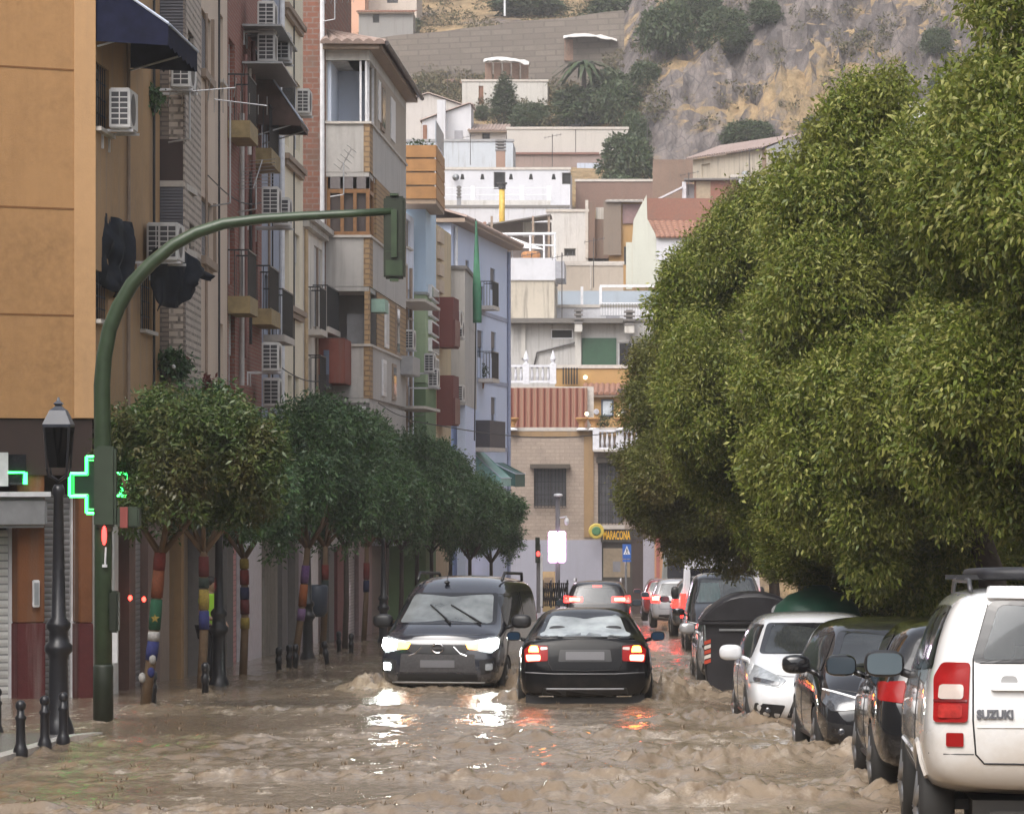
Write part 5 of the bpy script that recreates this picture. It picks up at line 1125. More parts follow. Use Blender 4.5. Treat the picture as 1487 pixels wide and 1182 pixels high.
# long white house with bell-shaped vents
F1, o1 = hhouse('hill_house', 'long white house with a row of small bell shaped vents and a terrace', 640, 828, 247, 300, 214, WHITE, [(717, 734, 250, 275, 'dark'), (816, 829, 251, 268, 'dark')], dep=7, frame=GREYD, base=10)
a = MB()
for px in (671.5, 700.5, 742, 771, 804):
    u_ = F1.u(px); z = PZ(261, 214); h_ = .34
    a.v += [F1.p(u_ - .13, .008, z), F1.p(u_ + .13, .008, z), F1.p(u_ + .07, .008, z + h_), F1.p(u_ - .07, .008, z + h_)]; k = len(a.v); a.f.append((k - 4, k - 3, k - 2, k - 1))
pieces('vent', a, DARKIN, o1)
a = MB(); F1.box(a, F1.u(645), F1.u(800), 1.2, 1.5, PZ(332, 213), PZ(292, 213)); tp = obj('terrace_parapet', a, WHITE2, o1)
a = MB()
for y in (273, 283): F1.box(a, F1.u(645), F1.u(800), 1.3, 1.34, PZ(y + .8, 213), PZ(y, 213))
for px in (688, 759, 798): F1.box(a, F1.u(px) - .12, F1.u(px) + .12, 1.25, 1.5, PZ(292, 213), PZ(271, 213))
obj('terrace_rail', a, FRAME_W, tp)
chimney('tall thin grey flue pipe on the white terrace', 666.5, 288, 322, 211, 6, plain('grey_flue', (.22, .22, .23), .6), True)
Fz, oz = hhouse('hill_house', 'low white flat roofed house below the terrace railing', 640, 826, 302, 360, 210, plaster('pale_white', (.52, .52, .55), .5, .06), (), dep=5, base=9, capm=GREYD)
yp = thing('yellow_flue', 'tall yellow chimney pipe with dark cap rising in front of the white houses', 'chimney', P(729, 345, 196)); a = MB(); a.tube([P(729, 360, 196), P(729, 272, 196)], .17, 10); obj('pipe', a, plain('yellow_painted_pipe', (.55, .36, .06), .5, var=.2), yp, True); a = MB(); a.tube([P(729, 275, 196), P(729, 268, 196)], .22, 10); a.tube([P(729, 268, 196), P(729, 265.5, 196)], .3, 10); obj('cap', a, FRAME_D, yp)
# shelter with dark roof, white pergola, parasol
sh = thing('terrace_shelter', 'dark open fronted terrace shelter with tiled lean-to roof', 'shelter', P(755, 375, 186)); Fs = FT(640, 800, 186); zs = lambda y: PZ(y, 186)
a = MB(); Fs.box(a, Fs.u(706), Fs.u(799), -3, -2.7, zs(385), zs(318)); obj('back_wall', a, plaster('grey_brown_back_wall', (.20, .17, .16), .5), sh)  # back wall in grey brown render
a = MB(); Fs.box(a, Fs.u(757), Fs.u(775), -2.69, -2.6, zs(340), zs(318)); obj('pale_panel', a, WHITE2, sh)
for px in (714, 774, 797): a = MB(); Fs.box(a, Fs.u(px) - .06, Fs.u(px) + .06, -.1, .02, zs(385), zs(314)); obj('post', a, CORN, sh)
a = MB(); a.hexa([Fs.p(Fs.u(676), -3, zs(326)), Fs.p(Fs.u(800), .2, zs(313)), Fs.p(Fs.u(800), -3.2, zs(313)), Fs.p(Fs.u(676), -3.2, zs(326)), Fs.p(Fs.u(676), -3, zs(324)), Fs.p(Fs.u(800), .2, zs(311)), Fs.p(Fs.u(800), -3.2, zs(311)), Fs.p(Fs.u(676), -3.2, zs(324))]); obj('roof_edge', a, GREYD, sh)
tile_sheet('roof', Fs.p(Fs.u(636), 1.5, zs(333)), Fs.p(Fs.u(706), 1.5, zs(333)), Fs.p(Fs.u(646), -2.6, zs(322)), Fs.p(Fs.u(704), -2.6, zs(319)), TILE, sh, .28)
pg = thing('pergola', 'white tubular pergola frame on the roof terrace', 'pergola', P(760, 375, 176)); a = MB()
for px in (727, 770, 790, 806): a.tube([P(px, 380, 176), P(px, 339.5, 176)], .06, 6)
a.tube([P(695, 341, 176), P(807, 339.5, 176)], .08, 6); a.tube([P(727, 354, 177), P(806, 357, 177)], .05, 6); obj('tube_frame', a, FRAME_W, pg)
pr = thing('parasol', 'white square parasol open on the roof terrace', 'parasol', P(757, 375, 177)); a = MB(); c = P(742, 344, 177); 
ring = [P(x, y, d_) for x, y, d_ in ((717, 356, 176), (790, 362, 176), (785, 360, 178.5), (722, 355, 178.5))]; a.v = [tuple(c)] + [tuple(v) for v in ring]; a.f = [(0, 1, 2), (0, 2, 3), (0, 3, 4), (0, 4, 1)]
cp_ = obj('canopy', a, plain('white_parasol_canvas', (.72, .70, .68), .7), pr); cp_.modifiers.new('s', 'SOLIDIFY').thickness = .03; a = MB(); a.tube([P(745, 380, 177), P(742, 346, 177)], .04, 6); obj('pole', a, ALU, pr)
ob = MB(); ob.sell(P(771, 372, 175), (.5, .3, .25), .6, 12, 8); solo('garden_cushion', 'orange brown bundle under the white parasol', 'bundle', ob, plain('orange_bundle', (.35, .16, .06), .7), P(771, 372, 175))
# upper rows
F2_, o2 = hhouse('hill_house', 'long blank pale blue wall stained in patches behind the potted tree', 575, 745, 206, 262, 226, plaster('patchy_pale_blue', (.44, .47, .51), .6, .1), (), dep=5, base=14, capm=plain('grey_cap', (.3, .3, .31), .8))
chimney('brown square chimney on the long white house roof', 727, 220, 252, 220, 13, plaster('brown_chimney', (.25, .16, .12), .4), True)
F3_, o3 = hhouse('hill_house', 'long cream parapet building with brown wall below, under the green trees', 736, 912, 188, 222, 238, plaster('cream_parapet', (.46, .43, .40), .4, .06), (), dep=6, base=19)
a = MB(); F3_.box(a, F3_.u(745), F3_.u(912), .003, .15, PZ(262, 238), PZ(224, 238)); obj('brown_lower_wall', a, plaster('brown_lower_wall', (.26, .20, .18), .6), o3); a = MB(); F3_.box(a, F3_.u(742), F3_.u(870), .151, .3, PZ(225, 238), PZ(222, 238)); obj('red_edge', a, plain('rust_edge', (.20, .10, .08), .7), o3)
a = MB(); F3_.box(a, F3_.u(838), F3_.u(872), .16, .5, PZ(275, 238), PZ(238, 238)); obj('blue_white_patch', a, plaster('blue_white_patch', (.42, .46, .55), .8, .15), o3)
dW = 247.0; zw = lambda y: PZ(y, dW)
def gable(label, x0, x1, yb, yl, xp, yp_, yr, d, m, wins=(), dep=5):
    F = FT(x0, x1, d); o = thing('hill_house', label, 'house', F.p(F.L / 2, 0, PZ(yb, d))); z = lambda y: PZ(y, d)
    a = MB(); a.v = [F.p(0, 0, T0(d) - 3), F.p(F.L, 0, T0(d) - 3), F.p(F.L, 0, z(yr)), F.p(F.u(xp), 0, z(yp_)), F.p(0, 0, z(yl))]; a.v += [F.p(0, -dep, T0(d) - 3), F.p(F.L, -dep, T0(d) - 3), F.p(F.L, -dep, z(yr)), F.p(F.u(xp), -dep, z(yp_)), F.p(0, -dep, z(yl))]
    a.f = [(0, 1, 2, 3, 4), (9, 8, 7, 6, 5)] + [(i, (i + 1) % 5, 5 + (i + 1) % 5, 5 + i) for i in range(5)]; obj('wall', a, m, o)
    tile_sheet('roof', F.p(-.15, .2, z(yl)), F.p(-.15, -dep - .2, z(yl)), F.p(F.u(xp), .2, z(yp_) + .06), F.p(F.u(xp), -dep - .2, z(yp_) + .06), TILE_G, o, .3)
    tile_sheet('roof', F.p(F.L + .15, .2, z(yr)), F.p(F.L + .15, -dep - .2, z(yr)), F.p(F.u(xp), .2, z(yp_) + .06), F.p(F.u(xp), -dep - .2, z(yp_) + .06), TILE_G, o, .3)
    for (a0, a1, b0, b1, mm) in wins: q = MB(); F.box(q, F.u(a0), F.u(a1), .003, .06, z(b1), z(b0)); obj('window', q, mm, o)
    return o
gable('broad white gabled house with a brown tiled roof edge on the hill', 580, 670, 215, 150, 622, 137, 153, 250, plaster('off_white', (.48, .45, .43), .5, .08), [(613, 619, 182, 204, plain('brown_door', (.2, .09, .05), .6))])
gable('small bright white house with a tall chimney end on the hill', 613, 684, 210, 176, 682, 151.5, 153, 243, WHITE, [(660, 672, 190, 205, plain('grey_louvre', (.3, .3, .33), .6)), (614, 620, 182, 203, plain('brown_door', (.2, .09, .05), .6))], 4)
chimney('white rendered chimney on the small bright house', 641, 146, 205, 242.2, 12, WHITE, False)
F5_, o5 = hhouse('hill_house', 'whitewashed cottage wall with a brown door behind a dark conifer', 671, 795, 119, 165, 262, plaster('whitewash', (.48, .46, .43), .7, .1), [(695, 702, 125, 152, 'door')], dep=5)
hhouse('hill_house', 'grey sloping lean-to beside the small white house', 683, 735, 190, 210, 243, plaster('grey_lean_to', (.33, .30, .28), .6), [(700, 712, 193, 203, 'dark')], dep=4, kind_roof='shed', rise=.8, roofm=TILE_G)
hhouse('hill_house', 'salmon pink house at the top left of the hill', 470, 530, -80, 60, 290, plaster('salmon_pink', (.62, .36, .25), .3, .05), [(560, 580, -60, -10, 'win')] if 0 else (), dep=8)
hhouse('hill_house', 'pale house with a window at the top of the hill behind the grey shed', 531, 605, -60, 22, 294, plaster('pale_stone_house', (.55, .48, .42), .4), [(562, 578, -18, 5, 'win')], dep=8)
Fg, og = hhouse('hill_shed', 'long grey shed with tiled edge under the salmon pink house', 521, 600, 18, 50, 284, plaster('grey_shed', (.26, .25, .24), .5), [(541, 551, 20, 34, 'dark')], dep=3, kind_roof='shed', rise=.5, cat='shed')
# long retaining wall across the hill
rw = thing('retaining_wall', 'long stained grey retaining wall climbing across the hillside', 'wall', P(680, 130, 272)); a = MB(); F = Fr((PX(490, 276), 276), (PX(905, 268), 268)); k = 30
for i in range(k + 1):
    q = i / k; u_ = F.L * q; yt = 52 - 27 * q + 3 * noise.noise(Vector((i * .23, 3, 1))); z = CAMZ - (yt - HY) / FP * 272
    a.v += [F.p(u_, 0, T0(262) - 3), F.p(u_, -.3, z), F.p(u_, -1.2, z)]
for i in range(k):
    for j in range(2): a.f.append((3 * i + j, 3 * i + 3 + j, 3 * i + 4 + j, 3 * i + 1 + j))
obj('wall', a, brick('rubble_retaining_wall', (.20, .17, .145), (.145, .12, .105), (.11, .095, .08), 1.1, .45, .05, .75), rw)
a = MB(); F.box(a, F.L * .15, F.L * .60, .6, 1.1, T0(262) - 2, PZ(112, 270)); obj('lower_terrace', a, plaster('reddish_terrace', (.24, .16, .13), .8, .25, stain_col=(.12, .10, .09), sc=.5), rw)
# shacks with white sheets
def shack(label, x0, x1, y0, y1, d, seed):
    r_ = random.Random(seed); o = thing('garden_shack', label, 'shack', P((x0 + x1) / 2, y1, d)); F = FT(x0, x1, d)
    a = MB()
    for i in range(5): u_ = F.L * i / 5; F.box(a, u_ + .05, u_ + F.L / 5 - .1, -2 - r_.random() * .4, -1.6, PZ(y1 + 10, d), PZ(y0 + 6, d))
    obj('board_wall', a, plaster('mixed_boards', (.25, .16, .12), .8, .4), o)
    a = MB(); n_ = 10
    for j in range(4):
        for i in range(n_ + 1): q = i / n_; a.v.append(F.p(F.L * q, .3 - 1.2 * j, PZ(y0 + 6 - 7 * math.sin(math.pi * min(1, q * .8 + .2)), d) + .15 * noise.noise(Vector((q * 6, j, seed))) + (.0 if j else -.35)))
    for j in range(3):
        for i in range(n_): k = j * (n_ + 1) + i; a.f.append((k, k + 1, k + n_ + 2, k + n_ + 1))
    so_ = obj('sheet_roof', a, plain('white_plastic_sheet', (.60, .58, .56), .6), o); so_.modifiers.new('s', 'SOLIDIFY').thickness = .05
shack('patched hut under a white plastic sheet high on the hill', 818, 896, 48, 75, 268, 3)
shack('heap of white sheeting over a low hut left of the dark bushes', 702, 768, 82, 108, 265, 5)
cv = MB(); c = P(733, -20, 276); cv.tube([P(733, 24, 276), P(733, -40, 276)], .09, 6); solo('white_pole', 'thin white pole standing on the retaining wall', 'pole', cv, FRAME_W, P(733, 24, 276))
hhouse('hill_house', 'white fragment of a house showing through the top of the big trees', 1268, 1345, 152, 182, 236, WHITE, (), dep=4)
hhouse('hill_house', 'white house wall glimpsed through the leaves below the stone house', 1060, 1110, 345, 395, 193, WHITE2, (), dep=4)
hhouse('garden_wall', 'rust brown wall under the dark tree right of the long white house', 836, 950, 264, 312, 221, plaster('rust_brown_wall', (.20, .13, .105), .6, .2), (), dep=3, cat='wall')
ow = MB(); ow.box(PX(948, 216), PX(1006, 216), 216, 217, T0(216) - 2, PZ(232, 216)); solo('garden_wall', 'dark brown earth bank wall left of the old stone house', 'wall', ow, plaster('brown_bank', (.19, .13, .10), .7, .25), (PX(977, 216), 216, T0(216)))
# ---- unseen rest of the street: blocks added to darken reflections and low sky light
FRt = Fr((11.5, 150), (11.5, -30)); bR = thing('apartment_building', 'long grey apartment block added behind the avenue trees to darken reflections', 'building', (11.5, 60, G(60))); wr_ = [(3 + 4 * i, 4.4 + 4 * i, z, z + 1.6) for i in range(44) for z in (1.5, 4.6, 7.7)]
mb = MB(); FRt.wall(mb, 0, FRt.L, -6, 11.5, .3, wr_, .15); FRt.box(mb, 0, FRt.L, -9, -.32, -6, 11.4); obj('wall', mb, GREY, bR)
FBk = Fr((30, -45), (-30, -45)); bK2 = thing('apartment_building', 'wide grey apartment block added unseen behind the camera to darken reflections', 'building', (0, -45, 1)); wr_ = [(3 + 4 * i, 4.6 + 4 * i, z, z + 1.7) for i in range(14) for z in (3, 6.1, 9.2, 12.3)]
mb = MB(); FBk.wall(mb, 0, FBk.L, 0, 15, .3, wr_, .15); FBk.box(mb, 0, FBk.L, -9, -.32, 0, 14.9); obj('wall', mb, GREY, bK2)
FLf = Fr((-12.5, -30), (-12.5, 42)); bL2 = thing('apartment_building', 'grey apartment block added on the unseen left side to darken reflections', 'building', (-12.5, 5, 0)); mb = MB(); FLf.wall(mb, 0, FLf.L, -2, 14, .3, [(3 + 4 * i, 4.6 + 4 * i, z, z + 1.7) for i in range(17) for z in (2, 5.1, 8.2)], .15); FLf.box(mb, 0, FLf.L, -9, -.32, -2, 13.9); obj('wall', mb, GREY, bL2)
setp(obj('ground', MB().box(-60, 60, -80, 9, -1.2, -.2), ASPH, None), kind='structure')
# ---- rooftop clutter on the hill: aerials, water tanks, cables
def roof_aerial(px, py, d, h, lab):
    o = thing('television_aerial', lab, 'aerial', P(px, py, d), group='television aerials on the hill roofs'); c = P(px, py, d); m = MB(); m.tube([c, c + Vector((0, 0, h))], .025, 5); obj('mast', m, FRAME_D, o); m = MB(); t = c + Vector((0, 0, h * .95)); m.tube([t + Vector((-.5, 0, -.1)), t + Vector((.6, 0, .12))], .015, 4)
    for k in range(5): q = t + Vector((-.45 + .24 * k, 0, -.09 + .05 * k)); m.tube([q + Vector((0, -.3, -.12)), q + Vector((0, .3, .12))], .01, 4)
    obj('rods', m, FRAME_D, o)
for px, py, d, h, lab in ((683, 240, 216, 1.9, 'thin aerial on the left of the long white house roof'), (802, 247, 214, 2.2, 'tall aerial at the right of the long white house roof'), (816, 470, 165, 3.4, 'very tall thin mast rising from the grey rooftop house'), (862, 418, 180, 2.6, 'aerial mast beside the white pergola frame of the terrace house'), (1088, 256, 203, 1.6, 'aerial above the white rooftop house'), (940, 205, 222, 1.6, 'small aerial by the brown bank wall'), (836, 222, 238, 2.0, 'aerial at the edge of the cream parapet'), (650, 137, 246, 1.5, 'aerial on the broad gabled house'), (1000, 284, 197, 1.3, 'small aerial on the red brick wall'), (772, 408, 172, 1.4, 'bent aerial on the stained cream wall house')): roof_aerial(px, py, d, h, lab)
for px, py, d, lab in ((1082, 258, 203.5, 'grey satellite dish on the white rooftop house'), (662, 262, 214, 'small dish on the long white house')):
    o = thing('satellite_dish', lab, 'satellite dish', P(px, py, d)); m = MB(); m.lathe(P(px, py - 4, d - .3), [(.22, -.07), (.14, -.02), (.02, .01)], 14, 'y'); obj('dish', m, STEEL, o, True); m = MB(); m.tube([P(px, py - 4, d - .28), P(px, py, d)], .03, 5); obj('arm', m, STEEL, o)
def cable_(lab, a, b, sag): 
    m = MB(); a, b = Vector(a), Vector(b); m.tube([tuple(a.lerp(b, k / 16) - Vector((0, 0, sag * math.sin(math.pi * k / 16)))) for k in range(17)], .014, 4); solo('overhead_cable', lab, 'cable', m, CABLE, tuple(a))
cable_('cable sagging along the beige and red brick fronts', FC.p(0, .12, PZ(250, 58)), FD.p(FD.L, .14, PZ(290, 72)), .25); cable_('cable sagging along the cream and white fronts above the tree tops', FE.p(0, .12, PZ(520, 73)), FW.p(FW.L, .3, PZ(545, 88)), .3); cable_('cable running along the balcony block at parapet height', FH2.p(.2, .2, PZ(585, 88)), FI.p(FI.L, .3, PZ(600, 105)), .2)
for F, u_, y0, y1, r_ in ((FC, .5, 20, 640, .025), (FC, 3.2, -60, 640, .02), (FE, 1.2, 100, 640, .03), (FE, 2.0, -50, 640, .018), (FF, 3.0, -60, 640, .018), (FS, 2.9, -40, 600, .03), (FS, 5.6, -40, 600, .022), (FW, 3.2, 360, 640, .03)):
    dd = F.A.y + F.t.y * u_; pipe(F, u_, .05, PZ(y1, dd), PZ(y0, dd), CABLE if r_ < .025 else CORN, {FC: bC, FE: bE, FF: bF, FS: bA, FW: bW}[F], r_, 'conduit')
# ================================================================== foliage
def leaf_mesh(name, clumps, n, ll, lw, seed, mat_, droop=.25, spray=5, inner=.25, jit=.35):
    """n sprays of small leaf blades spread through the volume of the clumps (centre, radii)."""
    g = np.random.default_rng(seed); C = np.array([c for c, r in clumps], float); Rr = np.array([r for c, r in clumps], float)
    wgt = (Rr[:, 0] * Rr[:, 1] + Rr[:, 0] * Rr[:, 2] + Rr[:, 1] * Rr[:, 2]); wgt /= wgt.sum()
    idx = g.choice(len(C), n, p=wgt)
    d = g.normal(size=(n, 3)); d /= np.linalg.norm(d, axis=1)[:, None]
    rad = np.where(g.random(n) < inner, g.random(n) * .8, .80 + .28 * g.random(n))
    cen = C[idx] + d * Rr[idx] * rad[:, None]
    # drop the leaves buried deep inside a neighbouring clump
    keep = np.ones(n, bool)
    for c, r in zip(C, Rr):
        q = (((cen - c) / r) ** 2).sum(1); keep &= ~((q < .40) & (g.random(n) < .75))
    cen = cen[keep]; d = d[keep]; n = len(cen)
    cen = np.repeat(cen, spray, 0); d = np.repeat(d, spray, 0); m_ = len(cen)
    ax = d * .8 + g.normal(size=(m_, 3)) * .75; ax[:, 2] -= droop; ax /= np.linalg.norm(ax, axis=1)[:, None]
    cen = cen + g.normal(size=(m_, 3)) * ll * jit * 1.6
    sd_ = np.cross(ax, d + g.normal(size=(m_, 3)) * .7); sd_ /= np.linalg.norm(sd_, axis=1)[:, None] + 1e-9
    s = (.45 + 1.2 * g.random(m_) ** 1.5)[:, None]; up = np.cross(sd_, ax)
    a = cen; tip = cen + ax * ll * s - np.array([0, 0, 1]) * ll * .12; mid = cen + ax * ll * .45 * s + up * ll * .08
    v = np.empty((m_, 4, 3)); v[:, 0] = a; v[:, 1] = mid + sd_ * lw * .5 * s; v[:, 2] = tip; v[:, 3] = mid - sd_ * lw * .5 * s
    me = bpy.data.meshes.new(name); me.vertices.add(m_ * 4); me.vertices.foreach_set('co', v.reshape(-1).astype(np.float32))
    me.loops.add(m_ * 4); me.loops.foreach_set('vertex_index', np.arange(m_ * 4, dtype=np.int32))
    me.polygons.add(m_); me.polygons.foreach_set('loop_start', np.arange(0, m_ * 4, 4, dtype=np.int32))
    me.update(calc_edges=True); me.materials.append(mat_); return me
def bough_clumps(seed, R3, nb, br, ns, sr_, lo=-.95, fill=.62):
    """boughs set in the crown's volume, each breaking into small drooping sprays at its outside."""
    r_ = random.Random(seed); out = []
    for i in range(nb):
        while True:
            d = Vector((r_.gauss(0, 1), r_.gauss(0, 1), r_.gauss(0, 1))).normalized()
            if d.z > lo: break
        R_ = r_.uniform(*br); q = .55 + .45 * r_.random() ** .5; c = Vector((d.x * (R3[0] - R_ * .7) * q, d.y * (R3[1] - R_ * .7) * q, d.z * (R3[2] - R_ * .6) * q)); f = R_ * fill
        out.append((tuple(c), (f, f, f * 1.1)))
        for k in range(ns):
            e = (Vector((r_.gauss(0, 1), r_.gauss(0, 1), r_.gauss(0, .9))).normalized() + d * .7).normalized(); s = r_.uniform(*sr_); a = c + Vector((e.x * R_, e.y * R_, e.z * R_ * 1.1)) * r_.uniform(.7, 1.12); out.append((tuple(a), (s, s, s * r_.uniform(.9, 1.9))))
    return out
def ball_clumps(seed, R3, k, rmin, rmax, squash=.8, lo=-1.0, inside=.55):
    r_ = random.Random(seed); out = []
    for i in range(k):
        while True:
            d = Vector((r_.gauss(0, 1), r_.gauss(0, 1), r_.gauss(0, 1))).normalized()
            if d.z > lo: break
        q = inside + (1 - inside) * r_.random() ** .6; r = r_.uniform(rmin, rmax)
        out.append(((d.x * (R3[0] - r) * q, d.y * (R3[1] - r) * q, d.z * (R3[2] - r * .7) * q), (r * r_.uniform(.8, 1.25), r * r_.uniform(.8, 1.25), r * squash)))
    return out
BARK = plaster('dark_wet_bark', (.055, .042, .034), .5, .3, rough=.7); BARK2 = plaster('brown_bark', (.13, .085, .05), .6, .3, rough=.8)
LEAF_S = leafmat('street_tree_leaf', [(.045, .088, .032), (.062, .12, .04), (.08, .15, .045), (.052, .105, .058), (.14, .21, .09)], (.06, .105, .055), .3, .18)
LEAF_S2 = leafmat('street_tree_leaf_warm', [(.045, .08, .024), (.07, .11, .03), (.09, .13, .032), (.06, .10, .026), (.13, .14, .05)], (.11, .06, .026), .35, .2)
LEAF_B = leafmat('avenue_tree_leaf', [(.075, .105, .016), (.125, .165, .022), (.19, .22, .034), (.095, .14, .020), (.36, .35, .11), (.25, .27, .055)], (.18, .185, .04), .45, .35)
LEAF_B2 = leafmat('browning_avenue_leaf', [(.08, .098, .022), (.125, .142, .028), (.17, .175, .04), (.10, .115, .028), (.28, .26, .09)], (.17, .125, .045), .45, .3)
LEAF_H = leafmat('hill_bush_leaf', [(.030, .050, .020), (.045, .070, .026), (.060, .085, .032)], (.05, .055, .025), .5, .15)
LEAF_Y = leafmat('dry_yellow_leaf', [(.20, .19, .03), (.25, .22, .05)], None, .5, .3)
# ---- left row of round headed street trees
KN = {n_: plain('knitted_' + n_, c, .9, var=.3, scale=40) for n_, c in dict(red=(.14, .02, .015), rust=(.17, .05, .022), green=(.012, .07, .035), white=(.3, .29, .28), blue=(.02, .025, .11), yellow=(.22, .16, .03), dark=(.02, .03, .025), purple=(.12, .06, .16), orange=(.24, .07, .02), lilac=(.15, .09, .18), maroon=(.09, .015, .015), navy=(.02, .022, .06)).items()}
crowns = {}
def street_crown(seed, m_, key):
    R3 = (1.18, 1.18, 1.05); cl = bough_clumps(seed, R3, 15, (.30, .46), 9, (.07, .16), -.8) + [((0, 0, 0), (.7, .7, .6))]
    return leaf_mesh('crown', cl, 13500, .076, .027, seed, m_, .3, 4, .2, .5)
for i in range(3): crowns[i] = street_crown(20 + i, LEAF_S2 if i == 0 else LEAF_S, i)
ST = [  # px, d, crown radius scale, crown height above ground, wraps (from bottom up: fraction, fraction, colour), lean, label
    (206, 44.2, (1.08, 1.04), 3.0, [(.30, .42, 'blue'), (.42, .48, 'white'), (.49, .68, 'green'), (.69, .86, 'rust'), (.86, .97, 'red')], .24, 'nearest round street tree with browning leaves and a rust, green and blue knitted trunk wrap'),
    (291, 51.2, (1.14, 1.12), 3.15, [(.42, .55, 'blue'), (.56, .70, 'yellow'), (.71, .78, 'dark'), (.79, .93, 'maroon')], .05, 'round street tree with a forked trunk wrapped in blue, yellow and maroon knitting'),
    (352, 58.5, (1.15, 1.22), 3.2, [(.38, .47, 'yellow'), (.50, .62, 'maroon'), (.62, .72, 'navy'), (.74, .86, 'red'), (.87, .95, 'yellow')], .03, 'street tree with yellow, maroon and navy knitted bands before the pale grey shop wall'),
    (424, 65.0, (1.2, 1.36), 3.55, [(.36, .46, 'lilac'), (.48, .66, 'orange'), (.67, .82, 'purple')], .30, 'leaning round street tree with lilac, orange and purple knitted bands'),
    (467, 72.5, (1.2, 1.42), 3.7, [(.5, .66, 'dark'), (.67, .8, 'red')], .08, 'round street tree with a dark blue litter bin strapped to its trunk'),
    (500, 79.5, (1.22, 1.48), 3.8, [], .04, 'round street tree with a plain thick trunk beside the red shop front'),
    (527, 86.5, (1.25, 1.52), 3.9, [(.5, .62, 'navy'), (.63, .8, 'red')], .10, 'round street tree with navy and red knitted bands next to the van headlight'),
    (556, 93.5, (1.28, 1.55), 3.95, [], .12, 'slender round street tree just left of the dark blue van'),
    (580, 99, (1.3, 1.6), 4.0, [], .06, 'round street tree seen just above the left side of the van roof'),
    (601, 102, (1.3, 1.55), 3.95, [], .1, 'round street tree seen above the middle of the van roof'),
    (624, 104, (1.35, 1.5), 3.85, [], .05, 'far round street tree above the right side of the van roof'),
    (652, 107, (1.4, 1.5), 3.8, [], .05, 'third from last round street tree in the left row'),
    (680, 110, (1.35, 1.25), 3.4, [], .05, 'last but one round street tree in the left row'),
    (711, 114, (1.2, 1.12), 3.2, [], .05, 'last and smallest round street tree of the left row')]
for i, (px, d, sc, ch, wraps, lean, lab) in enumerate(ST):
    x = PX(px, d); z = G(d); wake(x, d, .22, .07)
    o = thing('street_tree', lab, 'tree', (x, d, z), group='round headed street trees along the left pavement')
    tp = Vector((x + lean, d, z + ch - sc[1] + .12)); bs = Vector((x, d, z - .3)); r0, r1 = .066, .055
    m_ = MB(); mid = bs.lerp(tp, .5) + Vector((.03, 0, 0)); m_.tube([bs, mid, tp], [r0 * 1.1, r0, r1], 10)
    for k in range(5):
        a = k * 1.257 + i; e = tp + Vector((math.cos(a) * .55, math.sin(a) * .5, .75 + .15 * (k % 2))); m_.tube([tp - Vector((0, 0, .1)), tp.lerp(e, .5) + Vector((math.cos(a) * .1, 0, -.03)), e], [.045, .035, .016], 6)
    obj('trunk', m_, BARK2 if wraps else BARK, o, True)
    for (a, b_, c) in wraps:
        f = lambda q: (bs.lerp(mid, q * 2) if q < .5 else mid.lerp(tp, q * 2 - 1)); q0 = .133 + a * .867; q1 = .133 + b_ * .867
        w_ = MB(); w_.tube([f(q0), f((q0 + q1) / 2), f(q1)], [r0 + .010, r0 + .014, r0 + .008], 14); obj('knitted_band', w_, KN[c], o, True)
    if i == 0:
        st_ = MB(); c = bs.lerp(tp, .62) + Vector((.03, -.082, 0)); pts = [c + Vector((math.cos(1.571 + k * .628) * (.06 if k % 2 == 0 else .026), 0, math.sin(1.571 + k * .628) * (.06 if k % 2 == 0 else .026))) for k in range(10)]
        st_.v = [tuple(p) for p in pts] + [tuple(p + Vector((0, .03, 0))) for p in pts]; st_.f = [tuple(range(10)), tuple(range(19, 9, -1))] + [(k, (k + 1) % 10, 10 + (k + 1) % 10, 10 + k) for k in range(10)]; obj('knitted_star', st_, KN['yellow'], o)
        for k, (qq, cc) in enumerate(((.40, 'white'), (.33, 'blue'), (.30, 'white'))): w_ = MB(); p_ = bs.lerp(tp, qq); w_.sell((p_.x + (-.06 if k == 2 else .045), p_.y - .05, p_.z), (.05, .045, .07), 1, 8, 6); obj('pompom', w_, KN[cc], o, True)
    c = bpy.data.objects.new('crown', crowns[i % 3] if i < 3 else crowns[1 + i % 2]); COL.objects.link(c); c.parent = o
    c.location = (lean + (.10 if i else .50), 0, ch + .16); c.rotation_euler = (0, 0, i * 1.3); c.scale = (sc[0] * .94, sc[0] * .94, sc[1] * .86)
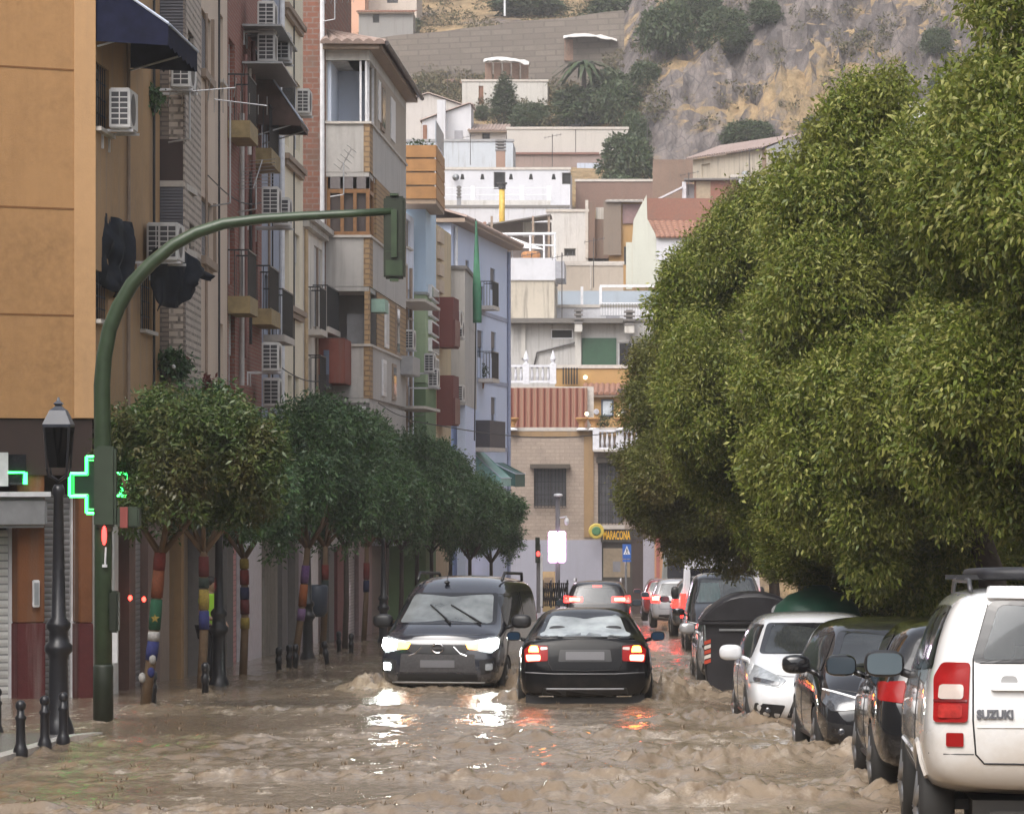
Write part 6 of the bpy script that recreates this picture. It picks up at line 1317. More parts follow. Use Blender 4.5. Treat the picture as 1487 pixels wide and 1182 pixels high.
# ---- big trees on the right
def big_crown(seed, k=120):
    R3 = (2.0, 2.1, 2.75); cl = bough_clumps(seed, R3, 34, (.42, .80), 10, (.09, .29), -.95, .52) + [((0, 0, .2), (.95, .95, 1.6)), ((0, 0, -1), (.85, .85, .9))]
    return leaf_mesh('crown', cl, 96000, .058, .023, seed, LEAF_B, .35, 9, .12, .85)
BC = [big_crown(51), big_crown(52)]
BT = [  # crown centre px, py, d, (sx, sy, sz), mesh, rotation, label
    (1640, 380, 33.0, (1.10, 1.0, 1.12), 0, .3, 'tall leafy avenue tree at the right edge above the white off-road car'),
    (1340, 498, 42.0, (1.06, 1.05, 1.13), 1, 5.0, 'broad leafy avenue tree whose crown hangs over the dark parked hatchback'),
    (1150, 540, 52.0, (.98, 1.0, 1.02), 0, 3.7, 'yellowish leafy avenue tree above the white hatchback and the bins'),
    (1050, 632, 65.0, (.98, 1.0, .90), 1, 4.6, 'leafy avenue tree reaching furthest left over the street'),
    (1118, 545, 72.0, (1.08, 1.0, 1.32), 0, 5.3, 'brownish avenue tree rising behind the yellowish one'),
    (1435, 400, 56.0, (1.2, 1.0, 1.1), 0, 2.4, 'dense avenue tree filling the gap behind the broad one'),
    (1480, 560, 48.0, (1.3, 1.1, 1.2), 1, .9, 'dark avenue tree behind the right edge tree'),
    (1330, 745, 47.0, (1.25, .9, .52), 0, 4.1, 'low drooping avenue tree just above the roofs of the dark parked cars'),
    (1125, 655, 92.0, (1.1, 1.0, 1.1), 1, 2.2, 'avenue tree added beyond the leafy one to darken reflections in the van'),  # this and the next: hidden trees added to darken the van's side
    (1090, 690, 116.0, (1.2, 1.0, 1.2), 0, 1.2, 'furthest avenue tree, added near the orange corner shop to darken reflections')]
for i, (px, py, d, sc, k, rz, lab) in enumerate(BT):
    c = P(px, py, d); bx = max(c.x + .9, 4.6); o = thing('avenue_tree', lab, 'tree', (bx, d, G(d)), group='leafy trees along the right pavement')
    m_ = MB(); t = Vector((bx, d, G(d) - .3)); e = Vector((c.x + .3, d, c.z - 1.2)); m_.tube([t, t.lerp(e, .5) + Vector((.15, 0, .2)), e, Vector((c.x, d, c.z + 1.2))], [.22, .17, .13, .05], 10)
    for j in range(7): a = j * .9 + i; q = e + Vector((math.cos(a) * 1.4, math.sin(a) * 1.3, .8 + .5 * (j % 3))); m_.tube([e, e.lerp(q, .5) + Vector((0, 0, -.1)), q], [.085, .055, .02], 6)
    obj('trunk', m_, BARK, o, True)
    cr = bpy.data.objects.new('crown', BC[k]); COL.objects.link(cr); cr.parent = o; cr.location = c - Vector((bx, d, G(d))); cr.scale = sc; cr.rotation_euler = (0, 0, rz)
    if i in (3, 4, 8): cr.material_slots[0].link = 'OBJECT'; cr.material_slots[0].material = LEAF_B2
# clipped undergrowth behind the parked cars
hm = leaf_mesh('hedge_leaves', ball_clumps(77, (3.2, .9, 1.15), 40, .35, .6, .8, -1, .5), 12000, .10, .04, 77, LEAF_S2, .2, 5)
for i, (px, d, lab) in enumerate(((1330, 37, 'dark shrub hedge behind the dark parked cars'), (1500, 31, 'dark shrub hedge behind the white off-road car'), (1250, 50, 'dark shrub hedge behind the white hatchback'), (1090, 66, 'dark shrub hedge beyond the bottle bank'))):
    o = bpy.data.objects.new('hedge', hm); COL.objects.link(o); o.location = (max(PX(px, d), 4.6) + 2.0, d, G(d) + 1.0); o.scale = (1, 1, 1.1); o.rotation_euler = (0, 0, i * 3.1); setp(o, lab, 'hedge', 'shrub hedges on the right pavement')
# ---- hill vegetation
hb = [leaf_mesh('crown', ball_clumps(90 + i, (1, 1, .85), 26, .25, .5, .8, -.5, .45) + [((0, 0, 0), (.6, .6, .5))], 5200, .12, .06, 90 + i, LEAF_H, .1, 3, .2) for i in range(2)]
cyp = leaf_mesh('crown', [((.0, 0, .25 * k), (.5 * (1 - k / 11), .5 * (1 - k / 11), .25)) for k in range(10)] + [((.28 * math.cos(k * 2.4) * (1 - k / 12), .28 * math.sin(k * 2.4), .2 * k), (.28, .28, .2)) for k in range(10)], 3600, .13, .04, 96, LEAF_H, -.3, 3, .2)
HB = [(966, 42, 44, 48, 'round dark tree at the top of the rocky slope'), (1052, 48, 42, 38, 'olive green bush on the rock shoulder'), (892, 130, 40, 34, 'dark bush below the patched hut'), (850, 158, 56, 34, 'wide green bush spreading over the cream parapet building'),
      (905, 150, 40, 40, 'dense bush joining the rock face'), (790, 82, 32, 38, 'dark green tree beside the white sheeting'), (846, 104, 42, 34, 'shaggy bush under the patched hut'), (770, 170, 30, 22, 'low bush left of the palm coloured growth'),
      (924, 190, 22, 34, 'upright green bush beside the cream building'), (910, 236, 42, 44, 'dark green tree between the brown wall and the bank'), (906, 276, 36, 26, 'low dark bush above the corrugated roof'), (1088, 196, 42, 22, 'bush behind the tiled roof of the stone house'),
      (1196, 184, 38, 24, 'bright bush right of the white gable end'), (1360, 62, 24, 22, 'small bush on the dry grass slope'), (1370, 128, 24, 22, 'small bush just left of the tallest tree crown'), (895, 18, 48, 24, 'dark shrubs on the skyline above the hut'),
      (770, 8, 60, 22, 'dark hedge above the retaining wall'), (1015, 10, 40, 26, 'dry shrub at the top of the hill'), (600, 38, 12, 14, 'small shrub beside the grey shed'), (700, 165, 12, 12, 'little bush at the whitewashed cottage'),
      (690, 104, 40, 14, 'scrub along the foot of the retaining wall'), (1110, 20, 26, 22, 'scrub at the top of the tall rock'), (940, 108, 26, 22, 'scrub at the upper left of the rock face'), (640, 96, 24, 12, 'scrub on the reddish terrace')]
for i, (px, py, rx, ry, lab) in enumerate(HB):
    h_ = hit(px, py + ry * .6, 200); d = h_.y - 1.0; s = d / FP; c = P(px, py, d); o = thing('hill_bush', lab, 'bush', (c.x, c.y, h_.z - .5), group='bushes on the hillside')
    cr = bpy.data.objects.new('crown', hb[i % 2]); COL.objects.link(cr); cr.parent = o; cr.location = c - Vector((c.x, c.y, h_.z - .5)); cr.scale = (rx * s, rx * s * .8, ry * s * 1.15); cr.rotation_euler = (0, 0, 0 if i % 3 else 3.1)
    m_ = MB(); m_.tube([(c.x, c.y, h_.z - .8), tuple(c)], .12, 5); obj('stem', m_, BARK, o)
h_ = hit(733, 172, 200); h_ = P(733, 172, 256); o = thing('conifer', 'dark pointed conifer in front of the whitewashed cottage', 'tree', h_); cr = bpy.data.objects.new('crown', cyp); COL.objects.link(cr); cr.parent = o; cr.scale = (1.9, 1.9, 1.25); cr.location = (0, 0, .2); m_ = MB(); m_.tube([h_ - Vector((0, 0, 1.5)), h_ + Vector((0, 0, 1))], .12, 6); obj('trunk', m_, BARK, o)
# palm with drooping fronds left of the bushes
pc = P(848, 92, 254); o = thing('palm', 'dark drooping palm under the patched hut', 'palm', P(848, 130, 254)); m_ = MB(); m_.tube([P(848, 140, 254), pc], .2, 6); obj('trunk', m_, BARK, o)
m_ = MB()
for k in range(26):
    a = k * 2.4; L = 1.9 + .5 * (k % 3); up_ = .9 - .05 * k; pts = [pc + Vector((math.cos(a) * L * q, math.sin(a) * L * q, up_ * q * 1.2 - 1.7 * q * q)) for q in (0, .25, .5, .75, 1)]; sd_ = Vector((-math.sin(a), math.cos(a), 0))
    for q in range(4):
        w0, w1 = .28 * (1 - abs(q - 1.5) / 3), .28 * (1 - abs(q - .5) / 3) if q < 3 else .02
        m_.poly(pts[q] - sd_ * w0 * .8, pts[q], pts[q + 1], pts[q + 1] - sd_ * w1 * .8 - Vector((0, 0, .06))); m_.poly(pts[q], pts[q] + sd_ * w0 * .8, pts[q + 1] + sd_ * w1 * .8 - Vector((0, 0, .06)), pts[q + 1])
obj('frond', m_, LEAF_H, o)
# potted tree on the tower roof, balcony plants
def plant(label, px, py, d, r, h, m_, cat='plant', pot=True, n=900, ll=.09, lw=.04, seed=3, name='potted_plant'):
    c = P(px, py, d); o = thing(name, label, cat, (c.x, c.y, c.z - h)); me = leaf_mesh('foliage', ball_clumps(seed, (r, r, h * .6), 12, r * .3, r * .5, .9, -1, .4), n, ll, lw, seed, m_, .2, 4)
    f = bpy.data.objects.new('foliage', me); COL.objects.link(f); f.parent = o; f.location = (0, 0, h)
    if pot: a = MB(); a.lathe((c.x, c.y, c.z - h - .25), [(.14, 0), (.18, .25)], 10); a.tube([(c.x, c.y, c.z - h), (c.x, c.y, c.z)], .02, 5); obj('pot', a, plain('clay_pot', (.25, .11, .06), .8), o)
    return o
plant('thin potted tree on the timber box balcony', 612, 222, 106, .62, .55, LEAF_H, n=260, seed=5); plant('hanging leafy plant below the navy awning', 213, 143, 54.2, .26, .30, LEAF_S, n=420, seed=6, pot=False, ll=.07)
plant('flowering plant in a box on the brick pier balcony', 252, 528, 55.0, .26, .26, LEAF_S, n=600, seed=8, pot=False); plant('reddish plant beside the flowering balcony box', 240, 520, 55.6, .18, .18, leafmat('reddish_leaf', [(.12, .03, .03), (.16, .05, .04)]), n=260, seed=9, pot=False)
plant('reddish balcony plant on the beige block', 300, 566, 59, .22, .2, MATS['reddish_leaf'], n=260, seed=10, pot=False)
plant('plants on the ochre terrace beside the picture frame', 878, 612, 152.5, .5, .35, LEAF_H, n=260, seed=11); plant('leafy pot plants at the right of the picture frame', 908, 612, 152.5, .6, .4, LEAF_H, n=260, seed=12); plant('dark plant on the pale blue house balcony', 697, 538, 132, .35, .45, LEAF_H, n=300, seed=13)
fw = MB()
for k, (px, py) in enumerate(((252, 532), (252.6, 533))): fw.sell(P(px, py, 54.7), (.03, .03, .03), 1, 6, 4)
solo('white_flower', 'white bloom on the plant at the brick pier balcony', 'flowers', fw, plain('white_petal', (.7, .7, .7), .6), P(252, 536, 54.7))
# ---- debris thrown about on the flood
# ================================================================== street furniture, left
CAST = plain('black_cast_iron', (.014, .014, .017), .35, var=.25, scale=14); GRN = plain('signal_green_paint', (.030, .050, .024), .38, var=.25, scale=5); GRD = plain('dark_signal_green', (.014, .020, .010), .5, var=.25, scale=6)
BOLL = [(-4, 1062, None), (30, 1097, 'black ball topped bollard nearest the white shutter'), (65, 1087, 'black ball topped bollard in the middle of the corner group'), (92, 1080, 'black ball topped bollard right in front of the lamp post foot')]
def bollard(x, y, z, h=.86, tilt=0, label=None, style='ball'):
    o = thing('bollard', label, 'bollard', (x, y, z), group='black iron bollards on the left pavement')
    m_ = MB()
    if style == 'ball':
        m_.lathe((x, y, z - .2), [(.072, 0), (.072, .22), (.058, .26), (.046, .29), (.044, h - .02), (.055, h), (.055, h + .02), (.036, h + .04), (.034, h + .09)], 12); obj('post', m_, CAST, o, True)
        b_ = MB(); b_.sell((x, y, z + h - .075), (.052, .052, .054), 1, 14, 10); obj('ball', b_, CAST, o, True)
    else:
        m_.lathe((x, y, z - .2), [(.05, 0), (.05, h - .12), (.062, h - .10), (.062, h - .02), (.047, h), (.047, h + .05), (.062, h + .07), (.058, h + .15), (.03, h + .18)], 12); obj('post', m_, CAST, o, True)
    if tilt: o.rotation_euler = (0, tilt, 0)
    wake(x, y, .16, .05); return o
for px, py, lab in BOLL:
    s = (py - 833) / 1.72; d = FP / s; bollard(PX(px, d), d, pave_h(d), .52, 0, lab or 'black ball topped bollard cut by the left edge of the picture')
for (px, d, tl, lab, sty) in ((222, 45.8, 0, 'short black bollard just right of the nearest knitted tree', 'cap'), (298, 49.9, 0, 'short black bollard in front of the forked knitted tree', 'cap'), (405, 60.5, 0, 'short black bollard standing alone in muddy swirl', 'cap'), (420, 62.5, 0, 'black bollard touching its neighbour, left of the pair', 'cap'), (429, 63.0, 0, 'black bollard touching its neighbour, right of the pair', 'cap'), (476, 66.0, .16, 'black bollard leaning to the left beside the litter bin tree', 'cap'), (510, 74.0, 0, 'far black bollard beside the plain thick trunk', 'cap'), (492, 77.0, 0, 'far black bollard hidden against the plain thick trunk', 'cap')):
    bollard(PX(px, d), d, G(d) - .02, .50, -tl, lab, sty)
def lamp_post(px, d, label, lantern=True):
    x, y, z = PX(px, d), d, (pave_h(d) if d < 40 else G(d) - .03); wake(x, y, .3, .05)
    o = thing('lamp_post', label, 'lamp post', (x, y, z), group='black cast iron lamp posts on the left pavement')
    m_ = MB(); m_.lathe((x, y, z - .2), [(.17, 0), (.17, .26), (.14, .34), (.115, .40), (.10, 1.0), (.115, 1.05), (.15, 1.09), (.15, 1.15), (.11, 1.19), (.10, 1.30), (.13, 1.34), (.13, 1.39), (.078, 1.45), (.064, 2.1), (.052, 2.74), (.068, 2.77), (.068, 2.82), (.045, 2.87)], 18); obj('post', m_, CAST, o, True)
    zl_ = z + 2.70
    m_ = MB()
    for a in range(4): q = a * 1.571 + .785; m_.tube([(x, y, zl_), (x + .13 * math.cos(q), y + .13 * math.sin(q), zl_ + .06), (x + .15 * math.cos(q), y + .15 * math.sin(q), zl_ + .14)], .014, 5)
    for a in range(4):
        q = a * 1.571 + .785; c_, s_ = math.cos(q), math.sin(q); m_.tube([(x + .15 * c_, y + .15 * s_, zl_ + .14), (x + .19 * c_, y + .19 * s_, zl_ + .59)], .014, 5)
    obj('lantern_frame', m_, CAST, o)
    g_ = MB(); g_.lathe((x, y, zl_ + .15), [(.10, 0), (.175, .43)], 4); gg = obj('lantern_glass', g_, seeglass('lantern_glass', (.05, .05, .05), 1.4, .0), o); gg.rotation_euler = (0, 0, 0)
    r_ = MB()
    def sq(h, zz): return [(x - h, y - h, zz), (x + h, y - h, zz), (x + h, y + h, zz), (x - h, y + h, zz)]
    lv = [(.145, .58), (.15, .61), (.085, .76), (.058, .78), (.03, .81), (.05, .83), (.02, .86), (.008, .90)]
    for h, zz in lv: r_.v += sq(h, zl_ + zz)
    for i in range(len(lv) - 1):
        for j in range(4): k = i * 4; r_.f.append((k + j, k + (j + 1) % 4, k + 4 + (j + 1) % 4, k + 4 + j))
    r_.f += [(3, 2, 1, 0)]; obj('lantern_roof', r_, plain('dark_blue_lantern_roof', (.035, .04, .055), .4), o)
    return o
lamp_post(85, 36.8, 'black lamp post with a square lantern at the corner of the ochre building'); lamp_post(318, 53.0, 'black lamp post standing beside the person in the yellow top'); lamp_post(447, 69.5, 'black lamp post left of the litter bin tree'); lamp_post(557, 86, 'black lamp post just left of the van')
# litter bin on a trunk
lb = thing('litter_bin', 'dark blue litter bin strapped to a street tree trunk', 'litter bin', P(459, 900, 72.1)); m_ = MB(); m_.lathe(P(459, 895, 72.05), [(.17, 0), (.24, .1), (.26, .62), (.22, .66)], 14); obj('bucket', m_, plain('dark_blue_bin', (.03, .04, .06), .5), lb, True); m_ = MB(); m_.box(PX(459, 72) - .05, PX(467, 72.4), 72.1, 72.3, PZ(868, 72), PZ(864, 72)); obj('strap', m_, STEEL, lb)
# signal mast with its long curved arm
dS = 40.6
o = thing('traffic_signal', 'tall green signal mast with a long curved arm reaching over the street', 'traffic signal', (PX(150, dS), dS, G(dS)))
arm = [(150, 1075), (150, 800), (149, 640), (148, 560), (151, 520), (159, 478), (172, 446), (192, 412), (220, 382), (252, 356), (285, 338), (325, 325), (380, 318), (440, 314), (500, 311), (572, 307)]
rr = [.105, .105, .10, .098, .094, .09, .088, .085, .08, .076, .072, .068, .06, .054, .048, .044]
m_ = MB(); m_.tube([P(x, y, dS) for x, y in arm], rr, 14); obj('mast', m_, GRN, o, True)
m_ = MB(); m_.lathe((PX(150, dS), dS, G(dS) - .3), [(.19, 0), (.19, .5), (.125, .56), (.11, .75)], 14); 
m_ = MB(); m_.lathe((PX(150, dS), dS, G(dS) - .2), [(.12, 0), (.12, .85), (.107, .88)], 14); obj('mast_foot', m_, GRD, o, True)
x0, x1, z0, z1 = PX(557, dS), PX(588, dS), PZ(405, dS), PZ(285, dS)
m_ = MB(); m_.box(x0, x1, dS - .02, dS + .16, z0, z1); h_ = obj('signal_head', m_, GRD, o); bev(h_, .025)
m_ = MB(); xm = (x0 + x1) / 2; m_.box(xm - .035, xm + .035, dS - .06, dS - .021, z0 + .25, z1 - .16); m_.box(xm - .05, xm + .05, dS - .05, dS + .1, z1 + .002, z1 + .03); m_.box(xm - .05, xm + .05, dS - .05, dS + .1, z0 - .03, z0 - .002); obj('head_bracket', m_, GRN, h_)
m_ = MB(); m_.box(xm - .10, xm + .10, dS - .024, dS - .0205, z0 + .04, z0 + .22); m_.box(x0 + .02, x1 - .02, dS - .0235, dS - .0202, z0 + (z1 - z0) * .333 - .006, z0 + (z1 - z0) * .333 + .006); obj('head_seam', m_, GRN, h_)
for k in range(3): m_ = MB(); m_.lathe((xm, dS + .16, z0 + (z1 - z0) * (k + .5) / 3), [(.11, 0), (.115, .18), (.10, .18), (.095, .02)], 16, 'y'); obj('visor', m_, GRD, h_)
x0, x1, z0, z1 = PX(139, dS), PX(171, dS), PZ(765, dS), PZ(648, dS)
m_ = MB(); m_.box(x0, x1, dS - .17, dS - .03, z0, z1); h2 = obj('lower_signal_head', m_, plain('grey_green_signal', (.032, .048, .028), .5), o); bev(h2, .03)
x0, x1, z0, z1 = PX(171, dS), PX(204, dS), PZ(766, dS), PZ(736, dS)
m_ = MB(); m_.box(x0 + .003, x1, dS - .13, dS + .08, z0, z1); h3 = obj('side_signal_box', m_, plain('grey_green_signal', (.032, .048, .028), .5), o); bev(h3, .02)
m_ = MB(); m_.box(x0 + .05, x0 + .14, dS - .16, dS - .132, z0, z1); obj('reddish_edge', m_, plain('reddish_plate', (.25, .06, .05), .5), h3)  # plain reddish strip on the box, not glowing
m_ = MB(); m_.sell((PX(154, dS), dS - .14, PZ(777, dS)), (.030, .03, .115), 1, 10, 10); l_ = obj('red_light', m_, emit('red_signal_light', (1, .035, .03), 5, (.3, .02, .02)), o, True)
m_ = MB(); m_.box(PX(150, dS) - .03, PX(165, dS), dS - .12, dS - .02, PZ(770, dS) - .01, PZ(768, dS) + .03); obj('light_hood', m_, GRN, o)
m_ = MB(); m_.tube([(PX(156, dS), dS - .12, PZ(794, dS)), (PX(155, dS), dS - .12, PZ(819, dS))], .012, 6); m_.box(PX(151, dS), PX(158, dS), dS - .14, dS - .11, PZ(823, dS), PZ(819, dS)); obj('push_button', m_, METAL_W, o)
m_ = MB(); m_.box(PX(160, dS), PX(173, dS), dS - .09, dS + .09, PZ(918, dS), PZ(858, dS)); q = obj('control_box', m_, GRD, o); bev(q, .02)
wake(PX(150, dS), dS, .25, .05)
pt = thing('poster_stand', 'white framed notice standing in the shop doorway behind the green mast', 'notice', P(160, 995, 49)); m_ = MB(); m_.box(PX(163, 49), PX(172, 49), 48.9, 48.96, PZ(962, 49), PZ(912, 49)); obj('sheet', m_, FRAME_W, pt); m_ = MB(); m_.box(PX(161, 49), PX(163, 49), 48.88, 48.98, PZ(1005, 49), PZ(905, 49)); obj('stand', m_, METAL_W, pt)
for px, py, d, lab in ((189, 868, 51, 'small red brake light reflection, as a glowing spot on the shop pilaster'), (209, 870, 51.5, 'small glowing red spot, a painted reflection behind the nearest knitted trunk'), (296, 846, 53, 'small glowing red spot, a painted reflection at the fork of the knitted tree')): m_ = MB(); m_.sell(P(px, py, d), (.03, .02, .04), 1, 8, 6); solo('red_glint', lab, 'lamp', m_, RED_GLINT, P(px, py, d))  # glowing spots stand in for red reflections of brake lights
# ---- far end of the street
d = 128.0; o = thing('led_display', 'brilliant white lit advertising display on a pole at the street end', 'display', P(808, 880, d)); m_ = MB(); m_.box(PX(797.5, d), PX(820, d), d, d + .25, PZ(815, d), PZ(773, d)); m2_ = MB(); m2_.box(PX(796, d), PX(821.5, d), d + .03, d + .22, PZ(817, d), PZ(771, d)); q2 = obj('halo_rim', m2_, emit('pink_halo_glow', (1, .45, .9), 3, (.5, .3, .5)), o); bev(q2, .05); q = obj('lit_panel', m_, emit('white_led', (1, .86, 1), 16, (.8, .8, .8)), o); bev(q, .04)  # pink glowing rim stands in for the halo round the lit panel
m_ = MB(); m_.tube([P(810, 890, d + .15), P(810, 716, d + .15)], .085, 8); obj('post', m_, plain('grey_post', (.20, .19, .20), .5), o); m_ = MB(); m_.sell(P(810.5, 719, d + .1), (.17, .25, .06), .7, 12, 8); obj('camera_hood', m_, METAL_W, o); m_ = MB(); m_.tube([P(810, 752, d + .15), P(823, 750, d)], .03, 6); m_.sell(P(823, 757, d), (.09, .09, .14), 1, 10, 8); obj('camera_arm', m_, METAL_W, o)
d = 118.0; o = thing('traffic_signal', 'small grey pedestrian signal showing red at the street end', 'traffic signal', P(782, 885, d)); m_ = MB(); m_.tube([P(782, 890, d), P(782, 790, d)], .07, 8); obj('post', m_, plain('grey_post', (.2, .19, .2), .5), o); m_ = MB(); m_.box(PX(777.5, d), PX(784, d), d - .2, d, PZ(817, d), PZ(780, d)); q = obj('signal_head', m_, GRD, o); m_ = MB(); m_.sell(P(781.5, 804, d - .22), (.06, .04, .09), 1, 8, 6); obj('red_light', m_, emit('red_signal_light', (1, .05, .04), 14), o); m_ = MB(); m_.box(PX(784.5, d), PX(788, d), d - .1, d, PZ(880, d), PZ(805, d)); obj('white_back', m_, FRAME_W, o)
d = 126.0; o = thing('crossing_sign', 'blue square pedestrian crossing sign in front of the bar', 'road sign', P(909, 880, d)); m_ = MB(); x0, x1, z0, z1 = PX(904, d), PX(916.5, d), PZ(811, d), PZ(790, d); m_.box(x0, x1, d, d + .03, z0, z1); obj('plate', m_, plain('sign_blue', (.04, .13, .45), .4, var=.03), o)
cxs = (x0 + x1) / 2; czs = z0 + (z1 - z0) * .54; m_ = MB(); m_.poly((cxs - .125, d - .004, czs - .13), (cxs + .125, d - .004, czs - .13), (cxs, d - .004, czs + .19)); obj('white_triangle', m_, plain('sign_white', (.75, .75, .77), .4, var=.02), o)
m_ = MB(); yy = d - .008; m_.lathe((cxs, yy, czs + .075), [(.02, -.001), (.02, .001)], 8, 'y'); m_.poly((cxs - .02, yy, czs + .05), (cxs - .025, yy, czs - .02), (cxs + .02, yy, czs - .02), (cxs + .02, yy, czs + .05)); m_.poly((cxs - .02, yy, czs - .021), (cxs - .06, yy, czs - .115), (cxs - .035, yy, czs - .115), (cxs + .0, yy, czs - .021)); m_.poly((cxs + .0, yy, czs - .022), (cxs + .03, yy, czs - .115), (cxs + .055, yy, czs - .115), (cxs + .02, yy, czs - .022)); m_.poly((cxs + .02, yy, czs + .045), (cxs + .055, yy, czs - .01), (cxs + .045, yy, czs - .02), (cxs + .018, yy, czs + .02)); obj('walking_figure', m_, plain('sign_black', (.02, .02, .025), .5), o)
m_ = MB(); m_.box(x0, x1, d, d + .02, z0 - .12, z0 - .03); obj('lower_plate', m_, plain('sign_blue', (.04, .13, .45), .4), o); m_ = MB(); m_.tube([P(909, 885, d + .06), P(909, 790, d + .06)], .04, 8); obj('post', m_, STEEL, o)
d = 122.0; o = thing('barrier_fence', 'black lattice pedestrian barrier at the junction', 'barrier', P(805, 880, d)); m_ = MB()
for k in range(12):
    px = 788 + k * 3; m_.tube([P(px, 880, d), P(px + 4, 846, d)], .022, 4); m_.tube([P(px + 4, 880, d), P(px, 846, d)], .022, 4)
for px in (788, 800, 812, 824): m_.tube([P(px, 882, d), P(px, 842, d)], .035, 5)
obj('lattice', m_, IRON, o)
yb_ = MB(); yb_.box(PX(788, 130), PX(806, 130), 130, 130.4, G(130) + .3, PZ(830, 130)); o = thing('parcel_board', 'dull yellow board behind the lattice barrier', 'board', P(797, 880, 130)); q = obj('panel', yb_, plain('dull_yellow_panel', (.36, .27, .12), .6), o); yb_ = MB(); yb_.box(PX(790, 130), PX(804, 130), 129.97, 129.995, PZ(850, 130), PZ(838, 130)); obj('dark_stripe', yb_, plain('brown_stripe', (.2, .15, .08), .6), o)
# ---- waste containers on the right
xB, dB = PX(1093, 50), 50.0; zB = G(50) - .06
o = thing('waste_container', 'tall black waste container with a rounded lid standing in the flood', 'waste container', (xB, dB, zB)); BLK = plain('black_plastic_bin', (.016, .015, .018), .42, var=.3, scale=5)
m_ = MB(); W2 = .72
pr = [(-.66, .12), (-.70, .5), (-.72, 1.12), (.72, 1.12), (.70, .5), (.66, .12)]
for y_, sc_ in ((-.5, .97), (-.46, 1), (.46, 1), (.5, .97)): m_.v += [(xB + a * sc_ * W2 / .72, dB + y_, zB + b_) for a, b_ in pr]
for i in range(3):
    for j in range(6): m_.f.append((i * 6 + j, i * 6 + (j + 1) % 6, i * 6 + 6 + (j + 1) % 6, i * 6 + 6 + j))
m_.f += [(0, 1, 2, 3, 4, 5), (23, 22, 21, 20, 19, 18)]; obj('tub', m_, BLK, o)
m_ = MB(); n_ = 14; ly = [-.54, -.50, .5, .54]
for y_ in ly:
    for i in range(n_ + 1): q = -1 + 2 * i / n_; m_.v.append((xB + q * .77, dB + y_, zB + 1.14 + (.40 if abs(y_) < .52 else .36) * (1 - abs(q) ** 2.6)))
for i in range(3):
    for j in range(n_): m_.f.append((i * 15 + j, i * 15 + j + 1, i * 15 + 16 + j, i * 15 + 15 + j))
m_.f += [tuple(range(15)), tuple(range(59, 44, -1))]; 
for i in range(3): m_.f.append((i * 15, i * 15 + 15, i * 15 + 29, i * 15 + 14))
l_ = obj('lid', m_, BLK, o); bev(l_, .012)
m_ = MB(); m_.box(xB - .79, xB + .79, dB - .56, dB + .56, zB + 1.085, zB + 1.135); q = obj('rim', m_, BLK, o); bev(q, .012)
m_ = MB(); m_.lathe((xB + .20 + .15, dB - .565, zB + 1.28), [(.10, .02), (.10, 0), (.05, -.005), (.05, .02)], 16, 'y'); obj('lid_ring', m_, plain('grey_ring', (.32, .32, .33), .5), o)
for k in range(5): m_ = MB(); z_ = zB + .52 + k * .07; m_.hexa([(xB - .713, dB - .515, z_), (xB - .62, dB - .515, z_ + .03), (xB - .62, dB - .47, z_ + .03), (xB - .713, dB - .47, z_), (xB - .713, dB - .515, z_ + .05), (xB - .62, dB - .515, z_ + .08), (xB - .62, dB - .47, z_ + .08), (xB - .713, dB - .47, z_ + .05)]); obj('reflective_stripe', m_, plain('red_reflective', (.45, .06, .03), .4) if k % 2 == 0 else plain('white_reflective', (.6, .55, .5), .4), o)
m_ = MB(); m_.box(xB - .5, xB + .3, dB - .53, dB - .50, zB + 1.0, zB + 1.03); obj('handle', m_, STEEL, o); wake(xB - .7, dB - .5, .5, .1)
xG, dG_ = PX(1186, 46.8), 46.8; zG = G(47) - .15
o = thing('bottle_bank', 'green dome shaped bottle bank behind the white hatchback', 'bottle bank', (xG, dG_, zG)); m_ = MB(); m_.lathe((xG, dG_, zG), [(.5, 0), (.62, .2), (.66, .9), (.64, 1.25), (.55, 1.48), (.38, 1.62), (.2, 1.68), (.17, 1.74), (.05, 1.75)], 24); obj('dome', m_, plain('bottle_bank_green', (.018, .075, .05), .35), o, True)
m_ = MB(); m_.lathe((xG - .1, dG_ - .6, zG + 1.25), [(.11, .03), (.13, .0), (.13, .08)], 12, 'y'); obj('slot', m_, DARKIN, o)
# ---- low scrub all over the slope: nobody could count it
sr = random.Random(5); cl = []
for i in range(560):
    px, py = sr.uniform(500, 1440), sr.uniform(-10, 190)
    if px > 1000 and sr.random() < .45: continue
    if i > 300: px, py = sr.uniform(540, 900), sr.uniform(84, 165)
    h_ = hit(px, py, 238); r = sr.uniform(.25, .8) * (1.3 if px < 950 else .8); cl.append((tuple(h_ + Vector((0, -.3, r * .3))), (r * 1.3, r, r * .7)))
sc_ = bpy.data.objects.new('scrub', leaf_mesh('scrub', cl, 34000, .24, .10, 5, leafmat('scrub_leaf', [(.05, .06, .025), (.08, .08, .035), (.12, .10, .05), (.17, .13, .07)], (.10, .08, .045), .7, .1), -.2, 3, .2)); COL.objects.link(sc_); setp(sc_, kind='stuff')
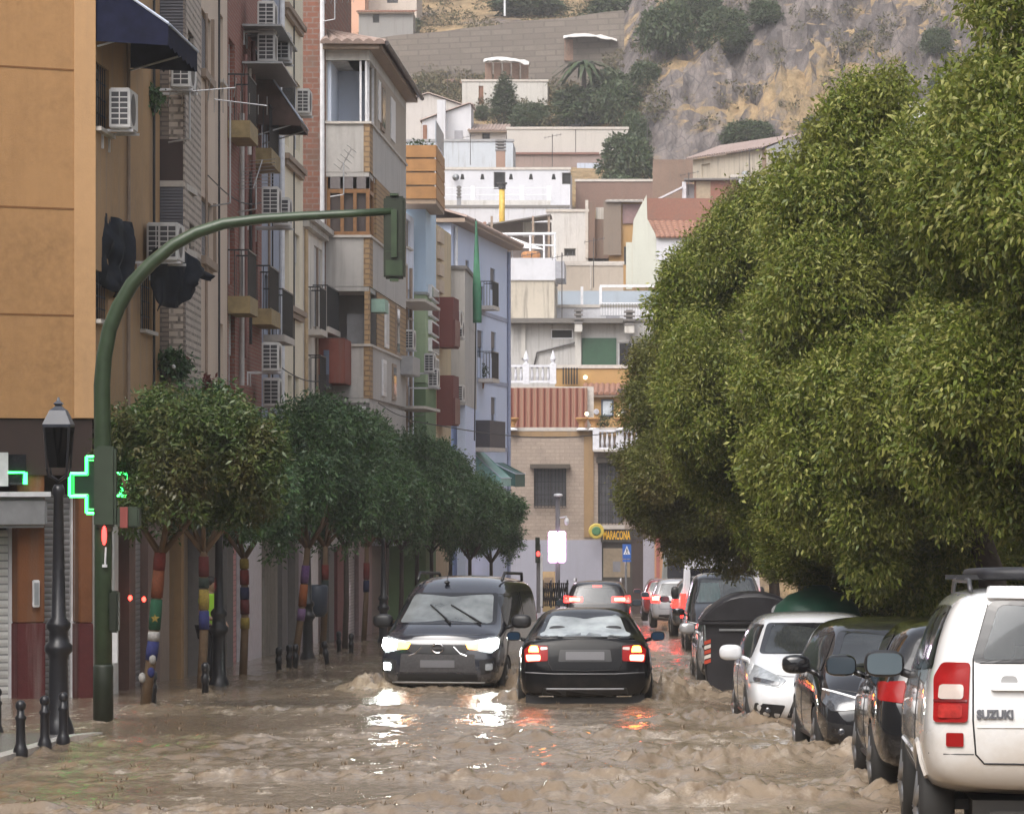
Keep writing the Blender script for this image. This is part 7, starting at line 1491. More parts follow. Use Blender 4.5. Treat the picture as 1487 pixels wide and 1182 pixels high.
# ================================================================== vehicles
GLASS = seeglass('car_glass', (.30, .33, .34), 1.55, .10); GLASS_D = seeglass('dark_car_glass', (.07, .075, .08), 1.55, .05); GLASS_L = seeglass('wet_sky_sheen_glass', (.42, .47, .49), 1.9, .5)  # rear glass: strong pale film paints in the reflected sky
FRIT = plain('black_glass_border', (.012, .012, .014), .12, spec=.6); RUBBER = plain('tyre_rubber', (.018, .017, .016), .75); RIM = plain('alloy_rim', (.38, .38, .39), .3, .8); TRIM = plain('black_car_trim', (.016, .016, .018), .45)
SEATM = plain('dark_seat_fabric', (.03, .03, .034), .85); CHROME = plain('chrome_trim', (.7, .7, .72), .12, 1.0, var=.05)
TAIL = plain('red_tail_lens', (.26, .010, .010), .25, var=.15, spec=.15); TAIL_ON = emit('lit_red_tail', (1, .02, .015), 4.5, (.3, .01, .01)); TAIL_HOT = emit('hot_red_tail', (1, .13, .08), 10, (.4, .05, .03)); AMBER_ON = emit('lit_amber', (1, .33, .03), 14, (.4, .15, .02))
HEAD_ON = emit('lit_headlight', (.93, 1.0, .93), 60, (.8, .8, .8)); HEADG = plain('headlight_glass', (.30, .32, .34), .1, var=.3, scale=14, spec=.8, coat=1); LENS_D = plain('dark_headlight', (.05, .052, .06), .1, var=.5, scale=14, spec=.8, coat=1); CLEARL = plain('clear_lens', (.5, .42, .38), .15, coat=1)
PLATE = plain('grey_smeared_plate', (.13, .13, .14), .6, var=.05)
def cage_mesh(st, dy0, dy1, L, W, zb, H, lv=3):
    """loft of half-profiles (7 rows) mirrored, with rounded ends; returned as an evaluated mesh scaled to L x W x H."""
    v, f = [], []; ns = len(st)
    for i, (y, rows) in enumerate(st):
        dy = dy0 if i == 0 else dy1 if i == ns - 1 else [0] * 7
        for j in range(7): v.append((rows[j][0], y + dy[j], rows[j][1]))
        for j in range(6, -1, -1): v.append((-rows[j][0], y + dy[j], rows[j][1]))
    for i in range(ns - 1):
        for k in range(14): f.append((i * 14 + k, i * 14 + (k + 1) % 14, i * 14 + 14 + (k + 1) % 14, i * 14 + 14 + k))
    for e, sgn in ((0, -1), (ns - 1, 1)):
        fr = [1, .84, .35, -.35, -.84, -1]; bl = [0, .055, .085, .085, .055, 0]; grid = []
        for j in range(7):
            row = [e * 14 + j]
            for q in range(1, 5):
                a = Vector(v[e * 14 + j]); row.append(len(v)); v.append((a.x * fr[q], a.y + sgn * bl[q], a.z))
            row.append(e * 14 + 13 - j); grid.append(row)
        for j in range(6):
            for q in range(5):
                c = (grid[j][q], grid[j + 1][q], grid[j + 1][q + 1], grid[j][q + 1]); f.append(c if sgn > 0 else c[::-1])
        # close the top and bottom strip of the end cap
        for j, flip in ((0, True), (6, False)):
            r_ = grid[j]; c = tuple(r_); f.append(c if (sgn > 0) == flip else c[::-1])
    me = bpy.data.meshes.new('cage'); me.from_pydata(v, [], f); bm = bmesh.new(); bm.from_mesh(me); bmesh.ops.recalc_face_normals(bm, faces=bm.faces); bm.to_mesh(me); bm.free()
    o = bpy.data.objects.new('cage', me); COL.objects.link(o); s = o.modifiers.new('s', 'SUBSURF'); s.levels = s.render_levels = lv
    dg = bpy.context.evaluated_depsgraph_get(); me2 = bpy.data.meshes.new_from_object(o.evaluated_get(dg)); bpy.data.objects.remove(o)
    co = np.empty(len(me2.vertices) * 3); me2.vertices.foreach_get('co', co); co = co.reshape(-1, 3); lo, hi = co.min(0), co.max(0)
    tlo = np.array([-W / 2, -L / 2, zb]); thi = np.array([W / 2, L / 2, H]); co = tlo + (co - lo) / (hi - lo) * (thi - tlo)
    me2.vertices.foreach_set('co', co.reshape(-1)); me2.update(); return me2
def boolean_wheels(me, ws, r):
    o = bpy.data.objects.new('b', me); COL.objects.link(o); mb = MB()
    for (x, y) in ws: mb.lathe((x - .16 if x > 0 else x - .34, y, r - .02), [(r + .045, 0), (r + .045, .5)], 28, 'x')
    c = bpy.data.objects.new('c', mesh_from('c', mb)); COL.objects.link(c)
    bm = bmesh.new(); bm.from_mesh(c.data); bmesh.ops.recalc_face_normals(bm, faces=bm.faces); bm.to_mesh(c.data); bm.free()
    m = o.modifiers.new('b', 'BOOLEAN'); m.object = c; m.operation = 'DIFFERENCE'; m.solver = 'EXACT'
    dg = bpy.context.evaluated_depsgraph_get(); me2 = bpy.data.meshes.new_from_object(o.evaluated_get(dg)); bpy.data.objects.remove(o); bpy.data.objects.remove(c); return me2
def rpoly(pts, r=.03, n=3):
    out = []; k = len(pts)
    for i in range(k):
        p, a, b = Vector(pts[i]), Vector(pts[i - 1]), Vector(pts[(i + 1) % k]); ra = min(r, (a - p).length * .45, (b - p).length * .45); s = p + (a - p).normalized() * ra; e = p + (b - p).normalized() * ra
        for q in range(n + 1): t = q / n; out.append(tuple(s.lerp(p, t).lerp(p.lerp(e, t), t)))
    return out
class Car:
    def __init__(s, name, label, cat, st, dy0, dy1, dims, loc, rot, pm, wheels, wr=.33, group=None, windows=(), interior=True, rimm=None):
        L, W, zb, H = dims; s.dims = dims
        s.root = thing(name, label, cat, loc, rot, group); s.local = True
        me = cage_mesh(st, dy0, dy1, L, W, zb, H); s.bvh = BVHTree.FromPolygons([v.co.copy() for v in me.vertices], [tuple(p.vertices) for p in me.polygons])
        if wheels: me = boolean_wheels(me, [(sx * W / 2, y) for y in wheels for sx in (1, -1)], wr)
        # cut the window openings
        if windows:
            bm = bmesh.new(); bm.from_mesh(me); kill = []
            for fc in bm.faces:
                c, n = fc.calc_center_median(), fc.normal
                for (ax, sg, pts, gm) in windows:
                    q = (c.x, c.z) if ax == 'y' else (c.y, c.z)
                    if ax == 'y' and c.y * sg < -.3 * 0 - (0 if abs(c.y) > .1 else 1): pass
                    side = (n.y * sg > .12) if ax == 'y' else (n.x * sg > .3)
                    if side and inside(q, pts, .035): kill.append(fc); break
            bmesh.ops.delete(bm, geom=kill, context='FACES'); bm.to_mesh(me); bm.free()
        me.polygons.foreach_set('use_smooth', [True] * len(me.polygons)); 
        try: me.set_sharp_from_angle(angle=R(42))
        except Exception: pass
        me.name = 'body'; me.materials.clear(); me.materials.append(pm); b = bpy.data.objects.new('body', me); COL.objects.link(b); b.parent = s.root; s.body = b; s.pm = pm
        for (ax, sg, pts, gm) in windows:
            g = s.decal('window' if ax == 'x' else 'windscreen' if sg > 0 else 'rear_window', pts, ax, sg, gm, .003, 4, skirt=False, r=.05)
            s.ring(pts, ax, sg, FRIT, .0055, .04, g)
        for y in wheels:
            for sx in (1, -1):
                w_ = MB(); x = sx * (W / 2 - .11); w_.lathe((x - .105, y, wr), [(wr * .62, 0), (wr * .93, .0), (wr, .03), (wr, .18), (wr * .93, .21), (wr * .62, .21)], 28, 'x'); wo = obj('wheel', w_, RUBBER, s.root, True)
                w_ = MB(); xo = x + sx * .085; w_.lathe((xo - .01, y, wr), [(wr * .13, 0), (wr * .13, .03)], 12, 'x')
                for k in range(5):
                    a = k * 1.2566; w_.tube([(xo + sx * .01, y + wr * .1 * math.cos(a), wr + wr * .1 * math.sin(a)), (xo, y + wr * .62 * math.cos(a), wr + wr * .62 * math.sin(a))], [.045, .03], 6)
                w_.lathe((xo - .03 * sx, y, wr), [(wr * .56, 0), (wr * .64, .0), (wr * .64, .03 * sx), (wr * .56, .03 * sx)], 28, 'x'); obj('rim', w_, rimm or RIM, wo, True)
                w_ = MB(); w_.lathe((x - sx * .05 - .03, y, wr), [(wr * .5, 0), (wr * .5, .04)], 20, 'x'); obj('brake_disc', w_, TRIM, wo)
        if interior:
            W2 = W / 2
            f_ = MB(); f_.box(-W2 * .8, W2 * .8, -L * .36, L * .30, .34, .40); f_.box(-W2 * .78, W2 * .78, L * .17, L * .29, .401, .86); obj('dashboard', f_, TRIM, s.root)
            for x, y in ((-.37, -.05), (.37, -.05)):
                q = MB(); q.sell((x, y, .55), (.25, .27, .12), .5); q.sell((x, y - .32, .88), (.24, .10, .34), .5); q.sell((x, y - .36, 1.29 if H > 1.5 else 1.20), (.13, .06, .09), .6); obj('seat', q, SEATM, s.root, True)
            q = MB(); q.sell((0, -.95, .55), (W2 * .74, .27, .12), .4); q.sell((0, -1.24, .82), (W2 * .72, .09, .30), .4); obj('rear_seat', q, SEATM, s.root, True)
    def hitp(s, a, b, ax, sg, off):
        if ax == 'y': o_, d = Vector((a, sg * 8, b)), Vector((0, -sg, 0))
        else: o_, d = Vector((sg * 5, a, b)), Vector((-sg, 0, 0))
        h, n, i, _ = s.bvh.ray_cast(o_, d)
        if h is None:
            h, n, i, _ = s.bvh.find_nearest(o_ + d * (8 - s.dims[0] / 2 if ax == 'y' else 5 - s.dims[1] / 2))
            h = Vector((a, h.y, b)) if ax == 'y' else Vector((h.x, a, b))
        if n.dot(d) > 0: n = -n
        return h + n * off
    def decal(s, name, pts, ax, sg, m, off=.006, cuts=2, parent=None, skirt=True, r=.02, deep=None, smooth=True, inset=.004):
        pts = rpoly(pts, r) if r else pts; bm = bmesh.new(); vs = [bm.verts.new((a, b, 0)) for a, b in pts]; bm.faces.new(vs); bmesh.ops.triangulate(bm, faces=bm.faces)
        for _ in range(cuts):
            lim = .10; es = [e for e in bm.edges if e.calc_length() > lim]
            if not es: break
            bmesh.ops.subdivide_edges(bm, edges=es, cuts=1); bmesh.ops.triangulate(bm, faces=bm.faces)
        bd = [e for e in bm.edges if e.is_boundary]; base = {v: (v.co.x, v.co.y) for v in bm.verts}
        for v in list(bm.verts): v.co = s.hitp(*base[v], ax, sg, off)
        if skirt:
            ex = bmesh.ops.extrude_edge_only(bm, edges=bd)
            cc = sum((Vector(p) for p in pts), Vector((0, 0))) / len(pts)
            for v in [g for g in ex['geom'] if isinstance(g, bmesh.types.BMVert)]:
                near = min(base, key=lambda k: (k.co - v.co).length_squared); v.co = s.hitp(*base[near], ax, sg, -inset)
        mb = MB(); bm.verts.index_update(); mb.v = [tuple(v.co) for v in bm.verts]; mb.f = [tuple(v.index for v in f_.verts) for f_ in bm.faces]; bm.free()
        o = obj(name, mb, m, parent or s.root, False); 
        if smooth: shade_smooth_angle(o, 50)
        return o
    def ring(s, pts, ax, sg, m, off, wd, parent, name='window_seal'):
        pts = rpoly(pts, .05); P_ = []
        for i in range(len(pts)):
            a, b = Vector(pts[i]), Vector(pts[(i + 1) % len(pts)]); k = max(1, int((b - a).length / .08))
            P_ += [a.lerp(b, q / k) for q in range(k)]
        c = sum(P_, Vector((0, 0))) / len(P_); mb = MB(); n_ = len(P_)
        for p in P_:
            e = c - p; L = e.length; q = p + e * min(.4, wd * 1.5 / L)
            mb.v.append(tuple(s.hitp(p.x, p.y, ax, sg, off))); mb.v.append(tuple(s.hitp(q.x, q.y, ax, sg, off)))
        for i in range(n_): j = (i + 1) % n_; mb.f.append((2 * i, 2 * j, 2 * j + 1, 2 * i + 1))
        return obj(name, mb, m, parent)
    def line(s, name, pts, ax, sg, m, r=.006, parent=None, off=.0):
        P_ = []
        for a, b in zip(pts, pts[1:]):
            a, b = Vector(a), Vector(b); k = max(1, int((b - a).length / .07)); P_ += [a.lerp(b, q / k) for q in range(k)]
        P_.append(Vector(pts[-1])); mb = MB(); mb.tube([s.hitp(p.x, p.y, ax, sg, off) for p in P_], r, 6); return obj(name, mb, m, parent or s.root)
    def mirror(s, y, z, m, glass=True, sc=1.0, glassm=None, front=True):
        W2 = s.dims[1] / 2
        for sx in (1, -1):
            q = MB(); x = sx * (W2 + .06 + .07 * sc); q.sell((x, y, z), (.125 * sc, .075 * sc, .085 * sc), .7, 16, 10); q.tube([(sx * (W2 - .10), y + .03, z - .09 * sc), (sx * (W2 + .02), y, z - .05 * sc)], .03, 6); o = obj('wing_mirror', q, m, s.root, True)
            g = MB(); g.poly(*[(x + .108 * sc * math.copysign(abs(math.cos(t * .262)) ** .5, math.cos(t * .262)), y - .084 * sc, z + .066 * sc * math.copysign(abs(math.sin(t * .262)) ** .5, math.sin(t * .262))) for t in range(24)]); obj('mirror_glass', g, glassm or glassy('mirror_glass', (.04, .055, .07), .06, 1.5), o, True)
        return
def inside(q, pts, marg=0):
    x, y = q; c = False; n = len(pts)
    cx = sum(p[0] for p in pts) / n; cy_ = sum(p[1] for p in pts) / n
    P_ = []
    for p in pts:
        d = math.hypot(p[0] - cx, p[1] - cy_); k = max(0, (d - marg * 1.4) / d); P_.append((cx + (p[0] - cx) * k, cy_ + (p[1] - cy_) * k))
    for i in range(n):
        x1, y1 = P_[i]; x2, y2 = P_[(i + 1) % n]
        if (y1 > y) != (y2 > y) and x < (x2 - x1) * (y - y1) / (y2 - y1 + 1e-12) + x1: c = not c
    return c
def S(y, w, zb, zm, zbelt, top, kb=.965): return (y, [(w * .84, zb), (w * .965, zb + .10), (w, zm), (w * kb, zbelt)] + top)
PITCH = math.atan(SL)
def place(px, d, dz=-.10): return (PX(px, d), d, G(d) + dz)
def pose(heading_away, yaw): return (-PITCH, 0, yaw) if heading_away else (PITCH, 0, math.pi + yaw)
def sym(pts): return [pts, [(-x, z) for x, z in pts]]
# ---------------------------------------------------------------- black saloon, rear view
def saloon():
    L, W, H = 4.52, 1.83, 1.42; zb = .17
    st = [S(-2.26, .86, .24, .60, .86, [(.80, .97), (.58, 1.005), (.28, 1.015)]), S(-1.90, .90, .18, .60, .88, [(.81, .985), (.60, 1.03), (.30, 1.045)]), S(-1.42, .915, .18, .60, .90, [(.79, 1.0), (.58, 1.055), (.3, 1.075)]),
          S(-.72, .915, .18, .58, .91, [(.65, 1.24), (.53, 1.36), (.27, 1.395)]), S(.10, .915, .18, .58, .90, [(.66, 1.28), (.54, 1.385), (.27, 1.42)]), S(.62, .915, .18, .58, .89, [(.66, 1.24), (.54, 1.35), (.27, 1.38)]),
          S(1.32, .915, .18, .58, .87, [(.76, .96), (.58, 1.0), (.3, 1.02)]), S(1.85, .90, .18, .56, .80, [(.74, .86), (.56, .90), (.28, .91)]), S(2.26, .84, .22, .50, .68, [(.68, .72), (.5, .74), (.25, .745)])]
    dy0 = [.10, .0, -.02, .05, .10, .12, .12]; dy1 = [-.10, 0, 0, -.06, -.12, -.14, -.15]
    rw_ = [(-.635, 1.035), (.635, 1.035), (.53, 1.325), (-.53, 1.325)]; ws_ = [(-.68, .99), (.68, .99), (.55, 1.335), (-.55, 1.335)]
    sw = [(-1.15, .97), (.95, .95), (.45, 1.27), (-.55, 1.28)]
    d = 46.2; pm = paint('black_saloon_paint', (.006, .006, .007), (.07, .06, .05), .5, .35, .14, 0, .2)
    c = Car('parked_car' if 0 else 'saloon_car', 'black saloon car driving away through the flood with its brake lights and amber indicators lit', 'car', st, dy0, dy1, (L, W, zb, H), (PX(847, d), d + 2.26, G(d + 2.26) - .145), pose(True, R(.6)), pm, (-1.36, 1.40), .32, windows=[('y', -1, rw_, GLASS_L), ('y', 1, ws_, GLASS), ('x', 1, sw, GLASS), ('x', -1, sw, GLASS)])
    for s in (1, -1):
        X = lambda pts: [(s * x, z) for x, z in pts]
        l = c.decal('tail_light', X([(.50, .92), (.74, .93), (.815, .87), (.80, .70), (.50, .72)]), 'y', -1, TAIL, .010)
        c.decal('brake_lamp', X([(.60, .80), (.79, .80), (.775, .715), (.60, .725)]), 'y', -1, TAIL_HOT, .016, parent=l)
        c.decal('indicator', X([(.64, .915), (.735, .915), (.76, .835), (.62, .835)]), 'y', -1, AMBER_ON, .016, parent=l)
        c.decal('clear_strip', X([(.505, .90), (.60, .905), (.60, .86), (.505, .87)]), 'y', -1, CLEARL, .014, parent=l)
        c.line('exhaust_trim', X([(.42, .25), (.62, .25)]), 'y', -1, CHROME, .018)
        c.line('boot_seam', X([(.82, .95), (.49, .93), (.49, .68), (.44, .60), (0, .585)]), 'y', -1, TRIM, .006)
    c.line('bumper_crease', [(-.80, .565), (-.4, .545), (.4, .545), (.80, .565)], 'y', -1, CHROME if 0 else plain('dark_bumper_crease', (.05, .05, .055), .3), .010)
    c.decal('bumper_insert', [(-.56, .36), (.56, .36), (.60, .22), (-.60, .22)], 'y', -1, TRIM, .006); c.line('bumper_strip', [(-.52, .345), (.52, .345)], 'y', -1, plain('grey_bumper_strip', (.22, .22, .24), .35), .014)
    c.decal('number_plate', [(-.26, .84), (.26, .84), (.26, .73), (-.26, .73)], 'y', -1, PLATE, .012, r=.01); c.decal('plate_recess', [(-.34, .87), (.34, .87), (.36, .71), (-.36, .71)], 'y', -1, TRIM, .004)
    c.line('boot_lip', [(-.66, 1.005), (-.3, 1.02), (.3, 1.02), (.66, 1.005)], 'y', -1, pm, .018); c.line('door_moulding', [(-1.7, .60), (1.6, .60)], 'x', 1, TRIM, .012); c.line('door_moulding', [(-1.7, .60), (1.6, .60)], 'x', -1, TRIM, .012)
    ub = MB(); ub.box(-.80, .80, -2.05, 2.0, .06, .26); obj('underbody', ub, TRIM, c.root)
    c.mirror(.78, 1.0, pm, sc=.80, glassm=glassy('blue_mirror_glass', (.012, .03, .06), .1, 1.35))
    h = MB(); h.sell((0, -1.12, 1.10), (.22, .05, .05), .6); h.sell((-.38, -1.22, 1.10), (.13, .05, .08), .7); h.sell((.38, -1.22, 1.10), (.13, .05, .08), .7); obj('headrest', h, SEATM, c.root, True)
    for s in (.9, -.9): wake(PX(847, d) + s, d + .9, .35, .16); wake(PX(847, d) + s, d + 3.6, .35, .13)
    wake(PX(847, d) + 1.15, d + 1.6, .3, .22)
    return c
saloon()
# ---------------------------------------------------------------- dark blue passenger van, front view
def small_van():
    L, W, H = 4.49, 1.86, 1.87; zb = .17; d = 51.6
    st = [S(-2.24, .88, .30, .62, 1.05, [(.80, 1.62), (.66, 1.72), (.33, 1.75)]), S(-1.9, .92, .2, .62, 1.08, [(.80, 1.66), (.66, 1.78), (.33, 1.82)]), S(-.8, .92, .2, .62, 1.10, [(.80, 1.68), (.66, 1.80), (.33, 1.84)]), S(.1, .92, .2, .62, 1.10, [(.79, 1.66), (.65, 1.80), (.33, 1.85)]),
          S(.78, .92, .2, .62, 1.08, [(.77, 1.52), (.63, 1.63), (.31, 1.66)]), S(1.52, .92, .2, .62, 1.02, [(.80, 1.10), (.62, 1.17), (.32, 1.19)]), S(1.95, .905, .2, .60, .95, [(.80, 1.02), (.60, 1.08), (.30, 1.095)]), S(2.24, .86, .24, .56, .86, [(.76, .93), (.58, .97), (.29, .98)])]
    dy0 = [.1, 0, 0, .03, .10, .14, .15]; dy1 = [-.1, 0, .02, -.02, -.08, -.10, -.11]
    ws_ = [(-.77, 1.13), (.77, 1.13), (.67, 1.60), (-.67, 1.60)]; sw = [(-.35, 1.12), (1.30, 1.10), (.80, 1.58), (-.35, 1.62)]; sw2 = [(-1.95, 1.14), (-.45, 1.12), (-.45, 1.62), (-1.85, 1.62)]; rw_ = [(-.70, 1.08), (.70, 1.08), (.64, 1.6), (-.64, 1.6)]
    pm = paint('dark_slate_blue_paint', (.020, .022, .032), (.10, .085, .07), .5, .4, .16, 0, 1.0)
    yw = R(-7); cx = PX(632, d) + .03; ox = math.sin(-yw) * 0
    # centre of the car lies half a length behind the front along its own axis
    loc = (cx + 2.24 * math.sin(R(7)), d + 2.24 * math.cos(yw), 0); loc = (loc[0], loc[1], G(loc[1]) - .15)
    c = Car('passenger_van', 'dark slate blue passenger van coming through the flood with its headlights on', 'van', st, dy0, dy1, (L, W, zb, H), loc, pose(False, yw), pm, (-1.36, 1.36), .325, windows=[('y', 1, ws_, seeglass('sky_sheen_windscreen', (.30, .34, .35), 1.6, .26)), ('y', -1, rw_, GLASS_D), ('x', 1, sw, GLASS_D), ('x', -1, sw, GLASS_D), ('x', 1, sw2, GLASS_D), ('x', -1, sw2, GLASS_D)])  # windscreen film lightened to paint in the bluish sky reflection
    for s in (1, -1):
        X = lambda pts: [(s * x, z) for x, z in pts]
        l = c.decal('headlight', X([(.41, .86), (.80, .95), (.88, .94), (.88, .78), (.80, .70), (.50, .76)]), 'y', 1, HEADG, .012)
        c.decal('lit_lamp', X([(.625, .88), (.86, .92), (.87, .80), (.80, .735), (.635, .76)]), 'y', 1, HEAD_ON, .020, parent=l)
        c.decal('amber_lamp', X([(.42, .85), (.62, .875), (.63, .765), (.46, .765)]), 'y', 1, AMBER_ON, .020, parent=l)
        f = c.decal('fog_recess', X([(.62, .60), (.86, .64), (.88, .44), (.66, .38)]), 'y', 1, TRIM, .006); c.decal('fog_lamp', X([(.72, .55), (.82, .56), (.82, .46), (.72, .45)]), 'y', 1, HEAD_ON if s > 0 else HEADG, .016, parent=f)
        c.line('grille_strip', X([(.24, .80), (.34, .70), (.44, .665)]), 'y', 1, CHROME, .012)
        rl = MB(); rl.tube([(s * .66, -1.7, 1.79), (s * .67, -1.6, 1.90), (s * .67, .1, 1.91), (s * .66, .3, 1.79)], .024, 8); obj('roof_rail', rl, TRIM, c.root, True)
        wp = MB(); a = c.hitp(-.05 - .36 * (1 if s > 0 else 0) + .36, 1.14, 'y', 1, .03)
        c.decal('side_marker', [(s * .875, .90), (s * .89, .90), (s * .89, .87), (s * .875, .87)], 'y', 1, AMBER_ON, .004, r=0) if 0 else None
        mk = MB(); mk.sell((s * (W / 2 + .20), 1.02, 1.14), (.045, .03, .018), 1, 8, 6); obj('mirror_indicator', mk, emit('amber_marker', (1, .42, .04), 7), c.root)
    c.decal('upper_grille', [(-.44, .83), (.44, .83), (.48, .755), (.40, .70), (-.40, .70), (-.48, .755)], 'y', 1, TRIM, .007); c.decal('grille_panel', [(-.56, .69), (.56, .69), (.58, .42), (-.58, .42)], 'y', 1, plain('grey_black_grille', (.045, .043, .046), .6, var=.3, scale=30), .006); c.decal('lower_intake', [(-.60, .40), (.60, .40), (.62, .29), (-.62, .29)], 'y', 1, plain('black_intake', (.01, .01, .011), .6), .006); c.line('lower_lip', [(-.70, .265), (.70, .265)], 'y', 1, plain('grey_lip', (.24, .23, .22), .5), .016)
    em = MB(); p_ = c.hitp(0, .775, 'y', 1, .02); ring_ = [(p_.x + .085 * math.cos(k * .3927), p_.y, p_.z + .070 * math.sin(k * .3927)) for k in range(17)]; em.tube(ring_, .011, 6); em.box(p_.x - .10, p_.x + .10, p_.y - .012, p_.y + .014, p_.z - .017, p_.z + .017); obj('ring_badge', em, CHROME, c.root)
    c.decal('number_plate', [(-.26, .60), (.26, .60), (.26, .49), (-.26, .49)], 'y', 1, PLATE, .014, r=.01)
    c.line('bonnet_seam', [(-.80, .99), (-.5, .975), (0, .97), (.5, .975), (.80, .99)], 'y', 1, TRIM, .006)
    for (x0, z0_, x1, z1_) in ((-.10, 1.13, .30, 1.40), (-.56, 1.13, -.02, 1.40)):   # wipers mid-sweep
        w_ = MB(); n_ = 7; w_.tube([c.hitp(x0 + (x1 - x0) * k / n_, z0_ + (z1_ - z0_) * k / n_, 'y', 1, .022) for k in range(n_ + 1)], [.018] * 3 + [.013] * 5, 6); obj('wiper', w_, TRIM, c.root)
    an = MB(); an.sell((.16, .55, 1.76), (.045, .06, .03), 1, 10, 6); an.tube([(.16, .55, 1.77), (.13, .35, 2.16)], .006, 5); obj('aerial', an, TRIM, c.root)
    c.mirror(1.0, 1.17, TRIM, sc=1.25)
    st_ = MB(); st_.lathe((-.02, 0, 0), [(0, 0), (0, .001)], 3); 
    for s in (1, -1): wake(cx + s * .9, d + .9, .4, .13)
    wake(cx + 1.25, d + 1.0, .35, .26); wake(cx - 1.1, d + .5, .35, .12); wake(cx, d - .2, .9, .05)
    return c, loc, yw
van, van_loc, van_yaw = small_van()
# ---------------------------------------------------------------- white off-road car, rear view
def offroad():
    L, W, H = 4.25, 1.81, 1.69; zb = .40; d = 20.2
    st = [S(-2.12, .865, .42, .72, 1.10, [(.72, 1.54), (.62, 1.64), (.31, 1.67)]), S(-1.80, .90, .36, .72, 1.14, [(.735, 1.56), (.63, 1.665), (.32, 1.69)]), S(-.8, .905, .34, .70, 1.14, [(.74, 1.58), (.63, 1.675), (.32, 1.70)]), S(.1, .905, .34, .70, 1.13, [(.73, 1.56), (.62, 1.66), (.31, 1.69)]),
          S(.55, .905, .34, .70, 1.12, [(.71, 1.50), (.61, 1.60), (.3, 1.63)]), S(1.08, .905, .34, .70, 1.05, [(.80, 1.10), (.62, 1.13), (.31, 1.14)]), S(1.7, .90, .34, .68, .98, [(.80, 1.03), (.6, 1.06), (.3, 1.07)]), S(2.12, .86, .38, .62, .88, [(.76, .93), (.58, .96), (.29, .97)])]
    dy0 = [.09, .0, -.03, .02, .13, .17, .18]; dy1 = [-.1, 0, 0, -.04, -.08, -.1, -.1]
    rw_ = [(-.61, 1.235), (.61, 1.235), (.50, 1.60), (-.50, 1.60)]; ws_ = [(-.70, 1.12), (.70, 1.12), (.6, 1.58), (-.6, 1.58)]
    swr = [(-1.86, 1.20), (-1.05, 1.17), (-1.05, 1.57), (-1.70, 1.57)]; sw = [(-.98, 1.17), (.85, 1.13), (.45, 1.53), (-.98, 1.57)]
    pm = paint('white_offroad_paint', (.66, .66, .66), (.34, .27, .19), .95, .55, .2)
    yw = R(-2.4); loc = (PX(1564, d) - 2.12 * math.sin(yw), d + 2.12, 0); loc = (loc[0], loc[1], G(loc[1]) - .015)
    c = Car('offroad_car', 'white boxy off-road car parked at the right edge, seen from behind', 'car', st, dy0, dy1, (L, W, zb, H), loc, pose(True, yw), pm, (-1.33, 1.30), .345, windows=[('y', -1, rw_, GLASS), ('y', 1, ws_, GLASS), ('x', 1, sw, GLASS_D), ('x', -1, sw, GLASS_D), ('x', -1, swr, GLASS_D), ('x', 1, swr, GLASS_D)])
    for s in (1, -1):
        X = lambda pts: [(s * x, z) for x, z in pts]
        l = c.decal('tail_light', X([(.615, 1.235), (.77, 1.235), (.815, 1.15), (.825, .885), (.635, .885)]), 'y', -1, TAIL, .018, 3, r=.025)
        c.decal('clear_lamp', X([(.655, 1.105), (.785, 1.105), (.795, 1.02), (.66, 1.02)]), 'y', -1, CLEARL, .024, parent=l); c.decal('lamp_divider', X([(.635, 1.017), (.815, 1.017), (.817, 1.003), (.637, 1.003)]), 'y', -1, plain('dark_red_lens', (.14, .01, .01), .2, coat=1), .026, parent=l, r=0); c.decal('lower_lamp', X([(.665, .99), (.795, .99), (.80, .91), (.67, .91)]), 'y', -1, plain('deep_red_lens', (.36, .025, .02), .12, var=.3, scale=20, coat=1), .024, parent=l)
        c.decal('reflector', X([(.66, .825), (.76, .825), (.76, .745), (.66, .745)]), 'y', -1, TAIL, .012, r=.01)
        c.line('tailgate_seam', X([(.49, 1.635), (.60, 1.26), (.605, .90), (.59, .70), (.54, .645), (0, .64)]), 'y', -1, TRIM, .006)
        rl = MB(); rl.tube([(s * .60, -1.75, 1.66), (s * .60, -1.6, 1.72), (s * .60, .1, 1.72), (s * .60, .3, 1.64)], .015, 8); obj('roof_rail', rl, plain('dark_rail', (.08, .08, .085), .4, .5), c.root, True)
        c.line('arch_lip', [(-1.33 + .40 * math.cos(k * .2618), .345 + .40 * math.sin(k * .2618)) for k in range(2, 11)], 'x', s, pm, .02); c.line('door_seam', [(-.98, 1.15), (-.98, .6), (-1.0, .45)], 'x', s, TRIM, .005); c.line('side_moulding', [(-.95, .66), (.85, .66)], 'x', s, pm, .02)
    c.decal('tailgate_handle', [(-.50, 1.115), (-.28, 1.115), (-.28, 1.07), (-.50, 1.07)], 'y', -1, pm, .035, r=.02); c.decal('handle_recess', [(-.43, 1.16), (-.35, 1.16), (-.335, 1.117), (-.445, 1.117)], 'y', -1, plain('grey_recess', (.25, .25, .25), .5), .004)
    c.line('bumper_seam', [(-.86, .70), (-.60, .70)], 'y', -1, TRIM, .004); c.line('tailgate_crease', [(-.58, .86), (0, .86), (.58, .86)], 'y', -1, pm, .008)
    t = text_mb('SUZUKI', .068, .004, .0035); x0 = min(v[0] for v in t.v); x1 = max(v[0] for v in t.v); kx = .215 / (x1 - x0); p_ = c.hitp(-.475, .932, 'y', -1, .012)
    t.v = [(p_.x + x * kx, c.hitp(p_.x + x * kx, p_.z + y, 'y', -1, 0).y - .010 + (-z), p_.z + y) for x, y, z in t.v]; obj('badge_lettering', t, plain('dark_chrome_letters', (.12, .12, .13), .25, .6), c.root)
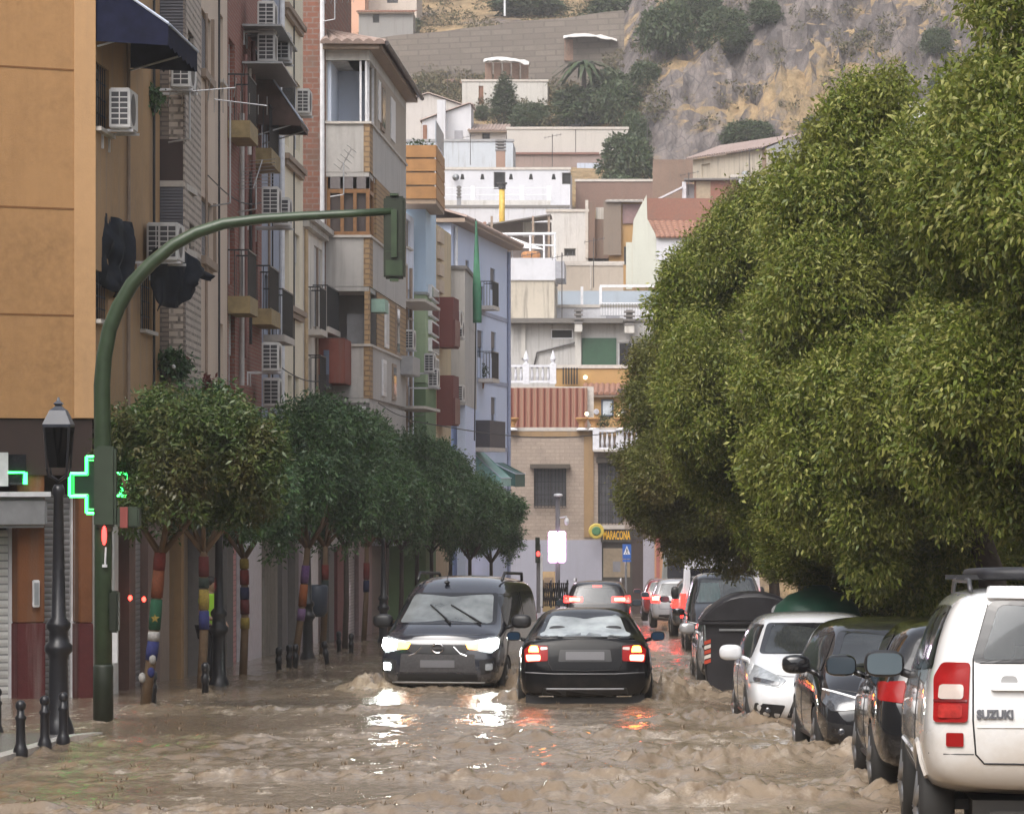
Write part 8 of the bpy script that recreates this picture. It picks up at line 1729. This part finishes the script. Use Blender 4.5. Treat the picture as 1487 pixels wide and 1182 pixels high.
    c.decal('spoiler', [(-.50, 1.66), (.50, 1.66), (.515, 1.605), (-.515, 1.605)], 'y', -1, pm, .03, r=.02)
    rk = MB(); rk.sell((.04, -.55, 1.762), (.60, .95, .042), .35, 24, 10); obj('roof_load', rk, plain('black_roof_load', (.018, .018, .022), .6, var=.4, scale=8), c.root, True); rk = MB()
    for y in (-1.25, .1): rk.box(-.66, .66, y - .03, y + .03, 1.725, 1.755)
    pieces('roof_bar', rk, TRIM, c.root)
    c.mirror(.70, 1.16, TRIM, sc=1.08, glassm=glassy('grey_mirror_glass', (.10, .13, .15), .06, 1.7))
    ub = MB(); ub.box(-.6, .6, -1.95, -1.0, .28, .42); ub.tube([(-.5, -2.0, .33), (.5, -2.0, .33)], .03, 8); obj('underbody', ub, plain('dark_underbody', (.02, .018, .016), .8), c.root)
    wake(PX(1290, 22), 22.6, .4, .1)
offroad()
# ---------------------------------------------------------------- hatchbacks
def hatch(label, name, d, px, away, yaw, dims, pm, dz=-.12, group=None, glass=GLASS_D, front=None, rear=None, mirrors=None, wr=.32, hood=.98, interior=True, cat='car', rimm=None):
    L, W, zb, H = dims; w = W / 2; h2 = L / 2
    st = [S(-h2, w * .95, zb + .08, .62, .92, [(w * .74, H - .20), (w * .60, H - .09), (w * .30, H - .07)]), S(-h2 + .50, w, zb, .62, .95, [(w * .76, H - .13), (w * .62, H - .03), (w * .31, H)]), S(-.35, w, zb, .60, .95, [(w * .77, H - .11), (w * .63, H - .01), (w * .32, H + .02)]), S(.25, w, zb, .60, .94, [(w * .76, H - .13), (w * .62, H - .03), (w * .31, H)]),
          S(.62, w, zb, .60, .93, [(w * .74, H - .22), (w * .60, H - .13), (w * .30, H - .10)]), S(1.28, w, zb, .60, .90, [(w * .84, hood), (w * .64, hood + .05), (w * .32, hood + .07)]), S(1.75, w * .985, zb, .58, .82, [(w * .82, hood - .10), (w * .62, hood - .04), (w * .31, hood - .025)]), S(h2, w * .90, zb + .05, .52, .68, [(w * .74, .74), (w * .56, .77), (w * .28, .775)])]
    dy0 = [.10, .0, 0, .04, .30, .36, .37]; dy1 = [-.12, -.01, 0, -.05, -.10, -.13, -.14]
    ws_ = [(-w * .80, hood + .03), (w * .80, hood + .03), (w * .64, H - .13), (-w * .64, H - .13)]; rw_ = [(-w * .74, 1.0), (w * .74, 1.0), (w * .60, H - .16), (-w * .60, H - .16)]; sw = [(-1.30, .99), (1.10, .96), (.45, H - .15), (-1.0, H - .14)]
    loc = (PX(px, d) - (1 if away else 1) * h2 * math.sin(yaw), d + h2, 0); loc = (loc[0], loc[1], G(loc[1]) + dz)
    c = Car(name, label, cat, st, dy0, dy1, (L, W, zb, H), loc, pose(away, yaw), pm, (-L * .305, L * .305), wr, group, [('y', -1, rw_, glass), ('y', 1, ws_, glass), ('x', 1, sw, GLASS_D), ('x', -1, sw, GLASS_D)], interior, rimm)
    for s in (1, -1):
        X = lambda pts: [(s * x, z) for x, z in pts]
        if front:
            l = c.decal('headlight', X([(x * w, z) for x, z in front['lamp']]), 'y', 1, front['lampm'], .012)
            if 'inner' in front: c.decal('lamp_surround', X([(x * w, z) for x, z in front['inner']]), 'y', 1, front['innerm'], .018, parent=l)
            f = c.decal('fog_recess', X([(x * w, z) for x, z in front['fog']]), 'y', 1, TRIM, .006); q = c.hitp(s * front['fogc'][0] * w, front['fogc'][1], 'y', 1, .01); fl_ = MB(); fl_.lathe(tuple(q), [(.03, -.02), (.034, .0), (.02, .006)], 14, 'y'); obj('fog_lamp', fl_, LENS_D, f)
        if rear:
            l = c.decal('tail_light', X([(x * w, z) for x, z in rear['lamp']]), 'y', -1, rear.get('lampm', TAIL), .014)
            if 'lit' in rear: c.decal('lit_lamp', X([(x * w, z) for x, z in rear['lit']]), 'y', -1, rear['litm'], .02, parent=l)
    if front:
        c.decal('grille', [(-.42 * w, .50), (.42 * w, .50), (.5 * w, .30), (-.5 * w, .30)], 'y', 1, TRIM, .006); c.decal('number_plate', [(-.26, .50), (.26, .50), (.26, .40), (-.26, .40)], 'y', 1, PLATE, .014, r=.01); c.line('bonnet_seam', [(-w * .78, .80), (-w * .5, .765), (0, .755), (w * .5, .765), (w * .78, .80)], 'y', 1, TRIM, .005)
    if rear: c.decal('number_plate', [(-.26, .80), (.26, .80), (.26, .69), (-.26, .69)], 'y', -1, rear.get('plate', PLATE), .012, r=.01); c.decal('bumper_insert', [(-.7 * w, .42), (.7 * w, .42), (.75 * w, zb + .12), (-.75 * w, zb + .12)], 'y', -1, TRIM, .006); c.line('tailgate_seam', [(-w * .72, .96), (-w * .70, .60), (w * .70, .60), (w * .72, .96)], 'y', -1, TRIM, .005)
    for s in (1, -1): c.line('door_seam', [(-.28, .94), (-.28, .36)], 'x', s, TRIM, .005); c.line('sill_moulding', [(-L * .22, zb + .10), (L * .22, zb + .10)], 'x', s, TRIM, .018); hd = MB(); q = c.hitp(-.45, .84, 'x', s, .015); hd.sell(tuple(q), (.02, .10, .016), .7, 10, 6); obj('door_handle', hd, pm, c.root, True)
    c.mirror(.88, 1.02, mirrors or pm, sc=1.1)
    return c, loc
F_MAZ = dict(lamp=[(.50, .70), (.92, .80), (.95, .70), (.86, .60), (.55, .62)], lampm=LENS_D, inner=[(.52, .705), (.92, .805), (.925, .79), (.53, .69)], innerm=plain('daylight_strip', (.8, .8, .8), .2), fog=[(.60, .46), (.90, .50), (.90, .34), (.64, .32)], fogc=(.76, .41))
F_CIT = dict(lamp=[(.50, .72), (.90, .90), (.955, .86), (.95, .70), (.60, .64)], lampm=HEADG, inner=[(.58, .69), (.90, .75), (.90, .705), (.62, .655)], innerm=LENS_D, fog=[(.52, .44), (.90, .47), (.92, .33), (.60, .28)], fogc=(.74, .385))
BLKP = paint('black_hatch_paint', (.007, .007, .008), (.10, .08, .065), .45, .35, .10, 0, .7); DKP = paint('charcoal_hatch_paint', (.010, .010, .012), (.10, .08, .065), .45, .35, .10, 0, .7)
BLK_LAMP = plain('smoked_tail_lens', (.10, .012, .012), .12, coat=1)
c2, l2 = hatch('black hatchback parked in front of the white off-road car, tail towards us', 'hatchback_car', 26.6, 1437, True, R(-1.0), (4.15, 1.77, .2, 1.46), BLKP, -.06, 'dark cars parked on the right', rear=dict(lamp=[(.72, .97), (.93, .96), (.945, .82), (.74, .80)], lampm=TAIL))
wake(PX(1262, 28), 28.3, .4, .09)
c3, l3 = hatch('dark charcoal crossover parked facing us between the black hatchback and the white hatchback', 'crossover_car', 32.6, 1327, False, R(1.5), (4.2, 1.78, .2, 1.47), DKP, -.16, 'dark cars parked on the right', front=F_MAZ)
# (placed by its front end; when facing us the front is the near end)
wake(PX(1175, 33), 33.2, .5, .12)
# reflections of passing headlights sit on real paint; nothing is painted in
WHT = paint('white_hatch_paint', (.62, .63, .65), (.36, .30, .23), .55, .4, .2)
c4, l4 = hatch('white hatchback parked facing us in front of the black waste container', 'hatchback_car', 39.4, 1200, False, R(1.2), (4.30, 1.79, .2, 1.49), WHT, -.20, None, front=F_CIT); wake(PX(1100, 40), 39.8, .5, .11)
q = MB(); p_ = c4.hitp(0, .66, 'y', 1, .016)
for z_ in (0, .055): q.tube([(p_.x - .11, p_.y, p_.z + z_ - .02), (p_.x, p_.y + .004, p_.z + z_ + .03), (p_.x + .11, p_.y, p_.z + z_ - .02)], .013, 6)
obj('chevron_badge', q, CHROME, c4.root)
SLV = paint('silver_paint', (.42, .42, .43), (.3, .25, .2), .55, .4, .25, .3)
hatch('silver car mostly hidden behind the black waste container', 'hatchback_car', 56, 1093, False, R(0.8), (4.3, 1.78, .2, 1.46), SLV, -.18, None, front=F_CIT, interior=False)
# far SUV with brake lights
cs, ls = hatch('grey estate car with roof rails and bright brake lights waiting at the junction', 'estate_car', 92.0, 867, True, R(-.3), (4.5, 1.84, .2, 1.64), paint('dark_grey_suv_paint', (.018, .018, .022), (.2, .17, .14), .5, .3, .2, 0, .5), -.08, None, rear=dict(lamp=[(.42, 1.20), (.96, 1.23), (.97, 1.05), (.42, 1.06)], lampm=TAIL_ON, lit=[(.50, 1.17), (.90, 1.18), (.90, 1.09), (.50, 1.09)], litm=TAIL_HOT, plate=plain('pale_plate', (.55, .47, .38), .5)), wr=.34, glass=GLASS_D)
for s in (1, -1): rl = MB(); rl.tube([(s * .62, -1.5, 1.60), (s * .62, -1.35, 1.68), (s * .62, .2, 1.69), (s * .62, .4, 1.58)], .022, 6); obj('roof_rail', rl, METAL_W, cs.root)
cs.decal('high_brake_lamp', [(-.12, 1.50), (.12, 1.50), (.12, 1.46), (-.12, 1.46)], 'y', -1, TAIL_ON, .01, r=0)
for px, py, lab in ((855, 853, 0), (905, 851, 1)): pass
# black people carrier facing us, with the white van and further cars behind it
vt, lt_ = hatch('black people carrier parked facing us with a teal sunshade behind its windscreen', 'people_carrier', 78, 1058, False, R(.6), (4.9, 1.92, .22, 1.92), paint('black_carrier_paint', (.013, .013, .016), (.16, .13, .1), .5, .35, .15), -.15, None, glass=GLASS, front=F_MAZ, cat='van', hood=1.18, wr=.34)
q = MB(); n_ = 8; P3 = [(.12, 1.30), (.66, 1.30), (.62, 1.74), (.16, 1.74)]
q.v = []
for j in range(5):
    for i in range(9):
        a, b_ = i / 8, j / 4; x = (P3[0][0] * (1 - a) + P3[1][0] * a) * (1 - b_) + (P3[3][0] * (1 - a) + P3[2][0] * a) * b_; z = P3[0][1] * (1 - b_) + P3[2][1] * b_; h_ = vt.hitp(x, z, 'y', 1, -.06 - .02 * (i % 2)); q.v.append(tuple(h_))
for j in range(4):
    for i in range(8): k = j * 9 + i; q.f.append((k, k + 1, k + 10, k + 9))
sun_ = obj('sunshade', q, plain('teal_sunshade', (.28, .50, .46), .5, var=.1), vt.root)
def boxvan(label, d, px, W, H, L, m, dz=-.1, lit=False, col_=None):
    x, y = PX(px, d), d + L / 2; o = thing('box_van', label, 'van', (x, y, G(y) + dz), (-PITCH, 0, 0)); w = W / 2
    b = MB(); pr = [(-L / 2, .35), (-L / 2 + .02, H * .55), (-L / 2 + .10, H - .08), (-L / 2 + .25, H), (L * .22, H), (L * .36, H * .62), (L * .47, H * .50), (L / 2, H * .40), (L / 2, .3)]
    for i, (yy, zz) in enumerate(pr):
        for sx in (1, -1): b.v.append((sx * w * (1 if zz < H * .6 else .93), yy, zz))
    k = len(pr); b.f = [(2 * i, 2 * i + 1, (2 * i + 3) % (2 * k), (2 * i + 2) % (2 * k)) for i in range(k)] + [tuple(range(0, 2 * k, 2)), tuple(range(1, 2 * k, 2))]
    bo = obj('body', b, m, o); bev(bo, .05, 3)
    for sx in (1, -1):
        t = MB(); t.box(sx * w * .97 - .08, sx * w * .97 + .0 + (.02 if sx > 0 else -.02) + .08, -L / 2 - .02, -L / 2 + .08, .75, 1.35); obj('tail_light', t, TAIL_ON if lit else TAIL, o)
        t = MB(); t.box(sx * .04 if sx > 0 else -w * .80, w * .80 if sx > 0 else -.04, -L / 2 - .012, -L / 2 + .10, H * .58, H * .86); obj('rear_window', t, PANE_D, o)
        for yy in (-L * .3, L * .32): t = MB(); t.lathe((sx * (w - .12) - .1, yy, .33), [(.2, 0), (.33, .02), (.33, .18), (.2, .2)], 20, 'x'); obj('wheel', t, RUBBER, o)
        t = MB(); t.sell((sx * (w + .14), L * .30, 1.35), (.1, .07, .16), .7, 12, 8); obj('wing_mirror', t, TRIM, o, True)
    t = MB(); t.box(-w * .96, w * .96, -L / 2 - .06, -L / 2 + .06, .32, .60); q = obj('bumper', t, TRIM, o); bev(q, .03)
    t = MB(); t.box(-.006, .006, -L / 2 - .016, -L / 2 + .04, .62, H - .1); obj('door_seam', t, TRIM, o); return o
boxvan('white van with red lamps parked behind the black people carrier', 85.5, 1048, 1.95, 2.3, 5.0, paint('white_van_paint', (.66, .66, .70), (.3, .25, .2), .5, .3, .25), lit=True)
boxvan('grey boxy van standing at the far right before the junction', 118, 1003, 2.0, 2.5, 5.2, paint('grey_van_paint', (.22, .23, .22), (.2, .18, .15), .5, .3, .3), dz=.1)
hatch('dark estate car with lit red lamps right behind the parked white van', 'estate_car', 95, 1022, True, R(.4), (4.4, 1.8, .2, 1.6), paint('dark_green_grey_paint', (.07, .075, .075), (.2, .17, .14), .5, .4, .25), 0, None, rear=dict(lamp=[(.70, 1.02), (.96, 1.02), (.97, .80), (.70, .80)], lampm=TAIL_ON), interior=False)
hatch('pale car with one bright brake light at the far end of the parked row', 'hatchback_car', 107, 986, True, R(.4), (4.2, 1.76, .2, 1.55), paint('pale_grey_paint', (.36, .36, .38), (.2, .17, .14), .5, .4, .25), .05, None, rear=dict(lamp=[(.66, 1.02), (.96, 1.02), (.97, .78), (.66, .78)], lampm=TAIL_ON, lit=[(.7, .99), (.92, .99), (.92, .86), (.7, .86)], litm=TAIL_HOT), interior=False)
hatch('small red car furthest along the parked row', 'hatchback_car', 119, 968, True, R(.4), (4.0, 1.7, .2, 1.5), paint('red_car_paint', (.22, .03, .03), (.2, .17, .14), .5, .4, .25), .1, None, rear=dict(lamp=[(.66, 1.0), (.96, 1.0), (.97, .78), (.66, .78)], lampm=TAIL_ON), interior=False)
# ================================================================== people
SKIN = plain('skin', (.42, .26, .19), .6, var=.05); HAIR = plain('dark_hair', (.02, .015, .012), .6)
def skin_mesh(verts, edges, rad, root=0, lv=2):
    me = bpy.data.meshes.new('skin'); me.from_pydata(verts, edges, []); o = bpy.data.objects.new('skin', me); COL.objects.link(o)
    m = o.modifiers.new('s', 'SKIN'); m.use_smooth_shade = True
    for i, r in enumerate(rad): me.skin_vertices[0].data[i].radius = (r, r) if not isinstance(r, tuple) else r
    me.skin_vertices[0].data[root].use_root = True
    s = o.modifiers.new('u', 'SUBSURF'); s.levels = s.render_levels = lv
    dg = bpy.context.evaluated_depsgraph_get(); m2 = bpy.data.meshes.new_from_object(o.evaluated_get(dg)); bpy.data.objects.remove(o)
    mb = MB(); mb.v = [tuple(v.co) for v in m2.vertices]; mb.f = [tuple(p.vertices) for p in m2.polygons]; bpy.data.meshes.remove(m2); return mb
def human(label, loc, rz, J, top, legs, hair=HAIR, h=1.72, shoes=True):
    """J: joint name -> (x, y, z); +y is where the person faces."""
    o = thing('person', label, 'person', loc, (0, 0, rz if abs(rz) > 1e-4 else 1e-3))
    V, E, Rd = [], [], []; ix = {}
    def add(n, p, r, par=None):
        ix[n] = len(V); V.append(tuple(p)); Rd.append(r)
        if par: E.append((ix[par], ix[n]))
    g = lambda n: Vector(J[n])
    add('pelvis', g('pelvis'), (.145, .11)); add('waist', g('pelvis').lerp(g('chest'), .45), (.13, .095), 'pelvis'); add('chest', g('chest'), (.155, .11), 'waist'); add('neck0', g('neck'), .062, 'chest'); add('neck1', g('neck').lerp(g('head'), .45), .055, 'neck0'); add('jaw', g('neck').lerp(g('head'), .75) + Vector((0, .02, 0)), .07, 'neck1'); add('head', g('head') + Vector((0, 0, .03)), (.078, .095), 'jaw'); add('crown', g('head') + Vector((0, -.01, .10)), .06, 'head'); add('nose', g('head') + Vector((0, .115, -.005)), .014, 'head')
    for s in ('l', 'r'):
        add('sh' + s, g('sh' + s), .066, 'chest'); add('ua' + s, g('sh' + s).lerp(g('el' + s), .5), .05, 'sh' + s); add('el' + s, g('el' + s), .042, 'ua' + s); add('fa' + s, g('el' + s).lerp(g('wr' + s), .4), .04, 'el' + s); add('wr' + s, g('wr' + s), .027, 'fa' + s)
        dr = (g('wr' + s) - g('el' + s)).normalized(); sd_ = dr.cross(Vector((0, 1, .2))).normalized(); nr = dr.cross(sd_).normalized(); pm_ = g('wr' + s) + dr * .06; add('pa' + s, pm_, (.036, .018), 'wr' + s)
        for k, fl in enumerate((.075, .088, .082, .064)):
            b_ = pm_ + dr * .035 + sd_ * (.024 - .016 * k); add('f%d%s' % (k, s), b_, .009, 'pa' + s); add('g%d%s' % (k, s), b_ + dr * fl * .55 + nr * .012, .008, 'f%d%s' % (k, s)); add('h%d%s' % (k, s), b_ + dr * fl * .8 + nr * .034, .007, 'g%d%s' % (k, s))
        add('t0' + s, g('wr' + s) + dr * .04 + sd_ * .035, .011, 'pa' + s); add('t1' + s, g('wr' + s) + dr * .085 + sd_ * .055 + nr * .015, .009, 't0' + s)
        add('hp' + s, g('hp' + s), .085, 'pelvis'); add('th' + s, g('hp' + s).lerp(g('kn' + s), .5), .072, 'hp' + s); add('kn' + s, g('kn' + s), .055, 'th' + s); add('ca' + s, g('kn' + s).lerp(g('an' + s), .35), .052, 'kn' + s); add('an' + s, g('an' + s), .038, 'ca' + s); add('to' + s, g('an' + s) + Vector((0, .15, -.045)), .034, 'an' + s)
    obj('body', skin_mesh(V, E, Rd), SKIN, o, True)
    def part(nm, names, ed, grow, m):
        vv = [V[ix[n]] for n in names]; rr = [tuple(x + grow for x in (Rd[ix[n]] if isinstance(Rd[ix[n]], tuple) else (Rd[ix[n]],) * 2)) for n in names]; obj(nm, skin_mesh(vv, [(names.index(a), names.index(b)) for a, b in ed], rr), m, o, True)
    part('shirt', ['pelvis', 'waist', 'chest', 'neck0', 'shl', 'ual', 'shr', 'uar'], [('pelvis', 'waist'), ('waist', 'chest'), ('chest', 'neck0'), ('chest', 'shl'), ('shl', 'ual'), ('chest', 'shr'), ('shr', 'uar')], .02, top)
    part('trousers', ['pelvis', 'hpl', 'thl', 'knl', 'cal', 'anl', 'hpr', 'thr', 'knr', 'car', 'anr'], [('pelvis', 'hpl'), ('hpl', 'thl'), ('thl', 'knl'), ('knl', 'cal'), ('cal', 'anl'), ('pelvis', 'hpr'), ('hpr', 'thr'), ('thr', 'knr'), ('knr', 'car'), ('car', 'anr')], .016, legs)
    hd = g('head'); q = MB(); q.sell(tuple(hd + Vector((0, -.025, .065))), (.092, .108, .095), 1, 16, 10); obj('hair', q, hair, o, True)
    for s in (1, -1):
        q = MB(); q.sell(tuple(hd + Vector((s * .032, .098, .025))), (.013, .010, .010), 1, 8, 6); obj('eye', q, plain('eye_dark', (.04, .03, .03), .2), o, True); q = MB(); q.sell(tuple(hd + Vector((s * .088, 0, .005))), (.014, .025, .034), 1, 8, 6); obj('ear', q, SKIN, o, True)
    q = MB(); q.sell(tuple(hd + Vector((0, .092, -.055))), (.026, .010, .008), 1, 8, 6); obj('mouth', q, plain('lips', (.30, .12, .10), .5), o, True)
    if shoes:
        for s in ('l', 'r'): q = MB(); q.sell(tuple(g('an' + s) + Vector((0, .06, -.05))), (.052, .14, .045), .7, 12, 8); obj('shoe', q, TRIM, o, True)
    return o
STAND = dict(pelvis=(0, 0, .92), chest=(0, .02, 1.30), neck=(0, .01, 1.47), head=(0, .04, 1.60), shl=(-.19, 0, 1.40), shr=(.19, 0, 1.40), ell=(-.25, -.03, 1.12), elr=(.26, .0, 1.13), wrl=(-.16, .18, 1.02), wrr=(.14, .22, 1.06), hpl=(-.09, 0, .88), hpr=(.09, 0, .88), knl=(-.10, .03, .48), knr=(.11, .06, .48), anl=(-.10, -.02, .09), anr=(.12, .0, .09))
HIVIS = plain('hi_vis_yellow_shirt', (.42, .80, .05), .7, var=.06); BLACKT = plain('black_trousers', (.015, .015, .018), .8); DARKC = plain('dark_jacket', (.03, .032, .04), .8)
human('person in a bright yellow-green t-shirt and black trousers half hidden by a lamp post', (PX(303.5, 55.5), 55.5, G(55.5) - .05), R(-115), STAND, HIVIS, BLACKT)
SIT = dict(pelvis=(0, 0, .12), chest=(0, -.08, .48), neck=(0, -.07, .64), head=(0, -.02, .77), shl=(-.19, -.08, .57), shr=(.19, -.08, .57), ell=(-.26, .12, .36), elr=(.26, .12, .36), wrl=(-.16, .36, .46), wrr=(.16, .36, .46), hpl=(-.1, .02, .10), hpr=(.1, .02, .10), knl=(-.12, .42, .22), knr=(.12, .42, .22), anl=(-.12, .62, -.16), anr=(.12, .62, -.16))
def seated(car, x, y, z, label, top): 
    M = Matrix.LocRotScale(Vector(car.root.location), car.root.rotation_euler, None); p = M @ Vector((x, y, z)); return human(label, tuple(p), car.root.rotation_euler[2], SIT, top, BLACKT)
seated(van, -.37, .06, .62, 'person driving the dark slate blue van, seen through its windscreen', DARKC)
# ================================================================== flood water, rain haze
build_water()
hz = MB(); hz.box(-160, 160, -12, 540, -8, 130)
for_ = obj('haze', hz, None or newmat('rain_haze')[0], None); setp(for_, kind='stuff')
m = for_.data.materials[0]; n = m.node_tree; n.nodes.clear(); out = n.nodes.new('ShaderNodeOutputMaterial'); pv_ = n.nodes.new('ShaderNodeVolumePrincipled')
pv_.inputs['Color'].default_value = (.86, .87, .90, 1); pv_.inputs['Density'].default_value = .0005; pv_.inputs['Anisotropy'].default_value = .2
n.links.new(pv_.outputs[0], out.inputs['Volume'])
# raindrops breaking on the flood: uncountable little crowns
rs_ = random.Random(9); sp = MB()
for i in range(420):
    y = 25 + 30 * rs_.random() ** 1.6; x = rs_.uniform(-6, 2.2); z = water_h(x, y) - .01; h = rs_.uniform(.02, .06); r = rs_.uniform(.012, .03); k = len(sp.v); a0 = rs_.random() * 6
    for q in range(5): a = a0 + q * 1.257; sp.v += [(x + r * math.cos(a), y + r * math.sin(a), z), (x + r * 1.5 * math.cos(a + .5), y + r * 1.5 * math.sin(a + .5), z + h * (.6 + .4 * rs_.random()))]
    for q in range(5): sp.f.append((k + 2 * q, k + (2 * q + 2) % 10, k + 2 * q + 1))
setp(obj('rain_splashes', sp, bpy.data.materials['muddy_flood_water'], None), kind='stuff')
